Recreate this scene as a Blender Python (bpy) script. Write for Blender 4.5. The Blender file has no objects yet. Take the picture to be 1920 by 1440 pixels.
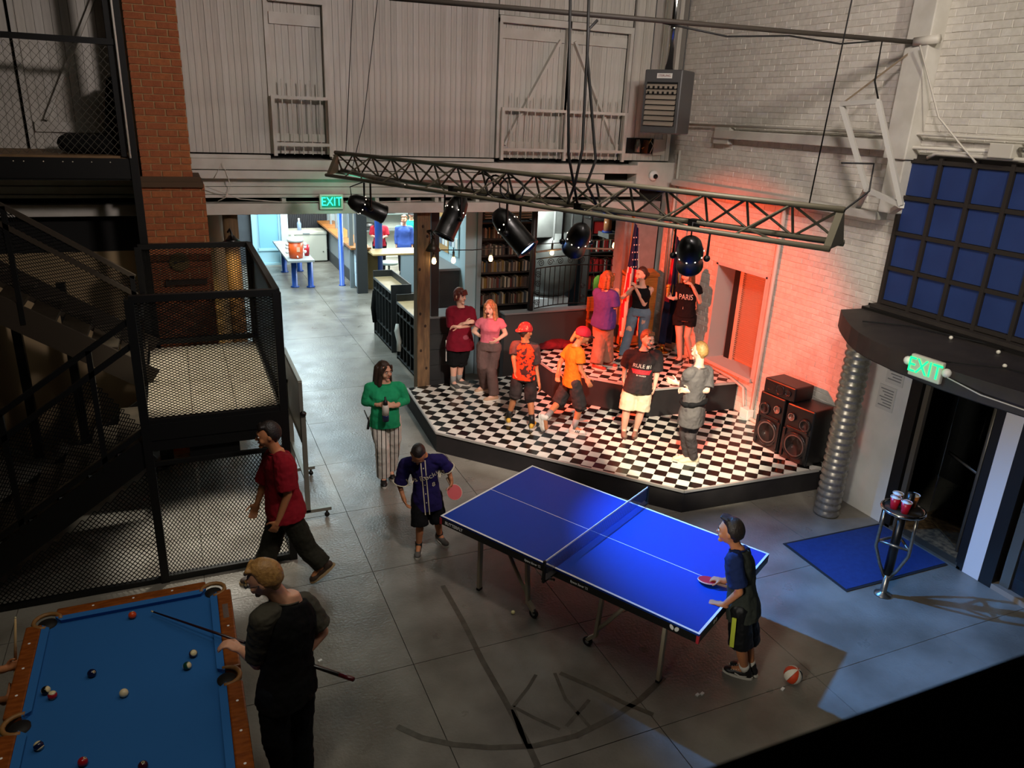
import bpy, bmesh, math, random
from mathutils import Vector, Matrix, noise
from mathutils.bvhtree import BVHTree
V = Vector
random.seed(7)
sc = bpy.context.scene
col = sc.collection

# ------------------------------------------------------------------ camera
cd = bpy.data.cameras.new('camera'); cam = bpy.data.objects.new('camera', cd); col.objects.link(cam)
R3 = Matrix([[0.917212, 0.098205, -0.386107], [-0.396199, 0.326583, -0.85812], [0.041824, 0.940053, 0.338454]])
cam.matrix_world = Matrix.Translation((0, 0, 4.517)) @ R3.to_4x4()
cd.sensor_fit = 'HORIZONTAL'; cd.sensor_width = 36.0; cd.lens = 36.0 * 1415.3 / 1920.0
cd.clip_start = 0.02; cd.clip_end = 80
cd.dof.use_dof = True; cd.dof.focus_distance = 9.0; cd.dof.aperture_fstop = 7.5
sc.camera = cam
sc.view_settings.view_transform = 'Standard'; sc.view_settings.look = 'None'
sc.view_settings.gamma = 1.0; sc.view_settings.use_curve_mapping = False
sc.view_settings.exposure = 0.0
sc.cycles.use_denoising = True
sc.cycles.max_bounces = 7; sc.cycles.diffuse_bounces = 3; sc.cycles.glossy_bounces = 3
sc.cycles.transmission_bounces = 4; sc.cycles.transparent_max_bounces = 8
sc.cycles.sample_clamp_indirect = 4.0
sc.cycles.caustics_reflective = False; sc.cycles.caustics_refractive = False

# ------------------------------------------------------------------ world and lamps
w = bpy.data.worlds.new('world'); sc.world = w; w.use_nodes = True
w.node_tree.nodes['Background'].inputs[0].default_value = (0.9, 0.75, 0.55, 1)
w.node_tree.nodes['Background'].inputs[1].default_value = 0.02

def aim(o, tgt):
    o.rotation_euler = (V(tgt) - o.location).to_track_quat('-Z', 'Y').to_euler()

def area(name, loc, tgt, sx, sy, power, colr):
    d = bpy.data.lights.new(name, 'AREA'); d.shape = 'RECTANGLE'; d.size = sx; d.size_y = sy
    d.energy = power; d.color = colr
    o = bpy.data.objects.new(name, d); col.objects.link(o); o.location = loc; aim(o, tgt); return o

def spot(name, loc, tgt, deg, power, colr, blend=0.3, rad=0.06):
    d = bpy.data.lights.new(name, 'SPOT'); d.spot_size = math.radians(deg); d.spot_blend = blend
    d.energy = power; d.color = colr; d.shadow_soft_size = rad
    o = bpy.data.objects.new(name, d); col.objects.link(o); o.location = loc; aim(o, tgt); return o

def point(name, loc, power, colr, rad=0.05):
    d = bpy.data.lights.new(name, 'POINT'); d.energy = power; d.color = colr; d.shadow_soft_size = rad
    o = bpy.data.objects.new(name, d); col.objects.link(o); o.location = loc; return o

# lights out of frame: a warm lamp on the right wall, the rest added fill
spot('hall_fill', (3.2, 2.6, 7.0), (4.2, 11.0, 3.9), 112, 930, (1.0, 0.87, 0.82), 0.7, 0.3)  # added general fill for the hall and back wall
spot('house_lamp_wall', (4.6, 1.4, 6.9), (7.7, 5.6, 5.3), 84, 600, (1.0, 0.92, 0.77), 0.8, 0.15)
spot('entry_fill', (-1.5, 1.0, 3.5), (7.6, 5.0, 1.3), 40, 1100, (1.0, 0.93, 0.82), 0.9, 0.5)  # unseen spot added to brighten the entrance wall
area('ceiling_fill', (2.4, 4.2, 7.1), (2.4, 4.2, 0), 5.0, 5.0, 80, (1.0, 0.9, 0.76))  # broad ambient fill added below the ceiling
spot('pool_fill', (-0.7, 2.2, 6.6), (-0.6, 4.7, 0.8), 46, 190, (1.0, 0.87, 0.68), 0.9, 0.4)  # extra fill put in to lift the pool table
# ceiling lamps of corridor, kitchen and the library corner, with added fills among them
area('corridor_lamp', (2.6, 14.2, 2.99), (2.6, 14.2, 0), 0.5, 3.0, 78, (0.72, 0.93, 0.98))
area('corridor_lamp', (2.6, 19.6, 2.99), (2.6, 19.6, 0), 1.2, 4.0, 300, (0.72, 0.92, 1.0))
area('freezer_fill', (3.4, 22.3, 3.1), (3.4, 23.2, 0), 0.8, 0.5, 70, (1.0, 1.0, 0.92))  # added fill that makes the freezer brighter
area('kitchen_lamp', (6.3, 21.4, 2.99), (6.3, 21.4, 0), 2.4, 2.4, 560, (0.9, 1.0, 0.97))
area('counter_lamp', (5.6, 16.8, 2.99), (5.6, 16.8, 0), 1.6, 1.6, 60, (0.95, 1.0, 0.95))
area('notice_board_fill', (4.0, 13.0, 3.1), (4.3, 13.0, 1.5), 0.3, 0.9, 22, (0.85, 0.98, 1.0))  # added to brighten the pale blue notice board wall
area('library_lamp', (6.2, 12.75, 2.95), (6.9, 13.7, 1.4), 0.6, 0.4, 45, (0.9, 0.98, 0.98))
# the five stage lamps on the truss: place along it, what they are aimed at, beam, power, colour (built with the lamps below)
STAGE = [
    (0.10, (7.3, 9.2, 1.1), 62, 2200, (1.0, 0.08, 0.02), 0.6),
    (0.34, (1.3, 7.2, 1.0), 50, 0, (1.0, 0.8, 0.6), 0.5),
    (0.483, (5.45, 3.9, 0.0), 68, 1500, (0.08, 0.36, 1.0), 0.9),
    (0.613, (4.15, 9.6, 0.3), 50, 560, (1.0, 0.83, 0.72), 0.6),
    (0.805, (6.1, 7.75, 0.3), 33, 1400, (1.0, 0.9, 0.68), 0.45),
]
# white spot over the stair landing
spot('landing_lamp', (0.1, 7.7, 6.9), (0.16, 8.55, 1.6), 27, 900, (1.0, 0.94, 0.80), 0.5, 0.10)
spot('under_landing_fill', (0.18, 7.9, 1.42), (0.18, 7.75, 0.0), 88, 150, (1.0, 0.93, 0.80), 0.5, 0.08)  # made-up light without a fixture, brightens the floor under the landing
spot('floor_spot', (0.6, 3.5, 6.6), (1.2, 7.0, 0), 60, 60, (0.85, 1.0, 0.95), 0.8, 0.2)

# ------------------------------------------------------------------ materials
def lin(c):
    c = c.lstrip('#'); r = []
    for i in (0, 2, 4):
        x = int(c[i:i+2], 16) / 255
        r.append(x / 12.92 if x <= 0.04045 else ((x + 0.055) / 1.055) ** 2.4)
    return (*r, 1)

MATS = {}
def mat(name, c, rough=0.6, metal=0.0, c2=None, scale=8.0, bump=0.0, bscale=60.0, emit=0.0, stretch=None, spec=0.5, mix=(0.35, 0.65), alpha=None, sheen=0):
    if name in MATS: return MATS[name]
    m = bpy.data.materials.new(name); m.use_nodes = True
    nt = m.node_tree; b = nt.nodes['Principled BSDF']
    b.inputs['Roughness'].default_value = rough; b.inputs['Metallic'].default_value = metal
    b.inputs['Base Color'].default_value = lin(c); b.inputs['Specular IOR Level'].default_value = spec
    tc = None
    def coords():
        nonlocal tc
        if tc is None:
            t = nt.nodes.new('ShaderNodeTexCoord'); tc = t.outputs['Object']
            if stretch:
                mp = nt.nodes.new('ShaderNodeMapping'); mp.inputs['Scale'].default_value = stretch
                nt.links.new(tc, mp.inputs['Vector']); tc = mp.outputs['Vector']
        return tc
    if c2:
        n = nt.nodes.new('ShaderNodeTexNoise'); n.inputs['Scale'].default_value = scale; n.inputs['Detail'].default_value = 5
        nt.links.new(coords(), n.inputs['Vector'])
        r = nt.nodes.new('ShaderNodeValToRGB'); r.color_ramp.elements[0].position = mix[0]; r.color_ramp.elements[1].position = mix[1]
        r.color_ramp.elements[0].color = lin(c); r.color_ramp.elements[1].color = lin(c2)
        nt.links.new(n.outputs['Fac'], r.inputs['Fac']); nt.links.new(r.outputs['Color'], b.inputs['Base Color'])
    if bump:
        n = nt.nodes.new('ShaderNodeTexNoise'); n.inputs['Scale'].default_value = bscale; n.inputs['Detail'].default_value = 4
        nt.links.new(coords(), n.inputs['Vector'])
        bp = nt.nodes.new('ShaderNodeBump'); bp.inputs['Strength'].default_value = bump; bp.inputs['Distance'].default_value = 0.02
        nt.links.new(n.outputs['Fac'], bp.inputs['Height']); nt.links.new(bp.outputs['Normal'], b.inputs['Normal'])
    if emit:
        b.inputs['Emission Color'].default_value = lin(c); b.inputs['Emission Strength'].default_value = emit
    MATS[name] = m
    return m

def wood(name, c, c2, rough=0.45, stretch=(2, 2, 14)):
    return mat(name, c, rough, c2=c2, scale=3.5, bump=0.12, bscale=6, stretch=stretch)

def cloth(name, c, c2=None, rough=0.9, bump=0.35, bscale=14):
    return mat(name, c, rough, c2=c2, scale=9, bump=bump, bscale=bscale, spec=0.2)

def skin(name, c):
    m = mat(name, c, 0.5, c2=None, bump=0.03, bscale=90, spec=0.35)
    b = m.node_tree.nodes['Principled BSDF']
    b.inputs['Subsurface Weight'].default_value = 0.12; b.inputs['Subsurface Radius'].default_value = (0.02, 0.008, 0.004)
    return m

BLACK = mat('black_metal', '#1b1b19', 0.5, 0.2)
STEEL = mat('galvanised_steel', '#9a968c', 0.32, 0.9, c2='#7f7c74', scale=20)
CHROME = mat('chrome', '#c8c8c8', 0.15, 1.0)
WHITEPL = mat('white_plastic', '#e8e6df', 0.4)

# ------------------------------------------------------------------ mesh helpers
class MB:
    def __init__(self): self.v = []; self.f = []; self.m = []
    def add(self, vs, fs, mi=0):
        o = len(self.v); self.v += [tuple(p) for p in vs]
        for f in fs: self.f.append(tuple(o + i for i in f)); self.m.append(mi)
        return self
    def box(self, lo, hi, mi=0):
        x0, y0, z0 = lo; x1, y1, z1 = hi
        return self.add([(x0,y0,z0),(x1,y0,z0),(x1,y1,z0),(x0,y1,z0),(x0,y0,z1),(x1,y0,z1),(x1,y1,z1),(x0,y1,z1)],
                 [(0,3,2,1),(4,5,6,7),(0,1,5,4),(1,2,6,5),(2,3,7,6),(3,0,4,7)], mi)
    def obox(self, c, ax, ay, az, mi=0):            # centre and three half vectors
        c = V(c); ax = V(ax); ay = V(ay); az = V(az)
        s = [(-1,-1,-1),(1,-1,-1),(1,1,-1),(-1,1,-1),(-1,-1,1),(1,-1,1),(1,1,1),(-1,1,1)]
        return self.add([c + ax*a + ay*b + az*d for a, b, d in s], [(0,3,2,1),(4,5,6,7),(0,1,5,4),(1,2,6,5),(2,3,7,6),(3,0,4,7)], mi)
    def bar(self, p, q, w, h, up=(0,0,1), mi=0):    # rectangular bar from p to q
        p = V(p); q = V(q); d = (q - p).normalized(); s = d.cross(V(up))
        if s.length < 1e-4: s = d.cross(V((1,0,0)))
        s.normalize(); u = s.cross(d)
        return self.obox((p+q)/2, (q-p)/2, s*w/2, u*h/2, mi)
    def prism(self, poly, z0, z1, mi=0):
        n = len(poly)
        vs = [(x,y,z0) for x,y in poly] + [(x,y,z1) for x,y in poly]
        fs = [tuple(range(n-1,-1,-1)), tuple(range(n,2*n))] + [(i,(i+1)%n,n+(i+1)%n,n+i) for i in range(n)]
        return self.add(vs, fs, mi)
    def rings(self, R, closed=True, mi=0, cap=True):
        n = len(R[0]); vs = [p for r in R for p in r]; fs = []
        for k in range(len(R)-1):
            for i in range(n if closed else n-1):
                j = (i+1) % n
                fs.append((k*n+i, k*n+j, (k+1)*n+j, (k+1)*n+i))
        if cap and closed:
            fs.append(tuple(range(n-1,-1,-1))); fs.append(tuple((len(R)-1)*n+i for i in range(n)))
        return self.add(vs, fs, mi)
    def path(self, pts, r, n=8, mi=0, cap=True):
        pts = [V(p) for p in pts]
        rs = r if isinstance(r, (list, tuple)) else [r]*len(pts)
        R = []; ref = None
        for i, p in enumerate(pts):
            d = (pts[min(i+1,len(pts)-1)] - pts[max(i-1,0)]).normalized()
            if ref is None:
                ref = d.cross(V((0,0,1)))
                if ref.length < 0.1: ref = d.cross(V((1,0,0)))
            s = (ref - d*ref.dot(d)).normalized(); ref = s; u = d.cross(s)
            R.append([p + (s*math.cos(2*math.pi*k/n) + u*math.sin(2*math.pi*k/n))*rs[i] for k in range(n)])
        return self.rings(R, True, mi, cap)
    def tube(self, p, q, r0, r1=None, n=10, mi=0):
        return self.path([p, q], [r0, r0 if r1 is None else r1], n, mi)
    def lathe(self, c, prof, n=16, axis=(0,0,1), mi=0):   # prof: (radius, height)
        c = V(c); a = V(axis).normalized(); s = a.orthogonal().normalized(); u = a.cross(s)
        return self.rings([[c + a*h + (s*math.cos(2*math.pi*k/n) + u*math.sin(2*math.pi*k/n))*max(r,1e-4) for k in range(n)] for r, h in prof], True, mi)
    def ell(self, c, ax, ay, az, n=12, m=8, mi=0):
        c = V(c); ax = V(ax); ay = V(ay); az = V(az); R = []
        for j in range(1, m):
            t = math.pi*j/m
            R.append([c + az*math.cos(t) + (ax*math.cos(2*math.pi*k/n) + ay*math.sin(2*math.pi*k/n))*math.sin(t) for k in range(n)])
        o = len(self.v); self.rings(R, True, mi, cap=False)
        top = len(self.v); self.v += [tuple(c+az), tuple(c-az)]
        for k in range(n):
            self.f.append((top, o+(k+1)%n, o+k)); self.m.append(mi)
            b = o+(m-2)*n
            self.f.append((top+1, b+k, b+(k+1)%n)); self.m.append(mi)
        return self
    def sph(self, c, r, n=12, m=8, mi=0): return self.ell(c, (r,0,0), (0,r,0), (0,0,r), n, m, mi)
    def cap(self, p, q, r0, r1, n=10, mi=0):         # rounded cone, closed
        p = V(p); q = V(q); d = q - p
        if d.length < 1e-5: return self.sph(p, r0, n, 8, mi)
        d.normalize(); s = d.orthogonal().normalized(); u = d.cross(s); R = []
        for t in (80, 50, 22): a = math.radians(t); R.append((p - d*r0*math.sin(a), r0*math.cos(a)))
        R.append((p, r0)); R.append((q, r1))
        for t in (22, 50, 80): a = math.radians(t); R.append((q + d*r1*math.sin(a), r1*math.cos(a)))
        return self.rings([[c + (s*math.cos(2*math.pi*k/n)+u*math.sin(2*math.pi*k/n))*r for k in range(n)] for c, r in R], True, mi)
    def mesh(self, name, mats, smooth=False):
        me = bpy.data.meshes.new(name); me.from_pydata(self.v, [], self.f)
        for m in (mats if isinstance(mats, (list, tuple)) else [mats]): me.materials.append(m)
        if any(self.m): me.polygons.foreach_set('material_index', self.m)
        me.polygons.foreach_set('use_smooth', [smooth]*len(self.f))
        bm = bmesh.new(); bm.from_mesh(me); bmesh.ops.recalc_face_normals(bm, faces=bm.faces); bm.to_mesh(me); bm.free()
        me.update(); return me
    def obj(self, name, mats, parent=None, smooth=False, bevel=0.0, **props):
        return link(name, self.mesh(name, mats, smooth), parent, bevel, **props)

def link(name, me, parent=None, bevel=0.0, **props):
    o = bpy.data.objects.new(name, me); col.objects.link(o)
    if parent is not None:
        o.parent = parent; o.matrix_parent_inverse = Matrix.Translation(-V(WLOC.get(parent.name, (0,0,0))))
        WLOC[o.name] = WLOC.get(parent.name, (0,0,0)) if False else (0,0,0)
    if bevel:
        b = o.modifiers.new('bevel', 'BEVEL'); b.width = bevel; b.segments = 2; b.limit_method = 'ANGLE'
    for k, v in props.items(): o[k] = v
    return o
WLOC = {}

def thing(name, label, cat, loc=(0,0,0), group=None):
    o = bpy.data.objects.new(name, None); col.objects.link(o); o.location = loc; o.empty_display_size = 0.1
    WLOC[o.name] = tuple(loc); o['label'] = label; o['category'] = cat
    if group: o['group'] = group
    return o
def L(o, label, cat, group=None):
    o['label'] = label; o['category'] = cat
    if group: o['group'] = group
    return o
def S(o): o['kind'] = 'structure'; return o
def STUFF(o): o['kind'] = 'stuff'; return o

def copy_tree(root, loc, label=None, rotz=0.0):
    r = root.copy(); col.objects.link(r); r.location = loc; r.rotation_euler = (0, 0, rotz)
    if label: r['label'] = label
    for ch in root.children:
        c = ch.copy(); col.objects.link(c); c.parent = r
        for g in ch.children:
            d = g.copy(); col.objects.link(d); d.parent = c
    return r

def sweep_text(txt, size, name='lettering'):
    c = bpy.data.curves.new(name, 'FONT'); c.body = txt; c.size = size; c.align_x = 'CENTER'; c.align_y = 'CENTER'; c.resolution_u = 3
    o = bpy.data.objects.new(name, c); TMP.collection.objects.link(o)
    TMP.view_layers[0].update()
    me = bpy.data.meshes.new_from_object(o.evaluated_get(TMP.view_layers[0].depsgraph))
    bpy.data.objects.remove(o); return me
TMP = bpy.data.scenes.new('workbench')
def text_on(txt, size, origin, right, up, matl, parent, sx=1.0, bend=None, name='lettering', bold=0.0, thick=0.003):
    me = sweep_text(txt, size); r = V(right).normalized(); u = V(up).normalized(); n = r.cross(u)
    for v in me.vertices:
        p = V(origin) + r*v.co.x*sx + u*v.co.y
        v.co = bend(v.co.x*sx, v.co.y, p, n) if bend else p
    me.materials.clear(); me.materials.append(matl)
    o = link(name, me, parent)
    s = o.modifiers.new('thick', 'SOLIDIFY'); s.thickness = thick; s.offset = 1.0
    return o

def diamond_mesh(name, o, du, dv, nu, nv, wire, matl, parent, clip=None):
    """Expanded metal: zigzag strands in the plane o + u*du + v*dv (du, dv are one cell), as flat ribbons."""
    o = V(o); du = V(du); dv = V(dv); n = du.cross(dv).normalized(); mb = MB()
    for i in range(nu + 1):
        for s in (0.5, -0.5):
            for j in range(nv):
                a0 = o + du*(i + (0 if j % 2 == 0 else s)) + dv*(j*0.5)
                a1 = o + du*(i + (s if j % 2 == 0 else 0)) + dv*((j+1)*0.5)
                fa = (a0-o).dot(du)/du.length_squared; fb = (a1-o).dot(du)/du.length_squared
                if min(fa, fb) < -1e-4 or max(fa, fb) > nu + 1e-4: continue
                if clip and not (clip(a0) and clip(a1)): continue
                d = (a1 - a0).normalized(); t = d.cross(n)*wire/2
                mb.add([a0-t, a0+t, a1+t, a1-t], [(0,1,2,3)])
    me = mb.mesh(name, matl)
    ob = link(name, me, parent); ob['kind'] = 'stuff'; return ob

# ------------------------------------------------------------------ floor of concrete slabs
CONC = mat('polished_concrete', '#69645b', 0.3, c2='#8b877e', scale=1.6, bump=0.22, bscale=38, spec=0.5)
b_ = CONC.node_tree.nodes['Principled BSDF']
n_ = CONC.node_tree.nodes.new('ShaderNodeTexNoise'); n_.inputs['Scale'].default_value = 3.0; n_.inputs['Detail'].default_value = 6
r_ = CONC.node_tree.nodes.new('ShaderNodeMapRange'); r_.inputs['To Min'].default_value = 0.16; r_.inputs['To Max'].default_value = 0.5
tc_ = [n for n in CONC.node_tree.nodes if n.type == 'TEX_COORD'][0]
CONC.node_tree.links.new(tc_.outputs['Object'], n_.inputs['Vector'])
CONC.node_tree.links.new(n_.outputs['Fac'], r_.inputs['Value']); CONC.node_tree.links.new(r_.outputs['Result'], b_.inputs['Roughness'])
JOINT = mat('joint_dirt', '#3d3932', 0.9)
floor = S(MB().box((-4.7, -1.0, -0.12), (12.0, 24.5, -0.012)).obj('floor', JOINT))
fx = [-4.7, -3.3, -1.7, -0.1, 1.5, 3.11, 4.72, 6.33, 7.95, 9.9, 12.0]
fy = [-1.0, 1.0, 2.4, 3.77, 5.14, 6.62, 7.93, 9.26, 10.7, 12.1, 13.65, 15.2, 16.7, 18.2, 19.8, 21.4, 23.0, 24.5]
for i in range(len(fx)-1):
    for j in range(len(fy)-1):
        g = 0.0032; z = random.uniform(-0.0015, 0.0)
        MB().box((fx[i]+g, fy[j]+g, -0.013), (fx[i+1]-g, fy[j+1]-g, z)).obj('slab', CONC, floor)
# worn dark marks in the concrete (old tape lines and an arc)
MARK = mat('worn_mark', '#4b463c', 0.45, c2='#5c574c', scale=12)
def strip(name, pts, w):
    mb = MB(); pts = [V((p[0], p[1], 0.0012)) for p in pts]; R = []
    for i, p in enumerate(pts):
        d = (pts[min(i+1, len(pts)-1)] - pts[max(i-1, 0)]).normalized(); s = V((-d.y, d.x, 0))*w/2
        R.append((p - s, p + s))
    for a, b in zip(R[:-1], R[1:]): mb.add([a[0], b[0], b[1], a[1]], [(0,1,2,3)])
    return mb.obj(name, MARK, floor)
strip('floor_mark', [(1.184, 4.511, 0.0), (1.325, 4.338, 0.0), (1.53, 4.187, 0.0), (1.783, 4.057, 0.0), (2.091, 3.955, 0.0), (2.442, 3.927, 0.0), (2.813, 3.99, 0.0), (3.12, 4.079, 0.0), (3.46, 4.232, 0.0)], 0.05)
strip('floor_mark', [(2.641, 4.595, 0.0), (2.819, 4.35, 0.0), (2.977, 4.095, 0.0), (3.132, 3.899, 0.0)], 0.045)
strip('floor_mark', [(2.098, 6.145, 0.0), (2.097, 5.542, 0.0), (2.072, 4.965, 0.0), (2.073, 4.488, 0.0), (2.064, 4.043, 0.0), (2.042, 3.757, 0.0)], 0.05)
strip('floor_mark', [(2.586, 3.975, 0.0), (2.546, 4.31, 0.0), (2.598, 4.611, 0.0)], 0.03)
strip('floor_mark', [(2.417, 4.04, 0.0), (2.726, 4.228, 0.0)], 0.03)
strip('floor_mark', [(2.355, 4.029, 0.0), (2.213, 4.219, 0.0), (2.108, 4.381, 0.0)], 0.03)
strip('floor_mark', [(2.108, 4.381, 0.0), (2.308, 4.53, 0.0), (2.439, 4.65, 0.0)], 0.03)
strip('floor_mark', [(2.096, 4.354, 0.0), (2.043, 3.996, 0.0)], 0.04)

# ------------------------------------------------------------------ back wall of white planks above the opening
WPLANK = [mat('white_plank_%d' % i, c, 0.65, c2=d, scale=5, bump=0.06, bscale=30, stretch=(3, 3, 0.5))
          for i, (c, d) in enumerate((('#b9b4aa', '#c9c4ba'), ('#b0aba2', '#c3beb4'), ('#bfbab1', '#cdc9c0')))]
WTRIM = mat('white_trim_paint', '#bdb8ae', 0.6, c2='#cbc7be', scale=4, bump=0.08, bscale=18)
GAP = mat('dark_gap', '#14120f', 0.9)
wall_back = S(MB().box((-4.7, 11.14, 3.84), (7.72, 11.3, 7.4)).obj('wall_back', GAP))
PB = {}
def plank(x0, x1, z0, z1, y=11.0, parent=None, th=0.05):
    k = (round(x1-x0, 3), round(z1-z0, 3), th)
    i = random.randrange(3)
    if (k, i) not in PB: PB[(k, i)] = MB().box((0.002, 0, 0), (k[0]-0.002, th, k[1])).mesh('plank', WPLANK[i])
    o = link('plank', PB[(k, i)], parent or wall_back)
    o.location = (x0, y + random.uniform(-0.004, 0.004), z0)
    return o
holes = [(-1.5, -0.45), (1.28, 2.03), (4.5, 6.72)]     # plank doors
x = -4.7
pw = 0.0785
while x < 7.6:
    if not any(a - 0.03 < x + pw/2 < b + 0.03 for a, b in holes): plank(x, x + pw, 3.86, 7.2)
    x += pw
for a, b in holes:
    x = a
    while x < b - 0.01: plank(x, min(x+pw, b), (5.82 if a > -1 else 6.7), 7.2); x += pw
# the three plank doors in that wall
def plank_door(n, x0, x1, ztop, braces, rails, recess=0.07):
    d = S(MB().box((x0, 11.1, 3.86), (x1, 11.16, ztop)).obj('door_%d' % n, GAP))
    k = max(3, round((x1-x0)/0.088)); s = (x1-x0)/k
    for i in range(k): plank(x0 + i*s, x0 + (i+1)*s, 3.86, ztop, 11.0 + recess, d, 0.03)
    for r0, r1 in rails: MB().box((x0+0.02, 11.0+recess-0.035, r0), (x1-0.02, 11.0+recess+0.005, r1)).obj('cross_rail', WTRIM, d)
    for (xa, za), (xb, zb) in braces:
        MB().bar((xa, 11.0+recess-0.02, za), (xb, 11.0+recess-0.02, zb), 0.04, 0.13, (0, 1, 0)).obj('brace', WTRIM, d)
    for a, b in ((x0-0.05, x0), (x1, x1+0.05)):
        MB().box((a, 10.965, 3.86), (b, 11.05, ztop+0.06)).obj('door_trim', WTRIM, d)
    MB().box((x0-0.05, 10.96, ztop), (x1+0.05, 11.05, ztop+0.09)).obj('door_trim', WTRIM, d)
    return d
plank_door(1, 1.31, 2.0, 5.72, [], [(5.46, 5.60), (4.02, 4.12)])
plank_door(2, 4.55, 5.60, 5.72, [((4.65, 4.05), (5.5, 5.55))], [(5.52, 5.66), (3.98, 4.1)])
plank_door(3, 5.64, 6.68, 5.72, [((6.6, 4.05), (5.74, 5.55))], [(5.52, 5.66), (3.98, 4.1)])
plank_door(4, -1.47, -0.47, 6.6, [((-1.32, 4.2), (-0.55, 5.75))], [(4.06, 4.18)])
# mouldings and beams under the planks
def beam(n, x0, x1, y0, y1, z0, z1, m=None): return S(MB().box((x0, y0, z0), (x1, y1, z1)).obj('trim_%d' % n, m or WTRIM, bevel=0.006))
beam(1, 2.05, 4.46, 10.93, 11.1, 3.80, 3.845); beam(2, -0.4, 1.24, 10.95, 11.1, 3.79, 3.84)
beam(3, -4.7, 7.0, 10.90, 11.2, 3.655, 3.79); beam(4, -4.7, 6.35, 10.86, 11.2, 3.54, 3.645)
beam(5, -4.7, 7.1, 10.99, 11.2, 3.43, 3.53); beam(6, -4.7, 7.1, 10.97, 11.2, 3.33, 3.425); beam(7, -4.7, 7.1, 10.95, 11.2, 3.285, 3.325)
beam(8, -4.7, 7.15, 10.88, 11.25, 3.07, 3.215)
for i, xx in enumerate((-0.2, 1.35, 2.65, 3.02, 3.12, 3.55, 3.65, 4.2, 5.0, 5.8, 6.5)): beam(20+i, xx, xx+0.06, 10.98, 11.2, 3.21, 3.29)
beam(9, 6.98, 7.72, 10.92, 11.2, 3.42, 3.84)
S(MB().box((-4.7, 11.21, 3.1), (7.72, 11.3, 3.86)).obj('trim_10', GAP))
# broken box opening and camera near the right corner
o = thing('junction_box_hole', 'broken open wall cavity with loose wires below the grey heater', 'wall cavity', (7.0, 10.95, 4.0))
mb = MB(); mb.box((6.78, 10.985, 3.97), (7.28, 10.999, 4.21)); mb.obj('cavity', mat('cavity_black', '#050505', 0.9), o)
MB().lathe((6.98, 10.975, 3.99), [(0.05, 0), (0.055, 0.1), (0.04, 0.16), (0.03, 0.2)], 10).obj('valve', STEEL, o, True)
MB().tube((7.12, 10.97, 3.98), (7.14, 10.97, 4.18), 0.05).obj('pipe', mat('rusty_pipe', '#5a3418', 0.8), o, True)
MB().path([(7.05, 10.95, 4.05), (7.15, 10.94, 4.1), (7.22, 10.95, 4.2)], 0.008, 6).obj('yellow_wire', mat('yellow_wire', '#b98a3a', 0.5), o, True)
MB().path([(7.2, 10.95, 4.18), (7.26, 10.94, 4.1), (7.22, 10.95, 3.98)], 0.006, 6).obj('white_wire', WHITEPL, o, True)
MB().box((7.28, 10.96, 3.95), (7.5, 10.995, 4.2)).obj('loose_panel', WTRIM, o)
o = thing('dome_camera', 'small round white security camera on the ledge below the wall cavity', 'camera', (7.3, 10.9, 3.62))
MB().lathe((7.3, 10.92, 3.63), [(0.0, 0), (0.085, 0), (0.085, -0.03), (0.06, -0.05)], 18, (0, 1, 0)).obj('mount', WHITEPL, o, True)
MB().sph((7.31, 10.855, 3.62), 0.04).obj('lens', mat('lens_black', '#060606', 0.1), o, True)

# white bars across the plank doors (welded guard rails)
def guard(x0, x1, zl, zh, label):
    g = thing('guard_rail', label, 'guard rail', ((x0+x1)/2, 10.9, 3.85))
    for z in (zl, zh): MB().box((x0, 10.87, z-0.02), (x1, 10.91, z+0.02)).obj('rail', WTRIM, g)
    posts = [x0, x1] if x1-x0 < 1.2 else [x0, (x0+x1)/2, x1]
    for p in posts: MB().box((p-0.022, 10.865, 3.84), (p+0.022, 10.915, zh+0.02)).obj('post', WTRIM, g)
    n = max(5, round((x1-x0)/0.128)) ; me = MB().tube((0, 0, 3.86), (0, 0, zh+0.22), 0.008, n=6).mesh('bar', WTRIM)
    for i in range(1, n):
        o = link('bar', me, g); o.location = V((x0 + (x1-x0)*i/n, 10.89, 0)); o.matrix_parent_inverse = Matrix.Translation(-V(WLOC[g.name]))
guard(1.3, 2.03, 3.99, 4.58, 'narrow white guard rail of thin bars across the single plank door')
guard(4.56, 6.66, 3.99, 4.56, 'wide white guard rail of thin bars across the double plank doors with braces')

# ------------------------------------------------------------------ right wall of painted brick
WBR = [mat('white_brick_%d' % i, c, 0.75, c2=d, scale=14, bump=0.25, bscale=40) for i, (c, d) in enumerate((('#cbc5ba', '#d6d0c6'), ('#c4beb4', '#d2ccc2'), ('#d0cac0', '#d9d4ca')))]
WMORT = mat('painted_mortar', '#c2bbb0', 0.85, bump=0.3, bscale=30)
mb = MB()
mb.box((7.72, 9.48, 0), (7.95, 11.2, 7.2)); mb.box((7.72, 6.4, 0), (7.95, 8.38, 7.2))
mb.box((7.72, 8.38, 2.42), (7.95, 9.48, 7.2)); mb.box((7.72, 8.38, 0), (7.95, 9.48, 0.88)); mb.box((7.72, 1.5, 4.25), (7.95, 6.4, 7.2))
wall_right = S(mb.obj('wall_right', WMORT))
BRK = []
rb = random.Random(3)
for k in range(88):
    z0 = 0.3 + k*0.0765
    y = 1.6 - (0.11 if k % 2 else 0)
    while y < 11.0:
        y0, y1 = y + 0.0025, y + 0.2175; y += 0.22
        y1 = min(y1, 11.0)
        zc, yc = z0 + 0.035, (y0+y1)/2
        if yc < 6.42 and zc < 4.27: continue
        if 8.3 < yc < 9.56 and 0.84 < zc < 2.47: continue
        if y1 - y0 < 0.05: continue
        BRK.append((y0, y1, z0 + 0.0025, z0 + 0.074))
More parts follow.
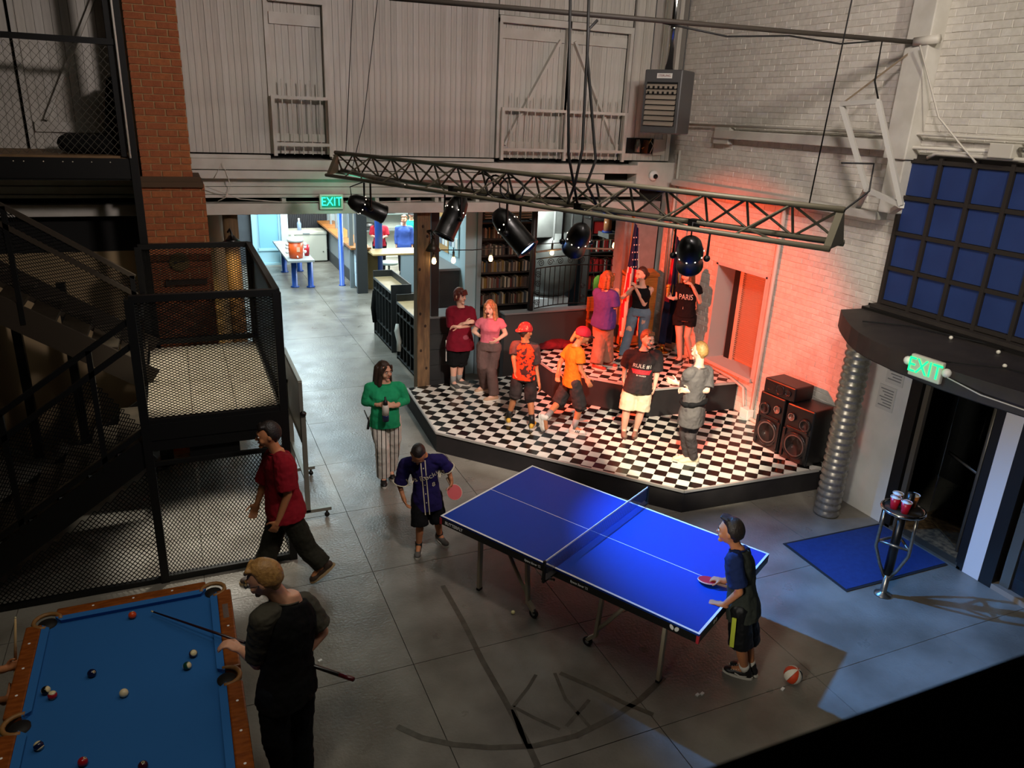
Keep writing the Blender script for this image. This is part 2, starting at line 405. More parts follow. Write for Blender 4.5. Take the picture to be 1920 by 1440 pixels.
BRK.sort(key=lambda b: (b[0]**2 + 59 + (b[2]-4.5)**2) if (b[2] < 6.3 and b[0] > 4.6) else 1e6)
def brick_verts(mb, y0, y1, z0, z1, mi, xf=7.72):
    p = rb.uniform(0.0045, 0.0075) if rb.random() > 0.06 else rb.uniform(0.009, 0.014); j = lambda: rb.uniform(-0.003, 0.003); c = 0.0035
    a = [(xf, y0-0.001, z0-0.001), (xf, y1+0.001, z0-0.001), (xf, y1+0.001, z1+0.001), (xf, y0-0.001, z1+0.001)]
    f = [(xf-p+j()*0.5, y0+c+j(), z0+c+j()), (xf-p+j()*0.5, y1-c+j(), z0+c+j()), (xf-p+j()*0.5, y1-c+j(), z1-c+j()), (xf-p+j()*0.5, y0+c+j(), z1-c+j())]
    mb.add(a + f, [(4,5,6,7), (0,1,5,4), (1,2,6,5), (2,3,7,6), (3,0,4,7)], mi)
for b in BRK[:290]:
    mb = MB(); brick_verts(mb, *b, 0); mb.obj('brick', WBR[rb.randrange(3)], wall_right)
mb = MB()
for b in BRK[290:]: brick_verts(mb, *b, rb.randrange(3))
STUFF(mb.obj('brick_field', WBR, wall_right))
# pipes, ledge and beam along that wall
PIPE = mat('painted_pipe', '#c9c3b8', 0.5)
S(MB().box((7.56, 6.45, 4.28), (7.72, 9.8, 4.4)).obj('trim_40', WTRIM, bevel=0.01))
S(MB().box((7.60, 9.5, 4.2), (7.72, 9.85, 4.44)).obj('trim_41', WTRIM, bevel=0.008))
S(MB().box((7.52, 6.55, 3.50), (7.72, 10.7, 3.60)).obj('trim_42', WTRIM, bevel=0.01))
def conduit(pts, r, label, name='conduit'):
    return L(MB().path(pts, r, 8).obj(name, PIPE, None, True), label, 'pipe')
conduit([(7.62, 10.9, 4.45), (7.62, 6.5, 4.48), (7.62, 2.5, 4.46)], 0.018, 'long white conduit running along the top of the wall ledge')
conduit([(7.6, 6.55, 5.3), (7.58, 6.6, 4.6), (7.6, 6.4, 4.33), (7.61, 5.35, 4.35)], 0.02, 'white conduit bending off the wall column into the junction box')
conduit([(7.61, 6.1, 4.24), (7.61, 6.0, 4.29), (7.61, 3.0, 4.29)], 0.02, 'lower white conduit just above the blue panelled window')
conduit([(7.66, 10.75, 4.05), (7.66, 10.75, 0.8)], 0.02, 'thin white vertical pipe in the corner behind the flags')
conduit([(7.66, 8.18, 3.5), (7.66, 8.2, 0.35), (7.62, 8.2, 0.33), (7.62, 7.6, 0.33)], 0.03, 'white vertical pipe beside the louvred door by the loudspeakers')
conduit([(7.67, 9.45, 0.80), (7.66, 8.75, 0.78), (7.66, 8.45, 0.72), (7.66, 8.36, 0.36)], 0.022, 'white pipe curving under the louvred door sill down to the stage')
o = thing('electrical_box', 'white electrical junction box on the conduit over the blue window', 'electrical box', (7.62, 5.27, 4.37))
MB().box((7.53, 5.12, 4.29), (7.70, 5.37, 4.43)).obj('box', PIPE, o, bevel=0.01)
MB().tube((7.60, 5.1, 4.38), (7.60, 5.02, 4.38), 0.025).obj('connector', STEEL, o, True)
o = L(MB().box((7.56, 8.16, 0.30), (7.68, 8.34, 0.46)).obj('socket_box', WHITEPL, bevel=0.01), 'white socket box low on the brick wall behind the loudspeakers', 'socket')
# column and bracket
S(MB().box((7.50, 6.30, 4.2), (7.72, 6.60, 7.2)).box((7.54, 6.33, 3.60), (7.72, 6.56, 4.2)).obj('trim_43', WTRIM, bevel=0.012))
br = thing('wall_bracket', 'white triangular steel bracket frame leaning on the wall column', 'bracket', (7.1, 6.6, 4.0))
FR = mat('pale_steel_paint', '#bcb9b2', 0.5)
P = [V(p) for p in ((7.1, 6.955, 4.763), (7.1, 6.446, 4.794), (7.25, 6.508, 3.86), (7.25, 6.006, 3.742))]
for a, b in ((0, 1), (0, 2), (1, 3), (2, 3)): MB().bar(P[a], P[b], 0.05, 0.05).obj('strut', FR, br)
MB().bar(P[0], (7.55, 6.5, 5.35), 0.02, 0.02).obj('chain', mat('rusty_chain', '#6b5a45', 0.7), br)
MB().bar(P[2], (7.6, 6.9, 3.62), 0.06, 0.06).obj('strut', FR, br)
MB().bar(P[3], (7.6, 6.4, 3.62), 0.06, 0.06).obj('strut', FR, br)

# louvred door in its recess beside the upper stage
LV = mat('louvre_paint', '#c9b49c', 0.6); RV = mat('reveal_paint', '#c2beb8', 0.7)
d5 = S(MB().box((8.08, 8.3, 0.8), (8.12, 9.6, 2.5)).obj('door_5', LV))
MB().box((7.71, 9.474, 0.88), (8.08, 9.52, 2.44)).obj('jamb', RV, d5); MB().box((7.71, 8.34, 0.88), (8.08, 8.386, 2.44)).obj('jamb', RV, d5)
MB().box((7.71, 8.34, 2.412), (8.08, 9.52, 2.46)).obj('lintel', RV, d5); MB().box((7.66, 8.34, 0.84), (8.08, 9.52, 0.889)).obj('sill', RV, d5)
MB().box((8.02, 9.30, 0.88), (8.075, 9.42, 2.42)).obj('dark_gap', GAP, d5)
for a, b in ((8.38, 8.46), (9.22, 9.30)): MB().box((8.03, a, 0.88), (8.075, b, 2.42)).obj('stile', LV, d5)
mb = MB()
for k in range(46):
    z = 0.94 + k*0.032; mb.bar((8.045, 8.46, z), (8.045, 9.22, z), 0.035, 0.006, (0.5, 0, 0.85))
STUFF(mb.obj('louvre_slats', LV, d5))
for y in (8.33,): MB().box((7.69, y-0.06, 0.86), (7.72, y, 2.5)).obj('door_trim', WTRIM, d5)

# ------------------------------------------------------------------ blue panelled window above the entrance canopy
BLUEP = mat('blue_window_panel', '#203468', 0.55, c2='#243a70', scale=3); DKFR = mat('dark_bronze_frame', '#2a2420', 0.55)
win = S(MB().box((7.69, 1.6, 2.45), (7.75, 6.4, 4.26)).obj('window_1', DKFR))
for i in range(11):
    for j in range(4):
        y1 = 6.36 - i*0.406 - 0.028; z1 = 4.195 - j*0.406 - 0.028
        MB().box((7.672, y1-0.35, z1-0.35), (7.70, y1, z1)).obj('pane', BLUEP, win)
for i in range(12): MB().box((7.64, 6.36-i*0.406-0.022, 2.45), (7.70, 6.36-i*0.406+0.022, 4.24)).obj('mullion', DKFR, win)
for j in range(5): MB().box((7.645, 1.6, 4.195-j*0.406-0.022), (7.70, 6.38, 4.195-j*0.406+0.022)).obj('rail', DKFR, win)

# ------------------------------------------------------------------ entrance: white wall, dark doors, canopy
WHW = mat('white_entry_wall', '#c9cac6', 0.55, c2='#d2d2ce', scale=4)
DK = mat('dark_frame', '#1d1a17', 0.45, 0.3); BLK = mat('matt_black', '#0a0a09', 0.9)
S(MB().box((7.5, 5.58, 0), (7.7, 6.45, 2.45)).obj('wall_entry', WHW, bevel=0.004))
S(MB().box((7.5, 4.28, 0), (7.7, 4.47, 2.25)).obj('wall_entry.001', mat('white_panel', '#d8d2cf', 0.5), bevel=0.004))
S(MB().box((7.48, 1.5, 2.2), (7.72, 6.45, 2.5)).obj('wall_entry.002', DK))
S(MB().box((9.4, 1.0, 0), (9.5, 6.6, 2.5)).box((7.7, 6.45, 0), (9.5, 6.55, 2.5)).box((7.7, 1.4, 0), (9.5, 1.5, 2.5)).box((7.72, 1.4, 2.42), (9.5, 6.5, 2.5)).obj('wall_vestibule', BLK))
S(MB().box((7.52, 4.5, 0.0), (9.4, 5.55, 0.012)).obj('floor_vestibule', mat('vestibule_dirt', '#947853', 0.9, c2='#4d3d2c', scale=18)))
GL = bpy.data.materials.new('door_glass'); GL.use_nodes = True
g = GL.node_tree.nodes['Principled BSDF']; g.inputs['Roughness'].default_value = 0.03; g.inputs['Transmission Weight'].default_value = 1.0; g.inputs['Base Color'].default_value = (0.8, 0.85, 0.85, 1)
ALU = mat('door_aluminium', '#6d665a', 0.4, 0.6)
dd = S(MB().box((7.5, 5.44, 0), (7.62, 5.58, 2.25)).obj('door_6', DK))
MB().box((7.5, 4.47, 0), (7.62, 4.54, 2.25)).obj('jamb', DK, dd); MB().box((7.50, 4.5, 0), (7.62, 5.5, 0.03)).obj('threshold', ALU, dd)
MB().box((7.53, 5.36, 0.02), (7.58, 5.42, 2.2)).obj('stile', ALU, dd); MB().box((7.56, 4.54, 0.02), (7.61, 4.60, 2.2)).obj('stile', DK, dd)
MB().bar((7.66, 4.57, 1.12), (8.08, 5.38, 1.12), 0.012, 2.1).obj('glass', GL, dd)
MB().tube((8.05, 5.3, 0.98), (7.75, 4.72, 1.02), 0.022).obj('push_bar', ALU, dd, True)
MB().tube((7.75, 4.72, 2.2), (7.75, 4.72, 0.05), 0.03).obj('pull_bar', ALU, dd, True)
MB().sph((7.9, 5.0, 1.02), 0.018).obj('knob', CHROME, dd, True)
d7 = S(MB().box((7.5, 4.14, 0), (7.62, 4.28, 2.25)).obj('door_7', DK))
MB().box((7.5, 1.5, 0), (7.66, 4.14, 0.06)).obj('threshold', mat('pale_sill', '#8b7f72', 0.6), d7)
MB().box((7.56, 4.0, 0.06), (7.62, 4.1, 2.2)).obj('stile', ALU, d7); MB().box((7.58, 2.0, 0.06), (7.59, 4.05, 2.2)).obj('glass', GL, d7)
MB().tube((7.5, 4.05, 0.98), (7.5, 2.6, 0.98), 0.025).obj('push_bar', ALU, d7, True)
MB().tube((7.5, 4.0, 1.02), (7.62, 4.05, 1.02), 0.03).obj('bar_end', CHROME, d7, True)
# canopy: curved dark slab
CANO = mat('dark_canopy', '#2c2622', 0.6, c2='#352e29', scale=6)
arc = [(7.66, 6.42), (7.16, 6.46), (6.99, 6.27), (6.82, 6.05), (6.66, 5.83), (6.53, 5.6), (6.44, 5.35), (6.38, 5.05), (6.35, 4.76), (6.34, 4.4), (6.37, 4.08), (6.43, 3.71), (6.55, 3.2), (6.75, 2.7), (7.1, 2.2), (7.66, 1.8)]
can = S(MB().prism(arc, 2.27, 2.47).obj('trim_50', CANO))
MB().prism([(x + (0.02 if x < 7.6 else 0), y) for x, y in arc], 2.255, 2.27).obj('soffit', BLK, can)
S(MB().box((7.55, 1.6, 2.46), (7.72, 6.4, 2.54)).obj('trim_51', CANO))
conduit([(6.9, 5.9, 2.49), (7.3, 5.6, 2.49), (7.5, 4.8, 2.49), (7.5, 3.0, 2.49)], 0.008, 'thin dark cable lying along the canopy top below the window').data.materials[0] = BLK
conduit([(6.45, 4.55, 2.49), (6.9, 4.2, 2.485), (7.1, 3.2, 2.485)], 0.006, 'thin black cord trailing over the canopy behind the exit sign').data.materials[0] = BLK
conduit([(6.33, 4.52, 2.42), (6.28, 4.0, 2.37), (6.38, 3.3, 2.35)], 0.006, 'pale cord running along the canopy edge from the exit sign')

# ------------------------------------------------------------------ brick chimney at the left
RBR = [mat('red_brick_%d' % i, c, 0.85, c2=d, scale=22, bump=0.3, bscale=50) for i, (c, d) in enumerate((('#9c5630', '#8a4a28'), ('#a66034', '#92522b'), ('#8c4a27', '#9c5831')))]
MORT = mat('chimney_mortar', '#a8855c', 0.9, bump=0.3, bscale=40)
chim = S(MB().box((-0.315, 10.22, 3.62), (0.225, 10.8, 7.2)).box((-0.345, 10.20, 0), (0.345, 10.8, 3.52)).obj('column_chimney', MORT))
for k in range(92):
    z0 = 0.05 + k*0.0775
    if z0 > 7.0: break
    if 3.47 < z0 < 3.6: continue
    x0, x1, yf = (-0.325, 0.235, 10.205) if z0 > 3.55 else (-0.355, 0.355, 10.185)
    x = x0 - (0.11 if k % 2 else 0)
    while x < x1 - 0.02:
        a = max(x, x0); e = min(x + 0.213, x1); x += 0.222
        if e - a < 0.03: continue
        MB().box((a+0.004, yf + rb.uniform(0, 0.004), z0), (e-0.004, yf+0.2, z0+0.066)).obj('brick', RBR[rb.randrange(3)], chim)
for z0, z1, e in ((3.50, 3.56, 0.04), (3.56, 3.62, 0.015)):
    MB().box((-0.35-e, 10.18-e, z0), (0.30+e, 10.8, z1)).obj('ledge_course', mat('ledge_stone', '#4f3b28', 0.9), chim)
MB().box((-0.2, 10.12, 2.32), (0.28, 10.2, 2.37)).obj('shelf', mat('dark_shelf', '#2a1a12', 0.8), chim)
# ------------------------------------------------------------------ other walls, ceilings
GREYW = mat('grey_wall', '#5d6064', 0.7, c2='#66696d', scale=3); DARKW = mat('dark_wall', '#26221d', 0.85)
BEIGE = mat('beige_wall', '#a08a68', 0.8)
S(MB().box((-4.8, -1, 0), (-4.7, 24.5, 7.2)).obj('wall_left', DARKW))
S(MB().box((-4.7, 11.06, 0), (-0.36, 11.2, 2.6)).obj('wall_back_low', BEIGE)); S(MB().box((-4.7, 11.06, 2.6), (-0.36, 11.2, 3.84)).obj('wall_back_shade', BLK))  # upper band coloured black for the shade under the walkway
S(MB().box((-4.8, -1.1, 0), (9.6, -1.0, 7.2)).obj('wall_front', DARKW))
S(MB().box((7.72, -1, 0), (7.9, 1.55, 7.2)).obj('wall_right_near', mat('painted_mortar', '#b5aea3')))
S(MB().box((-4.8, -1.1, 7.2), (8.0, 11.3, 7.3)).obj('ceiling', mat('dark_ceiling', '#3a342d', 0.9)))
S(MB().box((-4.8, 11.3, 3.2), (12.1, 24.6, 3.3)).obj('ceiling_corridor', mat('white_ceiling', '#c9cdce', 0.8)))
S(MB().box((-4.8, 24.5, 0), (12.1, 24.6, 3.3)).obj('wall_far', mat('far_white', '#c3d2d6', 0.7)))
S(MB().box((12.0, 11.2, 0), (12.1, 24.6, 3.3)).obj('wall_far_right', mat('far_white', '#c3d2d6', 0.7)))
S(MB().box((-4.7, 23.3, 0), (2.0, 23.4, 3.2)).obj('wall_far_left', GREYW))
S(MB().box((2.86, 24.2, 0), (4.3, 24.3, 3.2)).obj('wall_far_panel', mat('dark_corrugated', '#2b2b2f', 0.6)))
mb = MB()
for k in range(26): mb.box((2.9+k*0.055, 24.17, 0), (2.93+k*0.055, 24.2, 3.2))
STUFF(mb.obj('panel_ribs', mat('dark_corrugated', '#2b2b2f', 0.6), bpy.data.objects['wall_far_panel']))
# light blue door at the corridor's end
LB = mat('light_blue_paint', '#a7d4e2', 0.6); LB2 = mat('blue_door_panel', '#7fbfe6', 0.5)
d8 = S(MB().box((1.95, 23.0, 0), (2.95, 23.1, 2.9)).obj('door_8', LB))
MB().box((2.14, 22.97, 0.5), (2.66, 23.0, 2.75)).obj('door_panel', LB2, d8); MB().box((2.1, 22.96, 0.42), (2.7, 23.0, 0.5)).obj('rail', LB, d8)
MB().box((2.68, 22.95, 0.06), (2.72, 23.0, 2.8)).obj('stile', LB, d8); MB().box((1.95, 22.95, 0), (2.95, 23.0, 0.06)).obj('threshold', LB, d8)
S(MB().box((2.75, 22.9, 0), (2.95, 24.2, 3.2)).obj('wall_corridor_left', mat('far_white', '#c3d2d6', 0.7)))
# half wall with serving counter along the corridor's right side
S(MB().box((4.2, 19.0, 0), (4.3, 24.2, 1.05)).obj('wall_corridor_right', mat('pale_grey_half_wall', '#8f9699', 0.6)))
S(MB().box((4.17, 18.9, 0), (4.2, 24.2, 0.3)).obj('baseboard_corridor', mat('dark_grey_base', '#3a3d40', 0.6)))
S(MB().box((4.06, 18.83, 0), (4.32, 18.97, 3.2)).obj('column_dark', mat('dark_grey_post', '#34383a', 0.6)))
S(MB().box((4.02, 19.5, 0), (4.12, 19.6, 3.2)).obj('column_grey', mat('grey_post', '#7b8486', 0.6)))
o = L(MB().box((3.98, 19.15, 1.06), (4.5, 24.1, 1.11)).obj('serving_counter', wood('counter_wood', '#a56a2e', '#8a5424')), 'long brown wooden serving counter on the grey half wall of the corridor', 'counter')
for k in range(5):
    S(MB().box((4.24, 19.9+k*0.85, 1.11), (4.29, 19.98+k*0.85, 3.2)).obj('column_counter', mat('grey_post', '#7b8486', 0.6)))
S(MB().box((4.9, 23.6, 0), (9.5, 23.7, 3.2)).obj('wall_kitchen', mat('pale_yellow_kitchen', '#d6d8c8', 0.7)))

# ------------------------------------------------------------------ stage: checkered platforms
SKIRT = mat('black_stage_skirt', '#1a1718', 0.8, c2='#231f20', scale=5, bump=0.15, bscale=5)
TB = mat('black_tile', '#131110', 0.22, c2='#1d1a18', scale=9); TW = mat('white_tile', '#d9d3c8', 0.25, c2='#e2ddd3', scale=9)
EDGE = mat('aluminium_edge', '#c9c6c0', 0.35, 0.4)
def inside(p, poly):
    r = False; n = len(poly)
    for i in range(n):
        (x0, y0), (x1, y1) = poly[i], poly[(i+1) % n]
        if (y0 > p[1]) != (y1 > p[1]) and p[0] < (x1-x0)*(p[1]-y0)/(y1-y0) + x0: r = not r
    return r
def clip_poly(sq, poly):
    out = list(sq); n = len(poly)
    for i in range(n):                      # convex polygon, counter-clockwise
        (ax, ay), (bx, by) = poly[i], poly[(i+1) % n]; inp = out; out = []
        f = lambda p: (bx-ax)*(p[1]-ay) - (by-ay)*(p[0]-ax)
        for k in range(len(inp)):
            p, q = inp[k], inp[(k+1) % len(inp)]; fp, fq = f(p), f(q)
            if fp >= 0: out.append(p)
            if (fp >= 0) != (fq >= 0):
                t = fp/(fp-fq); out.append((p[0]+(q[0]-p[0])*t, p[1]+(q[1]-p[1])*t))
        if not out: return []
    return out
def stage(label, poly, z, zb, hide, ref, trim_edges):
    st = thing('stage_platform', label, 'stage', (sum(p[0] for p in poly)/len(poly), sum(p[1] for p in poly)/len(poly), zb))
    MB().prism(poly, zb, z-0.02).obj('skirt', SKIRT, st)
    T = []; s = 0.1525; q = math.sqrt(0.5)
    for i in range(-75, 75):
        for j in range(-75, 75):
            cx, cy = ref[0] + (i+j)*s*q, ref[1] + (j-i)*s*q; h = s*q - 0.0009
            cp = clip_poly([(cx, cy-h), (cx+h, cy), (cx, cy+h), (cx-h, cy)], poly)
            if len(cp) < 3: continue
            if hide and inside((cx, cy), hide): continue
            T.append((cx*cx + cy*cy, cp, (i+j) % 2))
    T.sort(key=lambda t: t[0])
    rest = MB()
    for k, (d, cp, c) in enumerate(T):
        zz = z - 0.02, z + random.uniform(-0.0006, 0.0004)
        if k < 296: MB().prism(cp, *zz).obj('tile', TW if c else TB, st)
        else: rest.prism(cp, zz[0], zz[1], c)
    if rest.v: STUFF(rest.obj('tile_field', [TB, TW], st))
    for i in trim_edges:
        a, b = poly[i], poly[(i+1) % len(poly)]
        MB().bar((a[0], a[1], z-0.012), (b[0], b[1], z-0.012), 0.03, 0.03).obj('edge_trim', EDGE, st)
    return st
POLY1 = [(3.02, 9.19), (5.31, 6.59), (7.37, 6.51), (7.70, 6.52), (7.70, 11.2), (3.12, 11.0)]
POLY2 = [(5.16, 9.93), (6.24, 8.75), (7.70, 8.63), (7.70, 11.18), (5.16, 11.18)]
stage('low stage with black and white checkered floor and black skirt', POLY1, 0.30, 0.0, [(5.3, 10.0), (6.3, 8.9), (7.7, 8.8), (7.7, 11.2), (5.3, 11.2)], (5.31, 6.66), (0, 1, 5))
stage('raised checkered platform at the back of the stage', POLY2, 0.75, 0.302, None, (6.24, 8.8), (0, 1, 4))

# ------------------------------------------------------------------ lighting truss and its stage lamps
TR = mat('olive_truss_paint', '#6a6552', 0.5, 0.3)
tA, tB = V((1.83, 9.53, 3.75)), V((4.28, 3.95, 3.75)); tu = (tB - tA).normalized(); tv = V((tu.y*-1, tu.x, 0))*-1; tl = (tB-tA).length
truss = thing('lighting_truss', 'long olive-grey lattice truss hanging over the stage edge and carrying stage lamps', 'truss', tuple((tA+tB)/2))
cA = lambda t: tA + tu*t
cT = lambda t: tA + tu*t + tv*0.0 + V((0, 0, 0.235)) + V((-tv.x, -tv.y, 0))*0.10
cC = lambda t: tA + tu*t + V((-tv.x, -tv.y, 0))*0.24 + V((0, 0, -0.02))
if tv.x < 0: tv = -tv
MB().tube(cA(0), cA(tl), 0.024).obj('chord', TR, truss, True); MB().tube(cT(0.14), cT(tl), 0.022).obj('chord', TR, truss, True); MB().tube(cC(0.14), cC(tl), 0.02).obj('chord', TR, truss, True)
nb = 17; bay = (tl-0.16)/nb
me_cache = {}
for i in range(nb + 1):
    t = 0.14 + i*bay
    MB().tube(cA(t), cT(t), 0.011, n=6).obj('upright', TR, truss)
    if i < nb:
        MB().tube(cA(t), cT(t+bay), 0.010, n=6).obj('diagonal', TR, truss); MB().tube(cT(t), cA(t+bay), 0.010, n=6).obj('diagonal', TR, truss)
        if i % 2: MB().tube(cC(t), cT(t+bay), 0.009, n=6).obj('diagonal', TR, truss); MB().tube(cA(t), cC(t+bay), 0.008, n=6).obj('diagonal', TR, truss)
MB().add([cA(0), cT(0.14), cC(0.14), cA(0.05), cT(0.2), cC(0.2)], [(0,1,2), (5,4,3), (0,3,4,1), (1,4,5,2), (2,5,3,0)]).obj('end_plate', TR, truss)
MB().add([cA(tl), cT(tl), cC(tl), cA(tl-0.05), cT(tl-0.05), cC(tl-0.05)], [(2,1,0), (3,4,5), (1,4,3,0), (2,5,4,1), (0,3,5,2)]).obj('end_plate', TR, truss)
MB().tube(tA + V((0.05, -0.1, 0.02)), cC(1.6) + V((0, 0, 0.01)), 0.03).obj('cable_tube', STEEL, truss, True)
CORD = mat('black_cord', '#0d0c0b', 0.6)
for k in range(3):
    t0 = 2.55 + k*0.22; pts = []
    for a in range(15):
        an = a/14*2*math.pi*1.6 + k; pts.append(cA(t0) + tu*(0.16*math.cos(an)) + V((0, 0, 0.08 + 0.11*math.sin(an))) + V((-tv.x, -tv.y, 0))*(0.05+0.02*k))
    MB().path(pts, 0.008, 6).obj('coiled_cord', CORD, truss, True)
for t0, t1, s in ((0.6, 2.0, .04), (2.9, 3.8, .07), (3.8, 5.0, .08), (1.8, 2.9, .03)):
    pts = [cA(t0 + (t1-t0)*k/8) + V((0, 0, 0.02 - s*math.sin(math.pi*k/8))) for k in range(9)]
    MB().path(pts, 0.007, 6).obj('power_cord', CORD, truss, True)

LAMPB = mat('stage_lamp_black', '#100f0e', 0.35); VENT = mat('lamp_vent_glow', '#fff2d8', 0.5, emit=2.5)
def stage_lamp(k, label, lens_col, drop, size=1.0, vents=True, fl=0.19):
    t, tgt, deg, pw, c, bl = STAGE[k]
    h = cA(t*tl) ; ctr = h + V((0, 0, -drop)); d = (V(tgt) - ctr).normalized()
    side = d.cross(V((0, 0, 1))).normalized()
    o = thing('stage_lamp', label, 'stage lamp', tuple(ctr))
    r = 0.105*size
    b = MB().lathe(ctr, [(0.0, -0.25*size), (r*0.5, -0.235*size), (r*0.85, -0.18*size), (r*1.03, -0.09*size), (r*1.03, -0.05*size), (r, -0.04*size), (r, fl*size), (r*1.07, (fl+.01)*size), (r*1.07, (fl+.025)*size), (r*0.9, (fl+.025)*size), (r*0.9, fl*size)], 20, d).obj('body', LAMPB, o, True)
    lm = mat('lens_' + lens_col, lens_col, 0.2, emit=(9.0 if pw else 0.0))
    MB().lathe(ctr, [(r*0.9, fl*size), (0.0, (fl+.01)*size)], 20, d).obj('lens', lm, o, True)
    if vents:
        up = side.cross(d)
        for a in range(10):
            an = a/10*2*math.pi + 0.2; p = ctr - d*0.075*size + (side*math.cos(an) + up*math.sin(an))*r*1.02
            MB().sph(p, 0.007*size, 6, 4).obj('vent', VENT, o)
    y0 = ctr + side*(r+0.03); y1 = ctr - side*(r+0.03); top = h + V((0, 0, -0.05))
    MB().path([y0, V((y0.x, y0.y, top.z)), V((y1.x, y1.y, top.z)), y1], 0.012, 6).obj('yoke', LAMPB, o)
    for p in (y0, y1): MB().sph(p, 0.028).obj('knob', LAMPB, o)
    MB().obox(h + V((0, 0, -0.02)), tu*0.035, tv*0.035, (0, 0, 0.045)).obj('clamp', LAMPB, o)
    MB().path([ctr - d*0.2, ctr - d*0.22 + V((0, 0, 0.15)), h + V((0, 0, -0.02)) + tu*0.1], 0.007, 6).obj('lead', CORD, o, True)
    if pw: spot('stage_lamp_light', tuple(ctr + d*(fl+0.07)*size), tgt, deg, pw, c, bl, 0.045)
stage_lamp(0, 'black stage lamp at the far end of the truss, glowing warm to the right', '#ffd9b0', 0.36)
stage_lamp(1, 'unlit black stage lamp second from the far end of the truss, tilted down left', '#1a1a1a', 0.30, 1.05, True)
stage_lamp(2, 'black stage lamp in the middle of the truss with a bright blue lens', '#7fb0ff', 0.33, 1.1)
stage_lamp(3, 'glossy black stage lamp seen from behind in front of the wrought iron railing', '#ffc8b0', 0.32, 1.0, True, 0.10)
stage_lamp(4, 'black stage lamp nearest the camera hanging before the girl in black', '#ffe2a8', 0.28, 1.0, True, 0.10)

# hanging wires and tie rod
def wire(pts, r, label, m=CORD, cat='wire', name='hanging_wire'):
    return L(MB().path(pts, r, 6).obj(name, m, None, True), label, cat)
hp = cT(0.35)
wire([(2.35, 10.2, 7.2), tuple(hp)], 0.005, 'thin suspension wire holding the far end of the truss, vertical one')
wire([(2.75, 10.2, 7.2), (2.15, 9.4, 4.35), tuple(cA(0.3))], 0.005, 'slanting suspension wire crossing at the far end of the truss')
he = cT(tl-0.25)
wire([(4.21, 4.1, 7.2), tuple(he)], 0.005, 'thin suspension wire holding the near end of the truss')
q1 = cA(3.72); q2 = cA(3.95)
wire([(3.004, 5.9, 5.478), (3.047, 5.9, 4.661), (3.082, 5.9, 4.201), tuple(q1)], 0.012, 'left black cable hanging from the roof to the truss')
wire([(3.265, 5.9, 5.242), (3.193, 5.9, 5.17), (3.196, 5.9, 4.791), (3.211, 5.9, 4.246), (3.162, 5.9, 3.961), tuple(cA(3.6))], 0.012, 'middle black cable looping off the tie rod down to the truss')
wire([(3.169, 5.9, 5.494), (3.193, 5.9, 4.992), (3.299, 5.9, 4.42), (3.348, 5.9, 4.162), (3.277, 5.9, 3.961), tuple(q2)], 0.012, 'right black cable hanging in a wide curve to the truss')
wire([(1.95, 7.4, 5.44), (7.50, 6.48, 5.41)], 0.026, 'long dark steel tie rod crossing the hall under the roof', mat('tie_rod_steel', '#3a332c', 0.6), 'tie rod', 'tie_rod')
wire([(4.6, 6.98, 5.41), (5.3, 6.85, 5.33), (6.0, 6.74, 5.38), (6.6, 6.63, 5.34), (7.1, 6.55, 5.40), (7.16, 6.6, 5.0), (7.3, 6.6, 4.75)], 0.010, 'dark cable wound along the tie rod and dropping to the bracket')
wire([(7.5, 6.48, 5.41), (7.52, 6.2, 5.43)], 0.05, 'white anchor plate of the tie rod on the wall column', PIPE, 'anchor', 'anchor')
wire([(7.4, 6.318, 5.363), (7.5, 5.985, 4.655), (7.55, 5.706, 4.401), (7.6, 5.516, 4.229)], 0.01, 'thin white cord running from the wall column over the bricks', PIPE)
wire([tuple(cT(tl)), tuple(cT(tl)+V((0.25, 0.05, 0.12))), tuple(cT(tl)+V((0.3, 0.1, 0.3))), tuple(cT(tl)+V((0.05, 0.15, 0.3)))], 0.007, 'stiff looped wire end at the near end of the truss')

# ------------------------------------------------------------------ grey unit heater with flue
HT = mat('heater_grey', '#5d5c5c', 0.45, 0.2)
h = thing('unit_heater', 'grey hanging gas heater with tan louvres in the upper corner', 'heater', (6.87, 10.2, 4.3))
hn = V((-0.82, -0.57, 0)).normalized(); hr = V((-hn.y, hn.x, 0))*-1
if hr.x < 0: hr = -hr
hc = V((6.5, 10.2, 0)) + hr*0.29
HB = lambda a, d, z: hc + hr*a - hn*d + V((0, 0, z))        # across, depth, height
MB().obox(HB(0, 0.26, 4.75), hr*0.29, hn*0.26, (0, 0, 0.44)).obj('body', HT, h, bevel=0.02)
MB().obox(HB(0, 0.0, 4.72), hr*0.235, hn*0.012, (0, 0, 0.30)).obj('dark_opening', BLK, h)
LT = mat('louvre_tan', '#9b8f80', 0.5)
for k in range(8): MB().obox(HB(0, -0.02, 4.455 + k*0.073), hr*0.228, hn*0.02 - V((0, 0, 0.012)), (0, 0, 0.021)).obj('louvre', LT, h)
for k in range(2):
    for j in range(6): MB().obox(HB(-0.19 + j*0.075, -0.045, 4.875+k*0.073), hr*0.014, hn*0.008, (0, 0, 0.015)).obj('dark_tab', BLK, h)
MB().obox(HB(0.02, -0.004, 5.105), hr*0.115, hn*0.004, (0, 0, 0.034)).obj('badge', WHITEPL, h)
text_on('STERLING', 0.042, HB(0.02, -0.0085, 5.105), hr, (0, 0, 1), mat('badge_red', '#7a1e14', 0.6), h)
MB().tube((7.02, 10.35, 5.1), (7.02, 10.35, 7.2), 0.075, n=16).obj('flue_pipe', CHROME, h, True)
for z in (5.75, 6.2): MB().tube((7.02, 10.35, z), (7.02, 10.35, z+0.06), 0.085, n=16).obj('flue_collar', CHROME, h, True)
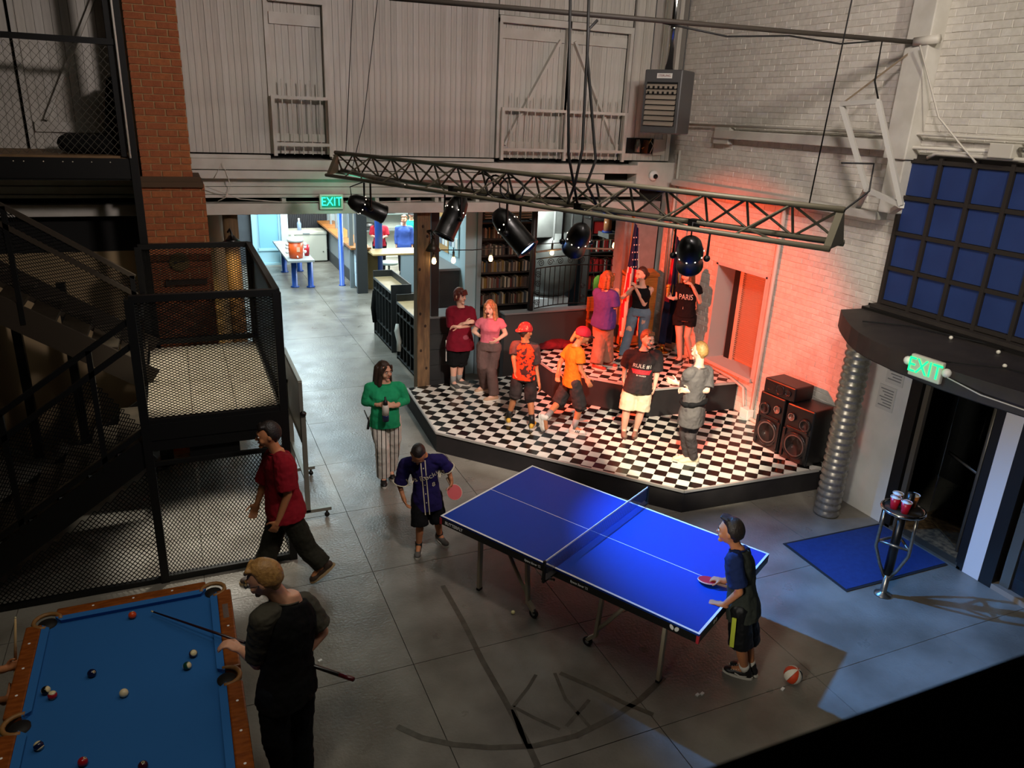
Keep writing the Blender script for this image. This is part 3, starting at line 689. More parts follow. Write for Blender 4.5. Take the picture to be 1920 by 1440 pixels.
for q in (HB(-0.25, 0.1, 5.18), HB(0.25, 0.1, 5.18)): MB().tube(q, q + V((0, 0, 2.02)), 0.008, n=6).obj('hanger', BLACK, h)

# ------------------------------------------------------------------ speakers on the stage
SPK = mat('speaker_black', '#121112', 0.35); CONE = mat('speaker_cone', '#5a5350', 0.3, 0.3); RIM = mat('speaker_rim', '#232122', 0.25, 0.3); HORN = mat('speaker_horn', '#c9b9ac', 0.3, 0.5)
def party_speaker(label, o_, right, fwd, flip):
    r = V(right).normalized(); f = V(fwd).normalized(); u = V((0, 0, 1)); w, dp, ht = 0.42, 0.42, 0.78
    t = thing('loudspeaker', label, 'loudspeaker', o_); O_ = V(o_)
    c = O_ - f*dp/2 + u*ht/2
    MB().obox(c, r*w/2, f*dp/2, u*ht/2).obj('cabinet', SPK, t, bevel=0.02)
    def drv(x, z, rad, nm, m=CONE):
        p = O_ + r*x + u*z
        MB().lathe(p, [(rad*1.14, -0.01), (rad*1.14, 0.02), (rad*1.0, 0.03), (rad*0.95, 0.02)], 20, f).obj(nm + '_rim', RIM, t, True)
        MB().lathe(p, [(rad*0.95, 0.02), (rad*0.86, 0.026), (rad*0.7, 0.008), (rad*0.3, -0.002), (rad*0.28, 0.012), (0, 0.02)], 20, f).obj(nm, m, t, True)
    drv(0, 0.24, 0.165, 'woofer'); drv(-0.10*flip, 0.56, 0.08, 'mid_driver'); drv(0.11*flip, 0.61, 0.055, 'tweeter', HORN)
    for s in (-1, 1):
        MB().obox(O_ + r*s*w*0.43 + u*0.24 + f*0.012, r*0.02, f*0.012, u*0.2).obj('guard', RIM, t, bevel=0.006)
    MB().obox(O_ + u*0.46 + f*0.01, r*0.16, f*0.01, u*0.018).obj('trim_bar', RIM, t, bevel=0.006)
    return t
party_speaker('large black party loudspeaker nearest the metal duct', (7.18, 6.80, 0.302), (0.18, -1, 0), (-1, -0.18, 0), -1)
party_speaker('large black party loudspeaker on the far side of the pair, under the radio', (7.14, 7.28, 0.302), (0.12, -1, 0), (-1, -0.12, 0), 1)
t = thing('boombox', 'small black boombox lying on top of the two loudspeakers', 'boombox', (7.3, 7.2, 1.085))
MB().obox((7.33, 7.22, 1.185), (0.03, -0.26, 0), (0.18, 0.02, 0), (0, 0, 0.1)).obj('case', SPK, t, bevel=0.02)
for y, r in ((7.36, 0.06), (7.19, 0.075), (7.05, 0.05)):
    MB().lathe((7.145 + (7.36-y)*0.06, y, 1.185), [(r, 0), (r, 0.012), (r*0.85, 0.015), (r*0.8, 0.005), (r*0.2, 0.0), (0, 0.01)], 16, (-1, -0.1, 0)).obj('driver', RIM, t, True)
for k in range(3):
    wire([(7.68, 8.2, 0.33), (7.62, 8.0 - 0.05*k, 0.31), (7.45 - 0.04*k, 7.8, 0.308), (7.45, 7.5, 0.31 + 0.02*k)], 0.008, ('grey', 'white', 'thin red')[k] + ' cable on the stage floor between the socket and the loudspeakers', (CORD, PIPE, mat('red_cord', '#a03020', 0.5))[k])

# flags, lectern, low wall and railing behind the platform
BRASS = mat('brass', '#b98d3c', 0.25, 1.0); LECT = wood('lectern_wood', '#b87a3a', '#a06628')
def flag_cloth(t, pole_x, pole_y, ztop, zbot, spread, mfun, mats, nu=26, nv=40):
    mb = MB(); G = []
    for j in range(nv+1):
        v = j/nv; row = []
        for i in range(nu+1):
            a = i/nu; wd = spread*(0.25 + 0.75*min(1, v*1.4)); z = ztop - (ztop-zbot)*v - 0.12*a*(1-v)
            fold = 0.05*math.sin(a*15 + v*2.0)*(0.4 + v*0.6)
            row.append((pole_x + (a-0.35)*wd, pole_y - 0.06 + fold, z))
        G.append(row)
    idx = lambda j, i: j*(nu+1)+i
    vs = [p for r in G for p in r]; fs = []; ms = []
    for j in range(nv):
        for i in range(nu): fs.append((idx(j,i), idx(j,i+1), idx(j+1,i+1), idx(j+1,i))); ms.append(mfun((i+.5)/nu, (j+.5)/nv))
    mb.v = vs; mb.f = fs; mb.m = ms
    o = mb.obj('flag_cloth', mats, t, True); s = o.modifiers.new('thick', 'SOLIDIFY'); s.thickness = 0.006
    return o
def flag_stand(t, x, y, z0, ztop):
    MB().lathe((x, y, z0), [(0.13, 0), (0.13, 0.02), (0.09, 0.04), (0.04, 0.07), (0.03, 0.10), (0.045, 0.13), (0.03, 0.16), (0.02, 0.22), (0.014, 0.24)], 18).obj('stand_base', BRASS, t, True)
    MB().tube((x, y, z0+0.2), (x, y, ztop), 0.013).obj('pole', mat('flag_pole_wood', '#8a6a3c', 0.4), t, True)
    MB().lathe((x, y, ztop), [(0.012, 0), (0.03, 0.03), (0.02, 0.07), (0.0, 0.12)], 10).obj('finial', BRASS, t, True)
FRd = cloth('flag_red', '#b3222e'); FWh = cloth('flag_white', '#ddd6cc'); FBl = cloth('flag_blue', '#1f2547'); FNv = cloth('flag_navy', '#1b2039'); FGd = cloth('flag_gold', '#b8862c')
t = thing('stars_and_stripes_flag', 'draped red, white and blue striped flag on a brass-footed pole at the stage back', 'flag', (6.77, 10.7, 0.75))
flag_stand(t, 6.77, 10.56, 0.752, 2.98)
def usa(a, v):
    if v < 0.38 and a < 0.75: return 2
    return int((a*1.2 + v*0.35)*7.5) % 2
fc = flag_cloth(t, 6.80, 10.56, 2.93, 1.02, 0.34, usa, [FRd, FWh, FBl])
for k in range(14): MB().lathe((6.735 + (k % 3)*0.045 + 0.02*((k//3) % 2), 10.435, 2.22 + (k//3)*0.12), [(0.0, 0.0), (0.013, 0), (0.0, 0.004)], 5, (0, -1, 0)).obj('star', FWh, fc)
t = thing('navy_state_flag', 'draped dark navy flag with gold emblem beside the girl in black', 'flag', (7.42, 10.3, 0.75))
flag_stand(t, 7.42, 10.3, 0.752, 2.80)
fc = flag_cloth(t, 7.44, 10.3, 2.76, 0.92, 0.30, lambda a, v: 2 if (0.42 < v < 0.52 and 0.3 < a < 0.55) else (1 if a > 0.95 else (3 if (a < 0.2 and v < 0.6) else 0)), [FNv, FGd, FGd, FRd])
t = thing('lectern', 'tall wooden lectern with a plain orange-brown front panel at the stage back', 'lectern', (7.05, 10.75, 0.75))
MB().box((6.90, 10.74, 0.76), (7.50, 10.94, 1.98)).obj('body', LECT, t, bevel=0.008); MB().box((6.94, 10.725, 0.82), (7.46, 10.74, 1.92)).obj('front_panel', LECT, t, bevel=0.004)
MB().obox((7.20, 10.83, 2.02), (0.31, 0, 0), (0, 0.12, 0.03), (0, -0.004, 0.02)).obj('sloping_top', LECT, t)
CHAIRW = wood('chair_wood', '#a5692f', '#8c5522')
t = thing('wooden_chair', 'small wooden chair mostly hidden beside the lectern behind the flag', 'chair', (6.5, 10.85, 0.752))
MB().box((6.32, 10.7, 1.17), (6.68, 11.06, 1.2)).obj('seat', CHAIRW, t); MB().box((6.32, 11.04, 1.35), (6.68, 11.07, 1.6)).obj('backrest', CHAIRW, t)
for x in (6.33, 6.64):
    for y in (10.71, 11.03): MB().box((x, y, 0.752), (x+0.03, y+0.03, 1.17 if y < 11 else 1.6)).obj('leg', CHAIRW, t)
CL = cloth('red_cloth', '#7a1a22', '#5c1218')
mb = MB()
for c, r in (((5.75, 11.0, 0.82), (0.25, 0.14, 0.09)), ((5.95, 10.95, 0.81), (0.2, 0.14, 0.07)), ((5.55, 11.0, 0.80), (0.15, 0.12, 0.06))): mb.ell(c, (r[0], 0, 0), (0, r[1], 0), (0, 0, r[2]), 12, 8)
CLOTH_HEAP = mb
S(MB().box((4.86, 11.21, 0), (7.0, 11.36, 1.34)).obj('wall_low', mat('dark_brown_grey_wall', '#3b3533', 0.7), bevel=0.005))
S(MB().box((4.84, 11.18, 1.34), (7.0, 11.40, 1.365)).obj('trim_60', mat('grey_cap', '#6d7070', 0.6)))
S(MB().box((6.9, 11.0, 0.755), (7.56, 11.3, 3.2)).obj('column_pier', mat('grey_painted_pier', '#82807c', 0.8, c2='#8d8b87', scale=8, bump=0.4, bscale=14)))
IRON = mat('wrought_iron', '#15140f', 0.5, 0.4); RAILW = mat('rail_cap_pale', '#8a7f6e', 0.5)
rl = thing('iron_railing', 'black wrought iron railing with scrolls on the low wall behind the stage', 'railing', (6.2, 11.28, 1.36))
def ry(x): return 11.28 + 0.18*math.sin(math.pi*(x-5.42)/1.5)
xs = [5.42 + 1.5*k/14 for k in range(15)]
for z, m, rr in ((2.36, RAILW, 0.018), (2.24, IRON, 0.01), (2.08, IRON, 0.01), (1.40, IRON, 0.01)): MB().path([(x, ry(x), z) for x in xs], rr, 6).obj('rail', m, rl, True)
me = MB().tube((0, 0, 1.4), (0, 0, 2.08), 0.007, n=6).mesh('baluster', IRON)
for x in xs: o = link('baluster', me, rl); o.location = (x, ry(x), 0)
def scroll(c, r, s):
    return MB().path([(c[0] + s*r*(1-k/22)*math.cos(k*0.62), c[1], c[2] + r*(1-k/22)*math.sin(k*0.62)) for k in range(20)], 0.006, 5).obj('scroll', IRON, rl, True)
for k in range(7): scroll((5.53 + k*0.21, ry(5.53+k*0.21), 2.16), 0.065, 1 if k % 2 else -1)
for z in (1.5, 1.66, 1.82, 1.98): scroll((5.46, 11.26, z), 0.06, -1)
for z in (1.5, 1.7): scroll((6.42, ry(6.42), z), 0.05, 1)
L(MB().tube((5.36, 11.3, 1.365), (5.36, 11.3, 3.2), 0.05, n=12).obj('black_pole', mat('black_pole_paint', '#23211f', 0.45), None, True), 'dark round steel pole standing on the low wall beside the railing', 'pole')

for pts, lb in (([(0.5, 10.85, 3.55), (0.62, 10.84, 3.75), (0.7, 10.85, 3.45), (0.62, 10.86, 3.3), (0.52, 10.87, 3.25)], 'thin white wire loop hanging on the white beams beside the chimney'), ([(0.36, 10.86, 3.45), (0.8, 10.86, 3.28), (1.3, 10.87, 3.24), (1.85, 10.87, 3.24)], 'thin white wire running along the lower white beam to the exit sign'), ([(2.2, 10.87, 3.24), (2.7, 10.87, 3.23), (3.3, 10.87, 3.25)], 'thin white wire running from the exit sign toward the timber post')):
    wire(pts, 0.006, lb, PIPE)

# ------------------------------------------------------------------ table tennis table
TC = V((3.42, 5.39, 0)); TU = V((0.48191, -0.87622, 0)); TV = V((-TU.y, TU.x, 0)); UP = V((0, 0, 1))
TBL = mat('tabletop_blue', '#0a3aa2', 0.5, spec=0.3); LINE = mat('line_white', '#e9e9e6', 0.5); APR = mat('apron_black', '#101010', 0.45); LEGM = mat('leg_cream', '#b3a78f', 0.45)
tt = thing('table_tennis_table', 'blue table tennis table with white lines, net and cream legs on the concrete floor', 'table', (TC.x, TC.y, 0))
P3 = lambda a, b, z: TC + TU*a + TV*b + UP*z
for s in (-1, 1): MB().obox(P3(s*0.6855, 0, 0.749), TU*0.6835, TV*0.7605, UP*0.010).obj('tabletop', TBL, tt, bevel=0.002)
for a0, a1, b0, b1 in ((-1.37, 1.37, -0.7625, -0.7425), (-1.37, 1.37, 0.7425, 0.7625), (-1.37, -1.35, -0.7425, 0.7425), (1.35, 1.37, -0.7425, 0.7425), (-1.35, 1.35, -0.0025, 0.0025)):
    MB().obox(P3((a0+a1)/2, (b0+b1)/2, 0.7596), TU*(a1-a0)/2, TV*(b1-b0)/2, UP*0.0008).obj('line', LINE, tt)
for b in (-0.755, 0.755): MB().obox(P3(0, b, 0.706), TU*1.368, TV*0.008, UP*0.034).obj('apron', APR, tt)
for a in (-1.362, 1.362): MB().obox(P3(a, 0, 0.706), TU*0.008, TV*0.747, UP*0.034).obj('apron', APR, tt)
for a, b in ((1.362, -0.757), (-1.362, -0.757)): MB().obox(P3(a, b, 0.706), TU*0.012, TV*0.012, UP*0.034).obj('corner_cap', mat('corner_red', '#b02a35', 0.5), tt)
nrm = -TV
text_on('BUTTERFLY', 0.045, P3(-1.19, -0.7645, 0.706), TU, UP, LINE, tt)
text_on('Space Saver 22', 0.03, P3(-0.24, -0.7645, 0.706), TU, UP, LINE, tt); text_on('Space Saver 22', 0.03, P3(0.26, -0.7645, 0.706), TU, UP, LINE, tt)
mb = MB()
for s in (-1, 1):
    mb.ell(P3(1.16 + s*0.022, -0.765, 0.714), TU*0.019 + UP*0.008*s, TV*0.002, UP*0.022, 10, 6)
mb.obj('butterfly_mark', LINE, tt)
mb = MB(); [mb.ell(P3(1.3715, -0.45 + s*0.02, 0.712), TV*0.018, TU*0.002, UP*0.02, 10, 6) for s in (-1, 1)]; mb.obj('butterfly_mark', LINE, tt)
def tleg(a, b, foot_a):
    MB().bar(P3(a, b, 0.70), P3(a, b, 0.02), 0.05, 0.032, TU).obj('leg', LEGM, tt, bevel=0.004)
    MB().obox(P3(a, b, 0.012), TU*0.018, TV*0.027, UP*0.012).obj('foot', APR, tt)
for a in (-0.98, 1.02):
    for b in (-0.60, 0.60): tleg(a, b, a)
for a in (-0.42, 0.42):
    for b in (-0.60, 0.60):
        MB().bar(P3(a, b, 0.70), P3(a*0.9, b, 0.13), 0.05, 0.03, TU).obj('leg', LEGM, tt, bevel=0.004)
        MB().path([P3(a*0.9, b, 0.2), P3(a*1.15, b, 0.34), P3(a*1.55, b, 0.6)], 0.018, 8).obj('strut', LEGM, tt, True)
        MB().bar(P3(a*0.9, b, 0.15), P3(a*0.72, b, 0.07), 0.05, 0.03, TU).obj('bracket', LEGM, tt)
        MB().lathe(P3(a*0.72, b, 0.045), [(0.045, -0.014), (0.045, 0.014)], 14, TV).obj('wheel', APR, tt, True)
        MB().lathe(P3(a*0.72, b, 0.045), [(0.02, -0.018), (0.02, 0.018)], 10, TV).obj('hub', CHROME, tt, True)
for b in (-0.60, 0.60): MB().bar(P3(-1.0, b, 0.66), P3(1.04, b, 0.66), 0.03, 0.035).obj('side_beam', LEGM, tt)
for a in (-0.98, -0.42, 0.42, 1.02): MB().bar(P3(a, -0.6, 0.6), P3(a, 0.6, 0.6), 0.03, 0.03).obj('cross_beam', LEGM, tt)
net = thing('table_tennis_net', 'dark net with white top tape across the blue table', 'net', tuple(P3(0, 0, 0.76)))
NETM = mat('net_navy', '#0e1830', 0.7)
mb = MB()
for k in range(10): mb.bar(P3(0, -0.91, 0.772 + k*0.0135), P3(0, 0.91, 0.772 + k*0.0135), 0.0018, 0.0018)
for k in range(130): mb.bar(P3(0, -0.91 + k*0.0141, 0.766), P3(0, -0.91 + k*0.0141, 0.902), 0.0018, 0.0018, TU)
STUFF(mb.obj('mesh', NETM, net))
MB().bar(P3(0, -0.915, 0.905), P3(0, 0.915, 0.905), 0.006, 0.016).obj('tape', LINE, net)
for b in (-0.93, 0.93):
    MB().bar(P3(0, b, 0.70), P3(0, b, 0.915), 0.022, 0.022, TU).obj('post', APR, net)
    MB().bar(P3(0, b, 0.725), P3(0, b*0.79, 0.725), 0.05, 0.02).obj('clamp', APR, net)
    MB().tube(P3(0.05, b*0.9, 0.70), P3(-0.06, b*0.9, 0.66), 0.012).obj('clamp_screw', CHROME, net)

def ttball(p, label, c='#e9e4d6', r=0.02, grp=None):
    return L(MB().sph(p, r, 14, 10).obj('table_tennis_ball', mat('ball_'+c[1:], c, 0.4), None, True), label, 'ball', grp)
ttball((2.583, 5.48, 0.02), 'pale yellow table tennis ball on the floor beside the blue table', '#e2d89a')
for (x, y), lb in zip(((1783,633),(1872,660),(1884,686),(1775,708)), ('on the dark canopy closest to the blue window', 'on the dark canopy against the window ledge further along', 'on the dark canopy near the trailing cord', 'at the canopy edge right beside the exit sign')):
    pass
CB = [(7.318, 5.122, 2.49), (7.322, 4.601, 2.49), (6.935, 4.266, 2.49)]
ttball(CB[0], 'white table tennis ball lying on the dark canopy, the one nearest the duct'); ttball(CB[1], 'white table tennis ball lying on the canopy close to the window ledge'); ttball(CB[2], 'white table tennis ball lying on the canopy behind the exit sign cord')
for (x, y, z), lb in (((3.602, 3.95, 0.01), 'larger white paper scrap on the floor by the striped basketball'), ((3.648, 3.946, 0.01), 'small white paper scrap next to a larger one near the boy at the blue table'), ((4.334, 3.747, 0.01), 'tiny white scrap on the floor under the basketball'), ((0.76, 5.458, 0.01), 'tiny pale scrap on the floor behind the boy with the cue')):
    L(MB().obox((x, y, 0.006), (0.016, 0.006, 0), (-0.004, 0.011, 0), (0, 0, 0.006)).obj('paper_scrap', LINE), lb, 'scrap')

# basketball with white and orange panels
bb = thing('basketball', 'small basketball with white and orange panels on the floor behind the boy', 'ball', (4.469, 3.789, 0.0))
bp = V((4.469, 3.789, 0.0)) + V((0, 0, 0.078)); ax = V((0.25, -0.35, 0.9)).normalized(); s_ = ax.orthogonal().normalized(); t_ = ax.cross(s_)
BM = [mat('ball_white', '#ddd6c4', 0.5), mat('ball_orange', '#c8421a', 0.5), mat('ball_black', '#15130f', 0.6)]
for k in range(8):
    mb = MB(); R = []
    for j in range(9):
        th = math.pi*j/8; row = []
        for i in range(5):
            ph = 2*math.pi*(k + 0.02 + 0.96*i/4)/8 + 0.35
            row.append(bp + (ax*math.cos(th) + (s_*math.cos(ph) + t_*math.sin(ph))*max(math.sin(th), 0.01))*0.078)
        R.append(row)
    mb.rings(R, False, 0, False); mb.obj('panel', BM[(k % 2) if k not in (5,) else 2], bb, True)
MB().sph(bp, 0.0765, 16, 12).obj('core', BM[2], bb, True)

# ------------------------------------------------------------------ pool table
CLO = mat('pool_cloth', '#2b62a2', 0.9, bump=0.1, bscale=300, spec=0.1); CUS = mat('pool_cushion', '#2d66a8', 0.9, spec=0.1)
PW = wood('pool_rail_wood', '#8a4a1c', '#6f3812', 0.25, (3, 10, 3)); PKT = mat('pocket_black', '#0c0a09', 0.7); PL = mat('pocket_leather', '#8a6236', 0.5)
pt = thing('pool_table', 'pool table with blue cloth and glossy brown wooden rails', 'pool table', (-0.6, 4.5, 0))
X0, X1, Y0, Y1 = -1.15, -0.045, 3.36, 5.56; zb = 0.80
MB().box((X0-0.06, Y0-0.06, zb-0.05), (X1+0.06, Y1+0.06, zb)).obj('bed', CLO, pt)
ym = (Y0+Y1)/2 + 0.06
def rail(lo, hi): MB().box(lo, hi).obj('rail', PW, pt, bevel=0.012)
rw = 0.105
for xa, xb in ((X0-0.045-rw, X0-0.045), (X1+0.045, X1+0.045+rw)):
    for ya, yb in ((Y0+0.02, ym-0.075), (ym+0.075, Y1-0.02)): rail((xa, ya, zb-0.09), (xb, yb, zb+0.045))
for ya, yb in ((Y1+0.045, Y1+0.045+rw), (Y0-0.045-rw, Y0-0.045)): rail((X0+0.03, ya, zb-0.09), (X1-0.03, yb, zb+0.045))
def cushion(a, b, n):      # from a to b, n points to the bed
    a = V(a); b = V(b); n = V(n); d = (b-a).normalized()
    z0, z1 = UP*zb, UP*(zb+0.042)
    mb = MB().add([a+z1, b+z1, b-d*0.04+n*0.05+UP*(zb+0.036), a+d*0.04+n*0.05+UP*(zb+0.036), a+z0, b+z0, b-d*0.04+n*0.035+z0, a+d*0.04+n*0.035+z0],
        [(0,1,2,3), (4,7,6,5), (3,2,6,7), (0,3,7,4), (1,5,6,2), (0,4,5,1)])
    mb.obj('cushion', CUS, pt)
for xx, nx in ((X0-0.045, 1), (X1+0.045, -1)):
    for ya, yb in ((Y0+0.03, ym-0.06), (ym+0.06, Y1-0.03)): cushion((xx, ya, 0), (xx, yb, 0), (nx, 0, 0))
for yy, ny in ((Y1+0.045, -1), (Y0-0.045, 1)): cushion((X0+0.03, yy, 0), (X1-0.03, yy, 0), (0, ny, 0))
for i, (cx, cy) in enumerate(((X0-0.02, Y1+0.02), (X1+0.02, Y1+0.02), (X0-0.05, ym), (X1+0.05, ym), (X0-0.02, Y0-0.02), (X1+0.02, Y0-0.02))):
    MB().lathe((cx, cy, zb-0.06), [(0.0, 0), (0.058, 0), (0.062, 0.075), (0.0, 0.075)], 16).obj('pocket', PKT, pt, True)
    sx = -1 if i % 2 == 0 else 1; pts = []
    for k in range(11):
        a = math.pi*(k/10 - 0.5)*(1.5 if i not in (2, 3) else 1.15); base = (math.pi if sx < 0 else 0) if i in (2, 3) else (math.atan2(1 if i < 2 else -1, sx))
        pts.append((cx + 0.088*math.cos(base+a), cy + 0.088*math.sin(base+a), zb+0.034))
    MB().path(pts, 0.016, 8).obj('pocket_rim', PL, pt, True)
for y in [ym + s*(0.27 + 0.27*k) for s in (-1, 1) for k in range(3)]:
    for x in (X0-0.1, X1+0.1): MB().lathe((x, y, zb+0.045), [(0.009, 0), (0.0, 0.001)], 8).obj('sight', LINE, pt)
for k in (1, 2, 3): MB().lathe((X0 + (X1-X0)*k/4, Y1+0.1, zb+0.045), [(0.009, 0), (0.0, 0.001)], 8).obj('sight', LINE, pt)
MB().box((X1+0.075, 5.16, zb+0.0445), (X1+0.115, 5.34, zb+0.0465)).obj('name_plate', mat('plate_silver', '#b9b7b0', 0.2, 0.9), pt)
MB().box((X0-0.08, Y0-0.08, zb-0.32), (X1+0.08, Y1+0.08, zb-0.085)).obj('cabinet', PW, pt, bevel=0.01)
for x in (X0+0.05, X1-0.05):
    for y in (Y0+0.2, Y1-0.2): MB().lathe((x, y, 0), [(0.07, 0), (0.06, 0.1), (0.09, 0.3), (0.1, zb-0.32)], 12).obj('leg', PW, pt, True)
PBM = {k: mat('pool_ball_'+k, c, 0.12) for k, c in dict(white='#d8c9a4', cream='#d9cba0', orange='#c9441a', green='#173f35', red='#9b1620', navy='#141a3c', plum='#3a1222', black='#0b0b0d', yellow='#c79a25').items()}
def pool_ball(xy, solid, stripe, label, axis=(0.3, -0.4, 0.85), dot=None):
    o = thing('pool_ball', label, 'pool ball', (xy[0], xy[1], zb), None); c = V((xy[0], xy[1], zb+0.0285)); r = 0.0285
    a = V(axis).normalized()
    if stripe:
        prof = [(r*math.sin(math.pi*k/16), -r*math.cos(math.pi*k/16)) for k in range(17)]
        MB().lathe(c, prof[:6], 18, a).obj('white_cap', PBM['cream'], o, True); MB().lathe(c, prof[5:12], 18, a).obj('band', PBM[solid], o, True); MB().lathe(c, prof[11:], 18, a).obj('white_cap', PBM['cream'], o, True)
    else: MB().sph(c, r, 18, 12).obj('sphere', PBM[solid], o, True)
    if dot:
        d = V(dot).normalized(); MB().lathe(c, [(0.0, r*1.005), (0.010, r*0.955), (0.010, r*0.93)], 12, d).obj('number_spot', PBM['cream'], o, True)
        MB().lathe(c, [(0.0, r*1.015), (0.0045, r*1.0)], 8, d).obj('number', PKT, o)
BX = [(-0.6, 5.456, 0.83), (-0.194, 4.846, 0.83), (-0.236, 4.728, 0.83), (-0.828, 4.872, 0.83), (-0.623, 4.597, 0.83), (-1.089, 4.799, 0.83), (-1.045, 4.736, 0.83), (-1.069, 4.299, 0.83), (-0.818, 4.075, 0.83), (-0.495, 3.921, 0.83)]
pool_ball(BX[0], 'orange', 0, 'solid orange pool ball near the head rail of the pool table', dot=(0, 0.3, 1))
pool_ball(BX[1], 'plum', 1, 'dark plum striped pool ball beside the green striped one', (0.2, -0.5, 0.6))
pool_ball(BX[2], 'green', 1, 'dark green striped pool ball near the right side pocket', (0.75, -0.4, 0.35))
pool_ball(BX[3], 'navy', 0, 'solid dark blue pool ball alone left of the middle of the cloth', dot=(0.6, -0.5, 0.6))
pool_ball(BX[4], 'white', 0, 'plain cream cue ball in the middle of the pool table')
pool_ball(BX[5], 'black', 1, 'dark striped pool ball touching the left cushion behind the red striped one', (0.8, -0.2, 0.4))
pool_ball(BX[6], 'red', 1, 'red striped pool ball with a cream top near the left cushion', (0.05, 0.1, 1))
pool_ball(BX[7], 'navy', 1, 'blue striped pool ball near the left side pocket', (-0.5, 0.5, 0.7))
pool_ball(BX[8], 'red', 0, 'solid red pool ball in front of the blue striped one, near the picture foot', dot=(0.5, 0.1, 0.8))
pool_ball(BX[9], 'plum', 0, 'solid dark maroon pool ball with a big white number spot, nearest the right', dot=(0.1, -0.1, 1))
def cue(a, b, label, cols):
    a = V(a); b = V(b); o = thing('pool_cue', label, 'pool cue', tuple(b)); q = lambda t: a + (b-a)*t
    MB().tube(q(0), q(0.012), 0.0062).obj('tip', mat('cue_tip', '#cfc69a', 0.6), o, True)
    MB().path([q(0.012), q(0.5)], [0.0063, 0.0105], 8).obj('shaft', cols[0], o, True); MB().path([q(0.5), q(0.94)], [0.0105, 0.0145], 8).obj('butt', cols[1], o, True); MB().path([q(0.94), q(1.0)], [0.0147, 0.015], 8).obj('butt_cap', cols[2], o, True)
CUE_A = (V((-0.467, 5.433, 0.845)), V((0.759, 3.977, 1.02)))
cue(CUE_A[0], CUE_A[1], 'dark cue held by the boy in the black and grey tee over the cloth', (mat('cue_dark', '#2a1216', 0.3), mat('cue_black', '#0d0b0c', 0.3), mat('cue_maroon', '#4a1018', 0.3)))
cue((-1.265, 5.2, 1.165), (-1.372, 5.17, 0.441), 'pale wooden cue held upright by the person in green at the left', (mat('cue_maple', '#c8a877', 0.3), mat('cue_maple', '#c8a877', 0.3), mat('cue_black', '#0d0b0c', 0.3)))

# ------------------------------------------------------------------ entrance corner: mat, duct, cup table, exit sign
L(MB().prism([(6.03, 5.56), (6.0, 4.65), (7.46, 4.64), (7.46, 5.52)], 0.001, 0.012).obj('door_mat', mat('mat_blue', '#16326e', 0.95, c2='#193877', scale=20, bump=0.4, bscale=200)), 'blue rectangular door mat in front of the dark glass doors', 'mat')
MB().prism([(6.00, 5.59), (5.97, 4.62), (7.46, 4.61), (7.46, 5.55)], 0.0005, 0.008).obj('mat_border', mat('mat_border', '#1c1d22', 0.8), bpy.data.objects['door_mat'])
prof = []
for k in range(26):
    z = k*0.0885; prof += [(0.132, z), (0.15, z+0.022), (0.152, z+0.045), (0.134, z+0.075)]
L(MB().lathe((7.03, 5.97, 0.0), prof, 28).obj('duct_column', mat('duct_metal', '#a39c8f', 0.35, 0.55, c2='#8f887c', scale=30), None, True), 'ribbed silver metal duct standing from floor to canopy', 'duct')
ct = thing('cup_table', 'small round bar table on curved steel legs by the entrance doors', 'table', (6.3, 4.46, 0))
MB().lathe((6.3, 4.46, 0), [(0.085, 0), (0.085, 0.012), (0.04, 0.03), (0.032, 0.05), (0.032, 0.3)], 16).obj('base', STEEL, ct, True)
MB().tube((6.3, 4.46, 0.25), (6.3, 4.46, 0.98), 0.045, n=14).obj('column', mat('black_tube', '#0e0d0c', 0.35), ct, True)
for k in range(3):
    a = 0.5 + k*2*math.pi/3; dx, dy = math.cos(a), math.sin(a)
    MB().path([(6.3+dx*0.03, 4.46+dy*0.03, 0.22), (6.3+dx*0.1, 4.46+dy*0.1, 0.36), (6.3+dx*0.175, 4.46+dy*0.175, 0.56), (6.3+dx*0.17, 4.46+dy*0.17, 0.8), (6.3+dx*0.165, 4.46+dy*0.165, 0.99)], 0.017, 8).obj('leg', STEEL, ct, True)
    MB().tube((6.3+dx*0.165, 4.46+dy*0.165, 0.62), (6.3+math.cos(a+2.094)*0.165, 4.46+math.sin(a+2.094)*0.165, 0.62), 0.014, n=8).obj('brace', STEEL, ct, True)
MB().lathe((6.3, 4.46, 0.985), [(0.0, 0), (0.185, 0), (0.185, 0.015), (0.0, 0.015)], 28).obj('top', mat('table_dark', '#2b241d', 0.3), ct, True)
MB().path([(6.3+0.195*math.cos(k*math.pi/14), 4.46+0.195*math.sin(k*math.pi/14), 0.995) for k in range(29)], 0.016, 8).obj('ring', CHROME, ct, True)
CUPR = mat('cup_red', '#b01426', 0.35); CUPW = mat('cup_inside', '#e6e0d6', 0.5); CUPO = mat('cup_orange', '#a8632a', 0.5)
def cup(x, y, z, r, h, label, m, grp=None):
    o = thing('plastic_cup', label, 'cup', (x, y, z), grp)
    MB().lathe((x, y, z), [(0.0, 0), (r*0.68, 0), (r*0.8, h*0.45), (r, h), (r*0.95, h), (r*0.64, 0.008), (0, 0.008)], 18).obj('cup_wall', m, o, True)
    MB().lathe((x, y, z), [(r*0.93, h*0.98), (r*0.66, 0.01), (0.0, 0.01)], 18).obj('inside', CUPW, o, True)
    MB().path([(x+r*math.cos(k*math.pi/9), y+r*math.sin(k*math.pi/9), z+h) for k in range(19)], 0.0025, 5).obj('rim', CUPW, o, True)
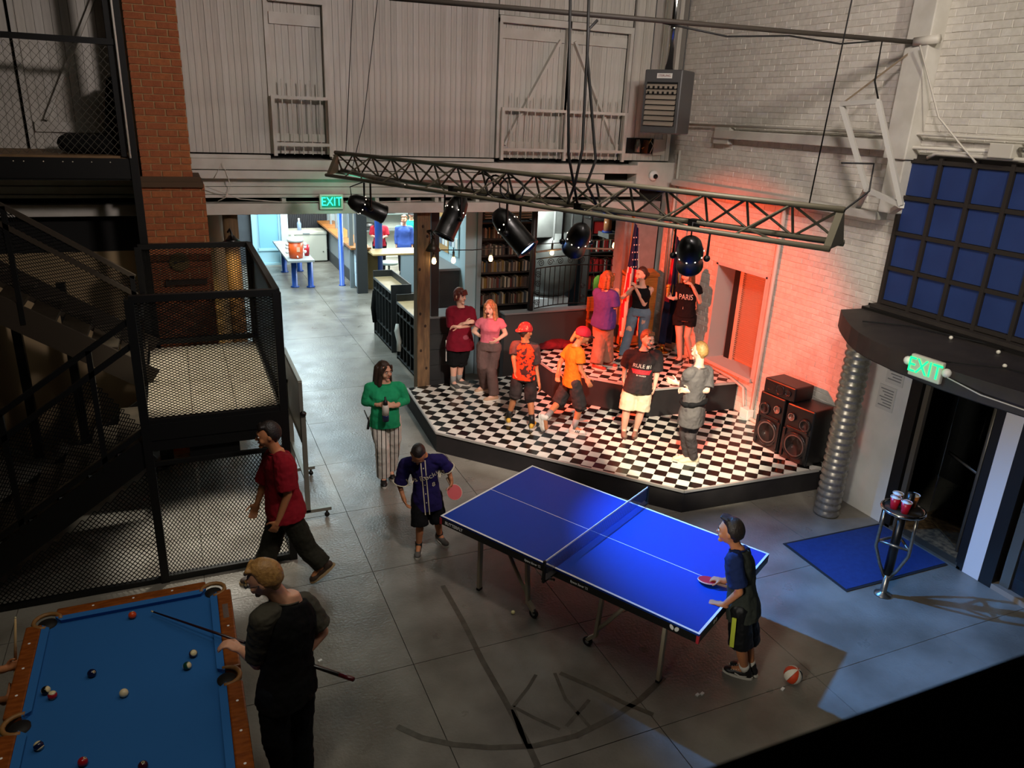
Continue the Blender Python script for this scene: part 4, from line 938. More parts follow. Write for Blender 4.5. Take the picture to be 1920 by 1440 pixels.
cup(6.21, 4.50, 1.0, 0.05, 0.125, 'red plastic cup at the left of the round cup table', CUPR); cup(6.235, 4.395, 1.0, 0.05, 0.12, 'red plastic cup nearest the front of the round cup table', CUPR); cup(6.31, 4.56, 1.0, 0.05, 0.12, 'orange-lined cup behind the red cups on the round table', CUPO); cup(6.42, 4.47, 1.0, 0.055, 0.13, 'brown and white cup tilted at the right of the round cup table', CUPO)
L(MB().lathe((6.35, 4.45, 1.0), [(0.0, 0), (0.035, 0), (0.035, 0.17), (0.0, 0.17)], 14).obj('bottle', mat('black_tube', '#0e0d0c', 0.35), None, True), 'black cylinder bottle standing between the cups on the round table', 'bottle')
GRN = mat('exit_green', '#10e070', 0.4, emit=2.6); SIGN = mat('exit_housing', '#c9c4b6', 0.5); SIGNG = mat('exit_face', '#9fb8a6', 0.5)
def exit_sign(c, right, label, lamps, face, ts=0.205):
    r = V(right).normalized(); n = r.cross(UP)*1.0; c = V(c)
    if n.dot(-V((c.x, c.y, 0))) < 0: n = -n
    o = thing('exit_sign', label, 'exit sign', tuple(c))
    MB().obox(c, r*0.165, n*0.025, UP*0.105).obj('housing', SIGN, o, bevel=0.012)
    if face: MB().obox(c + n*0.0255, r*0.132, n*0.002, UP*0.076).obj('face', face, o)
    text_on('EXIT', ts, c + n*0.029, r if r.cross(UP).dot(n) > 0 else -r, UP, GRN if not face else mat('exit_letters', '#2fffc4', 0.4, emit=2.2), o, 0.84)
    if lamps:
        for s in (-1, 1): MB().sph(c + r*s*0.20 + UP*(0.02), 0.042, 12, 8).obj('emergency_lamp', WHITEPL, o, True)
    return c, n
ec, en = exit_sign((2.0, 10.853, 3.24), (1, 0, 0), 'green glowing exit sign on the white beam over the corridor', False, mat('exit_glow_face', '#0a6b50', 0.4, emit=0.5), 0.168)
point('exit_glow', tuple(ec + en*0.25), 2.0, (0.1, 1.0, 0.6), 0.1)
ec, en = exit_sign((6.31, 4.58, 2.42), (0.05, -1, 0), 'white exit sign with green letters and two lamps on the canopy edge', True, None)
point('exit_glow', tuple(ec + en*0.25), 0.6, (0.1, 1.0, 0.4), 0.1)
for z, y, k in ((1.86, 5.80, 'upper'), (1.52, 5.86, 'lower')):
    o = thing('paper_notice', k + ' white paper notice on the pale entrance wall behind the duct', 'notice', (7.495, y, z))
    MB().box((7.492, y-0.12, z-0.15), (7.499, y+0.12, z+0.15)).obj('sheet', mat('notice_paper', '#bfc0bd', 0.7), o)
    for q in range(7): MB().box((7.489, y-0.09, z+0.1-q*0.034), (7.493, y+0.09 - 0.03*(q % 3), z+0.112-q*0.034)).obj('print_line', mat('print_grey', '#77797a', 0.8), o)
# near parapet of the gallery the photograph was taken from
S(MB().box((-1.2, 0.06, 3.3), (3.0, 0.31, 4.1)).obj('trim_70', mat('parapet_black', '#030303', 1.0, spec=0.0), bevel=0.01))

# ------------------------------------------------------------------ stair landing with expanded metal guards
STL = mat('stair_black_steel', '#0f0f0e', 0.5, 0.3); MESHM = mat('expanded_metal', '#0f0f0e', 0.5, 0.4); PLY = mat('landing_board', '#cfc3ab', 0.6, c2='#bdb097', scale=6)
GX0, GX1, GY0, GY1, GZ, GT = -0.45, 0.78, 7.15, 9.80, 1.62, 2.86
cg = thing('stair_landing', 'black steel stair landing with pale board floor and expanded metal guards around it', 'landing', (0.16, 8.5, 0))
for i in range(3):
    for j in range(2):
        xa, xb = GX0 + i*0.41, GX0 + (i+1)*0.41; ya, yb = GY0 + j*1.325, GY0 + (j+1)*1.325
        MB().box((xa+0.003, ya+0.003, GZ-0.02), (xb-0.003, yb-0.003, GZ)).obj('floor_board', PLY, cg)
def fr(a, b, w=0.06, h=0.06, nm='frame_bar', par=None): MB().bar(a, b, w, h).obj(nm, STL, par or cg)
for x in (GX0, GX1):
    for y in (GY0, GY1): fr((x, y, 0), (x, y, GT), 0.075, 0.075, 'post')
for x in (GX0, GX1): fr((x, GY0, GZ-0.11), (x, GY1, GZ-0.11), 0.06, 0.18, 'floor_beam')
for y in (GY0, (GY0+GY1)/2, GY1): fr((GX0, y, GZ-0.11), (GX1, y, GZ-0.11), 0.06, 0.18, 'floor_beam')
for z in (GT, GZ+0.08):
    fr((GX0, GY0, z), (GX1, GY0, z)); fr((GX1, GY0, z), (GX1, GY1, z)); fr((GX0, GY1, z), (GX1, GY1, z))
fr((GX0, GY0-0.005, GZ-0.01), (GX1, GY0-0.005, GZ-0.01), 0.07, 0.16); fr((GX0, GY0, 0.04), (GX1, GY0, 0.04)); fr((GX1, GY0, 0.04), (GX1, GY1, 0.04)); fr((GX0, GY0, 1.28), (GX1, GY0, 1.28), 0.04, 0.04)
fr((GX0, (GY0+GY1)/2+0.2, 2.3), (GX0, GY1, 2.3), 0.04, 0.04)
du, hv = 0.034, 0.05
def panel(o, u, v, lu, lv, nm='mesh_panel', par=None, cell=(0.034, 0.05), wire=0.0075, clip=None):
    nu = max(1, round(lu/cell[0])); nv = max(1, round(lv/cell[1]*2))
    return diamond_mesh(nm, o, V(u)*lu/nu, V(v)*lv/nv*2, nu, nv, wire, MESHM, par or cg, clip)
panel((GX0, GY0, 0.06), (1,0,0), (0,0,1), GX1-GX0, 1.2)                                   # lower front
panel((GX0, GY0, GZ+0.1), (1,0,0), (0,0,1), GX1-GX0, GT-GZ-0.12, cell=(0.05, 0.026), wire=0.007)     # upper front
panel((GX1, GY0, GZ+0.1), (0,1,0), (0,0,1), GY1-GY0, GT-GZ-0.12, cell=(0.05, 0.028), wire=0.02)
panel((GX0, GY1, GZ+0.1), (1,0,0), (0,0,1), GX1-GX0, GT-GZ-0.12, cell=(0.055, 0.03), wire=0.008)
panel((GX1, GY0, 0.06), (0,1,0), (0,0,1), GY1-GY0, 1.4, cell=(0.05, 0.03), wire=0.010)
MB().box((GX0, GY1-0.02, 1.28), (GX1, GY1, 1.5)).obj('kick_plate', STL, cg)
MB().box((-0.1, GY0+0.02, 1.3), (0.35, GY0+0.05, 1.5)).obj('kick_plate', STL, cg)
# lower flight, down to the left along the front
TREAD = mat('stair_tread', '#3d3427', 0.7, c2='#4a3f30', scale=10); STRG = mat('stringer_brown', '#2e2519', 0.6)
lf = thing('lower_stair', 'dark lower stair flight going down to the left from the landing', 'stair', (-1.6, 7.6, 0))
n = 9
for k in range(n):
    z = GZ - 0.18*(k+1) + 0.0; x = GX0 - 0.26*k
    MB().box((x-0.28, GY0+0.05, z-0.035), (x, 8.30, z)).obj('tread', TREAD, lf)
    MB().box((x-0.02, GY0+0.05, z), (x, 8.3, z+0.145)).obj('riser', STRG, lf)
for y in (GY0, 8.32): MB().bar((GX0, y, GZ-0.19), (GX0-0.26*n, y, GZ-0.19-0.18*n), 0.03, 0.24).obj('stringer', STL, lf)
def hand(z0): MB().bar((GX0, GY0, GZ+z0), (GX0-0.26*n, GY0, GZ+z0-0.18*n), 0.045, 0.045).obj('handrail', STL, lf)
hand(1.06); hand(0.84); hand(0.02)
for k in (1.4, 4.2, 7): MB().bar((GX0-0.26*k, GY0, GZ-0.18*k-0.1), (GX0-0.26*k, GY0, GZ-0.18*k+1.06), 0.045, 0.045, (1,0,0)).obj('baluster_post', STL, lf)
sl = V((-0.26, 0, -0.18))
panel((GX0-0.02, GY0-0.005, GZ+0.06), sl.normalized(), (0,0,1), sl.length*n, 0.76, par=lf, cell=(0.045, 0.04), wire=0.008)
panel((GX0-2.4, GY0, 0.03), (1,0,0), (0,0,1), 2.38, 1.4, 'mesh_panel', lf, (0.045, 0.05), 0.009, clip=lambda q: q.z < GZ - 0.38 + (q.x-GX0)*0.18/0.26)
fr((GX0-2.4, GY0, 0.03), (GX0, GY0, 0.03), 0.05, 0.05, 'bottom_bar', lf)
# upper flight, up to the left along the back
uf = thing('upper_stair', 'dark upper stair flight rising to the left from the landing to the gallery', 'stair', (-1.6, 9.1, 1.6))
for k in range(12):
    z = GZ + 0.18*(k+1); x = GX0 - 0.26*k
    MB().box((x-0.28, 8.55, z-0.035), (x, 9.7, z)).obj('tread', TREAD, uf)
    MB().box((x-0.30, 8.56, z-0.03), (x-0.26, 8.60, z+0.02)).obj('tread_clip', mat('pale_clip', '#8f8872', 0.6), uf)
for y in (8.52, 9.72): MB().bar((GX0+0.05, y, GZ+0.02), (GX0-0.26*12, y, GZ+0.02+0.18*12), 0.03, 0.26).obj('stringer', STRG, uf)
for dz in (1.05, 0.86): MB().bar((GX0, 8.52, GZ+0.1+dz), (GX0-0.26*12, 8.52, GZ+0.1+dz+0.18*12), 0.045, 0.045).obj('handrail', STRG, uf)
su = V((-0.26, 0, 0.18))
panel((GX0, 8.515, GZ+0.35), su.normalized(), (0,0,1), su.length*11, 0.78, par=uf, cell=(0.05, 0.035), wire=0.008)
for k in (0.1, 4, 8): MB().bar((GX0-0.26*k, 8.52, GZ+0.18*k), (GX0-0.26*k, 8.52, GZ+0.18*k+1.15), 0.045, 0.045, (1,0,0)).obj('baluster_post', STL, uf)
for x in (-2.0, -1.45): S(MB().box((x, 10.6, 0), (x+0.1, 10.7, 2.3)).obj('column_under_stair', STL))
# gallery walkway above with chain link railing
DECK = wood('deck_board', '#6b5132', '#7d6140', 0.7)
gw = thing('gallery_walkway', 'upper wooden gallery walkway with black edge and chain link railing', 'walkway', (-2.0, 10.4, 3.8))
for k in range(7): MB().box((-4.6, 9.93+k*0.155, 3.83), (-0.40, 10.08+k*0.155, 3.865)).obj('deck_plank', DECK, gw)
MB().box((-4.6, 9.88, 3.62), (-0.34, 9.93, 3.84)).obj('edge_beam', STL, gw); MB().box((-4.6, 9.9, 3.6), (-0.36, 11.0, 3.8)).obj('under_deck', BLK, gw)
for k in range(12): MB().lathe((-0.62-k*0.155-0.03*(k % 3), 9.875, 3.80), [(0.0, 0), (0.007, 0), (0.0, 0.004)], 6, (0,-1,0)).obj('bolt', mat('bolt_bright', '#d8d0b8', 0.3), gw)
MB().box((-0.42, 9.86, 0), (-0.335, 9.95, 7.2)).obj('column', STL, gw); MB().box((-0.50, 9.9, 3.86), (-0.44, 9.95, 7.2)).obj('post', STL, gw)
MB().bar((-4.6, 9.91, 5.05), (-0.38, 9.91, 5.05), 0.06, 0.06).obj('top_rail', STL, gw)
MB().tube((-0.41, 9.85, 3.85), (-0.41, 9.85, 7.2), 0.012).obj('thin_pipe', PIPE, gw, True)
CH = mat('chain_link', '#5a564c', 0.5, 0.6)
o = diamond_mesh('chain_link', (-2.9, 9.92, 3.88), V((0.078, 0, 0)), V((0, 0, 0.09)), 31, 25, 0.004, CH, gw)
BAG = cloth('black_padding', '#0d0d0c')
lc = thing('floor_lounge_chair', 'black padded legless lounge chair on the gallery walkway', 'lounge chair', (-0.75, 10.35, 3.866))
mb = MB()
for a, b, r0, r1 in (((-1.05, 10.35, 3.98), (-0.55, 10.35, 3.97), 0.10, 0.10), ((-0.56, 10.35, 3.98), (-0.50, 10.35, 4.62), 0.11, 0.09)):
    for dy in (-0.18, -0.06, 0.06, 0.18): mb.cap(V(a)+V((0, dy, 0)), V(b)+V((0, dy, 0)), r0, r1)
LOUNGE = mb, lc
cl = thing('wall_clock', 'round pale wall clock on the brick chimney behind the mesh', 'clock', (-0.02, 10.17, 2.60))
MB().lathe((-0.02, 10.18, 2.60), [(0.115, 0), (0.115, 0.03), (0.1, 0.035)], 24, (0,-1,0)).obj('case', mat('clock_brass', '#6b5a30', 0.4), cl, True)
MB().lathe((-0.02, 10.147, 2.60), [(0.10, 0), (0.0, 0.001)], 24, (0,-1,0)).obj('dial', mat('clock_face', '#b7ab7c', 0.6), cl)
MB().bar((-0.09, 10.143, 2.59), (0.04, 10.143, 2.61), 0.004, 0.014).obj('hand', PKT, cl); MB().sph((-0.07, 10.142, 2.59), 0.018).obj('hand_hub', PKT, cl)
lp = thing('clamp_lamp', 'small clamp lamp on the landing rail shining yellow light down the log post', 'lamp', (0.60, 9.85, 2.93))
MB().path([(0.6, 9.85, 2.90), (0.6, 9.88, 2.97), (0.58, 9.9, 3.03), (0.56, 9.93, 2.99)], 0.014, 8).obj('arm', LAMPB, lp, True)
MB().lathe((0.60, 9.93, 2.95), [(0.03, 0), (0.06, -0.04), (0.11, -0.075), (0.105, -0.078)], 16).obj('shade', LAMPB, lp, True)
MB().sph((0.6, 9.93, 2.90), 0.035).obj('bulb', mat('bulb_warm', '#ffe9a0', 0.4, emit=6), lp, True)
spot('clamp_lamp_light', (0.6, 10.45, 2.85), (0.66, 11.1, 1.75), 70, 75, (1.0, 0.72, 0.25), 0.7, 0.04)
# rolling whiteboard beside the landing
wb = thing('rolling_whiteboard', 'white double-sided board on a grey metal stand with castors beside the landing', 'whiteboard', (1.05, 8.5, 0))
ALB = mat('board_frame_grey', '#8d8a80', 0.4, 0.6)
MB().box((1.04, 7.96, 0.98), (1.065, 9.2, 1.66)).obj('board', mat('whiteboard_surface', '#d9d8d0', 0.15), wb)
for z in (0.97, 1.67): MB().bar((1.052, 7.94, z), (1.052, 9.22, z), 0.04, 0.03).obj('frame', ALB, wb)
for y in (7.94, 9.22): MB().bar((1.052, y, 0.97), (1.052, y, 1.67), 0.04, 0.03, (0,1,0)).obj('frame', ALB, wb)
for y in (7.90, 9.02):
    MB().bar((1.06, y, 0.1), (1.06, y, 1.33), 0.05, 0.05, (1,0,0)).obj('stand_post', ALB, wb); MB().bar((0.80, y, 0.11), (1.32, y, 0.11), 0.05, 0.04).obj('stand_foot', ALB, wb)
    MB().sph((1.06, y-0.02, 1.32), 0.035).obj('knob', LAMPB, wb)
    for x in (0.84, 1.27): MB().tube((x, y, 0.09), (x, y, 0.05), 0.014).obj('castor_stem', LAMPB, wb); MB().lathe((x, y-0.012, 0.03), [(0.028, 0), (0.028, 0.024)], 12, (0,1,0)).obj('castor', LAMPB, wb, True)
MB().bar((1.06, 7.9, 0.5), (1.06, 9.02, 0.5), 0.04, 0.03).obj('stretcher', ALB, wb)

# ------------------------------------------------------------------ posts, cubbies, corridor and kitchen
TIM = wood('timber_post', '#7a5f40', '#5b4630', 0.7, (8, 8, 1.2))
p_ = S(MB().box((3.29, 11.02, 0), (3.50, 11.22, 3.1)).obj('column_timber', TIM, bevel=0.012))
for z, y in ((2.85, 3.38), (2.7, 3.45), (1.5, 3.34), (1.3, 3.42), (0.9, 3.35), (0.6, 3.44), (2.2, 3.33)): MB().ell((y, 11.02, z), (0.02, 0, 0), (0, 0.006, 0), (0, 0, 0.026), 8, 5).obj('knot', mat('knot_dark', '#2c1a0e', 0.8), p_)
S(MB().lathe((0.67, 11.12, 0), [(0.105, 0), (0.105, 1.5), (0.10, 3.1)], 16).obj('column_log', TIM, None, True))
S(MB().box((3.60, 11.3, 1.36), (3.73, 11.42, 3.1)).obj('column_black', mat('black_pole_paint', '#23211f', 0.45)))
CUB = mat('cubby_grey', '#232627', 0.55, c2='#2a2d2d', scale=4); CUBT = mat('cubby_top_wood', '#c2ab84', 0.5, c2='#b39a72', scale=6)
def cubby(x0, y0, y1, h, label, bays=6, dp=0.40):
    t = thing('cubby_shelf', label, 'cubby shelf', (x0+dp/2, (y0+y1)/2, 0))
    for y in (y0, y1-0.03): MB().box((x0, y, 0.0), (x0+dp, y+0.03, h)).obj('side_panel', CUB, t, bevel=0.006)
    MB().box((x0+0.02, y0+0.03, h-0.15), (x0+dp, y1-0.03, h-0.13)).obj('top_board', CUBT, t); MB().box((x0+dp-0.02, y0+0.03, 0.04), (x0+dp, y1-0.03, h)).obj('back_panel', CUB, t)
    for z in (0.05, 0.34, h-0.36): MB().box((x0+0.005, y0+0.03, z), (x0+dp-0.02, y1-0.03, z+0.022)).obj('shelf', CUB, t)
    for k in range(1, bays):
        y = y0 + (y1-y0)*k/bays; MB().box((x0+0.003, y-0.011, 0.05), (x0+dp-0.02, y+0.011, h-0.15)).obj('divider', CUB, t)
    MB().box((x0, y0+0.03, h-0.17), (x0+0.02, y1-0.03, h-0.13)).obj('front_edge', mat('cubby_edge', '#6d7070', 0.5), t)
    return t
cubby(3.60, 13.78, 15.22, 1.34, 'dark grey cubby shelf farther down the corridor, before the kitchen counter')
cubby(3.60, 12.05, 13.42, 1.25, 'dark grey cubby shelf nearer the timber post, with a white towel in it')
o = L(MB().path([(3.58, 13.28, 0.72), (3.56, 13.24, 0.6), (3.6, 13.2, 0.4), (3.57, 13.16, 0.22)], [0.03, 0.05, 0.055, 0.04], 8).obj('white_towel', cloth('towel_white', '#c9cbc4'), None, True), 'white towel hanging out of the nearer cubby shelf', 'towel')
L(MB().path([(3.57, 15.08, 0.95), (3.54, 15.05, 0.6), (3.57, 15.0, 0.3)], [0.02, 0.04, 0.05], 8).obj('black_bag', BAG, None, True), 'black bag hanging at the far end of the farther cubby shelf', 'bag')
kk = thing('kiosk_box', 'dark grey planked box stand under the black square column beside the stage', 'box stand', (3.9, 11.5, 0))
for k in range(5): MB().box((3.58, 11.28, 0.02+k*0.265), (4.2, 11.75, 0.28+k*0.265)).obj('plank', CUB, kk)
MB().box((3.55, 11.25, 1.345), (4.23, 11.78, 1.37)).obj('top', mat('cubby_edge', '#6d7070', 0.5), kk)
L(MB().lathe((4.12, 11.35, 1.37), [(0.0, 0), (0.045, 0), (0.045, 0.13), (0.0, 0.13)], 12).obj('amber_jar', mat('amber_jar', '#c78a3a', 0.2), None, True), 'small amber jar on the box stand by the black column', 'jar')
# lamp on the timber post and string of bulbs
gl = thing('gooseneck_lamp', 'dark metal lamp shade fixed to the timber post above the string lights', 'lamp', (3.5, 10.98, 2.6))
MB().path([(3.45, 11.0, 2.78), (3.48, 10.93, 2.80), (3.5, 10.90, 2.74), (3.5, 10.89, 2.68)], 0.02, 8).obj('arm', LAMPB, gl, True)
MB().lathe((3.5, 10.89, 2.50), [(0.11, 0), (0.115, 0.005), (0.07, 0.09), (0.035, 0.13), (0.03, 0.19)], 16).obj('shade', mat('lamp_shade_bronze', '#3c332b', 0.4, 0.5), gl, True)
BULB = mat('bulb_amber', '#ffcf86', 0.3, emit=9)
sl_ = thing('string_lights', 'string of glowing amber bulbs stretched from the timber post past the bookcase to the pier', 'string lights', (5.3, 11.3, 2.44))
MB().path([(3.5, 10.95, 2.48), (3.75, 11.28, 2.44), (4.3, 11.3, 2.42), (4.9, 11.35, 2.44), (5.36, 11.3, 2.48), (6.1, 11.5, 2.46), (7.05, 11.4, 2.52)], 0.008, 6).obj('cord', CORD, sl_, True)
for x, y, z in ((3.55, 11.0, 2.33), (3.97, 11.3, 2.27), (4.62, 11.33, 2.27), (5.77, 11.42, 2.32), (6.98, 11.42, 2.4)):
    bo = MB().lathe((x, y, z), [(0.0, -0.055), (0.025, -0.045), (0.036, -0.015), (0.03, 0.02), (0.016, 0.055)], 12).obj('bulb', BULB, sl_, True); point('string_bulb_light', (x, y-0.07, z), 0.7, (1.0, 0.7, 0.35), 0.035)
    MB().lathe((x, y, z), [(0.018, 0.05), (0.02, 0.13), (0.008, 0.15), (0.006, 0.2)], 8).obj('socket', CORD, bo, True)
# bulletin wall, lockers, bookcases, tank
PB_ = mat('pale_blue_wall', '#a9c4cc', 0.6)
S(MB().box((4.50, 12.2, 0), (4.72, 14.3, 3.2)).obj('wall_bulletin', PB_)); S(MB().box((4.70, 12.15, 0), (4.78, 12.35, 3.2)).obj('column_corner', mat('grey_blue_trim', '#86979d', 0.6)))
S(MB().box((4.7, 15.2, 0), (11.9, 15.3, 3.2)).obj('wall_library', mat('library_wall', '#6f7376', 0.8)))
lk = thing('locker_row', 'row of dark grey lockers standing against the pale blue notice board wall', 'lockers', (4.25, 14, 0))
MB().box((4.12, 12.45, 0), (4.485, 13.7, 1.86)).obj('body', CUB, lk); MB().box((4.08, 12.42, 1.86), (4.49, 13.73, 1.9)).obj('top', mat('cubby_edge', '#6d7070', 0.5), lk)
for k in range(3): MB().box((4.10, 12.5+k*0.38, 0.1), (4.12, 12.85+k*0.38, 1.82)).obj('door', CUB, lk)
for y, z, w_, h_, c, nm in ((12.75, 2.45, 0.5, 0.75, '#9fc3c9', 'pale blue poster'), (13.3, 2.4, 0.5, 0.7, '#b08a55', 'cork notice board with white papers'), (13.9, 2.4, 0.55, 0.6, '#b5905c', 'second cork notice board with photographs')):
    o = thing('notice_board', nm + ' on the pale blue wall above the lockers', 'notice board', (4.49, y, z))
    MB().box((4.475, y-w_/2, z-h_/2), (4.495, y+w_/2, z+h_/2)).obj('board', mat('board_'+c[1:], c, 0.8), o)
    for k in range(6):
        yy = y - w_*0.32 + (k % 3)*w_*0.32; zz = z - h_*0.2 + (k//3)*h_*0.42
        MB().box((4.468, yy-0.06, zz-0.09), (4.475, yy+0.06, zz+0.09)).obj('paper', mat('paper_%d' % (k % 3), ('#d9d9d2', '#c3ccd0', '#6d7b8c')[k % 3], 0.7), o)
BKC = mat('bookcase_dark', '#2f2a26', 0.6)
bc = thing('bookcase', 'tall dark bookcase full of paperbacks behind the low wall', 'bookcase', (5.3, 12.5, 0))
for x in (4.80, 5.82): MB().box((x, 12.32, 0), (x+0.04, 12.62, 2.72)).obj('side_panel', BKC, bc)
MB().box((4.76, 12.30, 0), (4.80, 12.62, 2.74)).obj('side_panel', mat('bookcase_grey_side', '#6c7478', 0.6), bc)
MB().box((4.8, 12.6, 0), (5.86, 12.63, 2.72)).obj('back_panel', BKC, bc)
SHZ = [0.05, 0.34, 0.64, 0.93, 1.23, 1.53, 1.82, 2.12, 2.42, 2.70]
for z in SHZ: MB().box((4.84, 12.32, z-0.025), (5.82, 12.6, z)).obj('shelf', BKC, bc)
gv = thing('wall_grille', 'white slatted air grille above the dark bookcase', 'grille', (5.3, 12.4, 2.9))
for k in range(7): MB().obox((5.35, 12.35, 2.78 + k*0.045), (0.45, 0, 0), (0, 0.02, 0.01), (0, -0.003, 0.006)).obj('slat', mat('grille_white', '#c9c6b4', 0.5), gv)
MB().box((4.88, 12.4, 2.74), (5.82, 12.42, 3.1)).obj('backing', BKC, gv)
BC = [mat('book_%d' % i, c, 0.6) for i, c in enumerate(('#8f8470', '#6b5c49', '#4c3b2f', '#7d7265', '#2a2624', '#5f2a22', '#a89f8b', '#39434a', '#80662c', '#443a34'))]
rb2 = random.Random(11); BME = {}
ROWN = {1.23: 'fifth', 1.53: 'fourth', 1.82: 'third', 2.12: 'second', 2.42: 'top'}
COLN = ['sand', 'brown', 'dark brown', 'beige', 'charcoal', 'rust red', 'cream', 'slate', 'mustard', 'taupe', 'bright red', 'pale']
def ORD(n): return '%d%s' % (n, 'th' if 10 < n % 100 < 14 else {1: 'st', 2: 'nd', 3: 'rd'}.get(n % 10, 'th'))
def books(x0, x1, y, z, hmax, grp, label, wmin=0.014, wmax=0.034, cols=range(10), depth=0.17):
    x = x0; nb_ = 0
    while x < x1:
        wd = round(rb2.uniform(wmin, wmax), 3); h_ = round(rb2.uniform(0.78, 1.0)*hmax, 2); c = rb2.choice(list(cols))
        if x + wd > x1: break
        k = (wd, h_, c, depth)
        if k not in BME: BME[k] = MB().box((0, 0, 0), (wd-0.001, depth, h_)).mesh('book', BC[c])
        o = link('book', BME[k]); o.location = (x, y + rb2.uniform(0, 0.02), z + 0.001); nb_ += 1; L(o, COLN[c] + ' ' + label % ORD(nb_), 'book', grp); x += wd + (0.05 if rb2.random() < 0.05 else 0)
books(4.86, 5.25, 12.34, 2.42, 0.2, 'paperbacks on the top shelf of the dark bookcase', 'paperback, %s from left on the top shelf of the dark bookcase')
L(MB().box((5.27, 12.33, 2.421), (5.33, 12.5, 2.67)).obj('book', mat('book_white', '#d8d4c6', 0.5)), 'tall white book at the end of the top shelf of the dark bookcase', 'book')
for z in (2.12, 1.82, 1.53, 1.23): books(4.87, 5.81, 12.34, z, 0.2, 'paperbacks on the %s shelf of the dark bookcase' % ROWN[z], 'paperback, %%s from left on the %s shelf of the dark bookcase' % ROWN[z])
TK = mat('tank_grey', '#6d6f6a', 0.5, 0.3, c2='#5d5f5b', scale=3, bump=0.05, bscale=8)
tk = thing('grey_tank', 'big round grey metal tank with square duct box behind the iron railing', 'tank', (6.75, 13.5, 0))
MB().lathe((6.85, 13.6, 1.0), [(0.1, 0.05), (0.34, 0.08), (0.48, 0.2), (0.54, 0.45), (0.56, 0.8), (0.55, 1.35)], 30).obj('drum', TK, tk, True)
MB().box((6.28, 13.1, 2.28), (6.82, 13.8, 3.15)).obj('duct_box', TK, tk, bevel=0.01); MB().box((6.84, 13.3, 2.2), (7.9, 13.9, 3.15)).obj('duct_box', TK, tk, bevel=0.01)
for x in (6.62, 7.1, 7.5): MB().box((x, 13.28 if x > 6.8 else 13.08, 2.25), (x+0.025, 13.3 if x > 6.8 else 13.1, 3.1)).obj('seam', mat('seam_light', '#9a9c98', 0.4, 0.5), tk)
MB().box((6.2, 13.2, 0.2), (7.1, 13.9, 1.05)).obj('white_base', mat('base_white', '#b8c0c2', 0.6), tk)
S(MB().box((4.8, 12.65, -0.01), (11.9, 15.2, 0.004)).obj('floor_library', mat('library_floor', '#35506b', 0.7)))
b2 = thing('red_bookcase', 'dark shelf unit with red boxes and books behind the striped flag', 'bookcase', (7.9, 13.1, 0))
MB().box((7.35, 12.95, 0), (7.39, 13.25, 2.62)).obj('side_panel', BKC, b2); MB().box((8.5, 12.95, 0), (8.54, 13.25, 2.62)).obj('side_panel', BKC, b2); MB().box((7.39, 13.22, 0), (8.5, 13.25, 2.62)).obj('back_panel', BKC, b2)
for z in (0.9, 1.25, 1.6, 2.0, 2.34, 2.62): MB().box((7.39, 12.95, z-0.025), (8.5, 13.22, z)).obj('shelf', BKC, b2)
BC += [mat('book_red', '#c02a2a', 0.5), mat('book_pale', '#d6d2c4', 0.5)]
for z, nm in ((2.0, 'upper'), (1.6, 'middle'), (1.25, 'lower')): books(7.41, 8.3, 12.97, z, 0.27, 'books on the %s shelf of the red bookcase' % nm, 'book, %%s from left on the %s shelf behind the striped flag' % nm, 0.02, 0.05, (10, 10, 4, 11, 4, 9))
L(MB().box((7.44, 12.97, 2.36), (7.68, 13.15, 2.60)).obj('red_box', mat('game_box_red', '#c8302c', 0.5)), 'red board game box on top shelf behind the striped flag', 'box')
L(MB().ell((7.62, 12.9, 1.35), (0.16, 0, 0), (0, 0.1, 0), (0, 0, 0.2), 12, 8).obj('green_beanbag', cloth('beanbag_green', '#6b8a2e'), None, True), 'olive green padded cushion below the red books behind the stage', 'cushion')
cn = thing('blue_lidded_canister', 'clear canister with blue lid and blue foot hanging near the pier', 'canister', (7.46, 12.5, 2.45))
BLL = mat('canister_blue', '#1e3a8a', 0.4)
MB().lathe((7.46, 12.5, 2.45), [(0.0, 0), (0.1, 0), (0.1, 0.03), (0, 0.03)], 16).obj('foot', BLL, cn, True); MB().lathe((7.46, 12.5, 2.48), [(0.075, 0), (0.075, 0.26)], 16).obj('jar', mat('jar_copper', '#a5714a', 0.2), cn, True); MB().lathe((7.46, 12.5, 2.74), [(0.0, 0), (0.13, 0), (0.12, 0.06), (0.0, 0.09)], 16).obj('lid', BLL, cn, True)
S(MB().box((7.38, 12.3, 2.36), (7.7, 12.7, 2.45)).obj('trim_80', TK))
L(MB().box((4.74, 11.75, 0.0), (4.82, 12.0, 1.0)).obj('blue_case', mat('case_blue', '#2d5fa0', 0.4)), 'blue upright case behind the girl in pink, beside the low wall', 'case')
# corridor: picnic table with cooler, freezer, poles
BLU = mat('bright_blue_paint', '#1e4fa8', 0.4)
tb = thing('long_table', 'long grey-topped table on thick blue legs in the corridor', 'table', (2.8, 21, 0))
MB().box((2.46, 19.5, 0.72), (3.12, 22.6, 0.77)).obj('table_top', mat('table_top_grey', '#8f9492', 0.5), tb)
for x, y in ((2.66, 19.95), (3.05, 19.86), (2.66, 21.9), (3.08, 21.95)): MB().lathe((x, y, 0), [(0.11, 0), (0.11, 0.02), (0.07, 0.03), (0.07, 0.72)], 14).obj('leg', BLU, tb, True)
ck = thing('water_cooler', 'orange water cooler with white lid on the blue-legged table', 'cooler', (2.72, 19.9, 0.77))
ORG = mat('cooler_orange', '#d9541c', 0.4)
MB().lathe((2.72, 19.9, 0.77), [(0.0, 0), (0.165, 0), (0.165, 0.03), (0.175, 0.04), (0.185, 0.42), (0, 0.42)], 22).obj('body', ORG, ck, True)
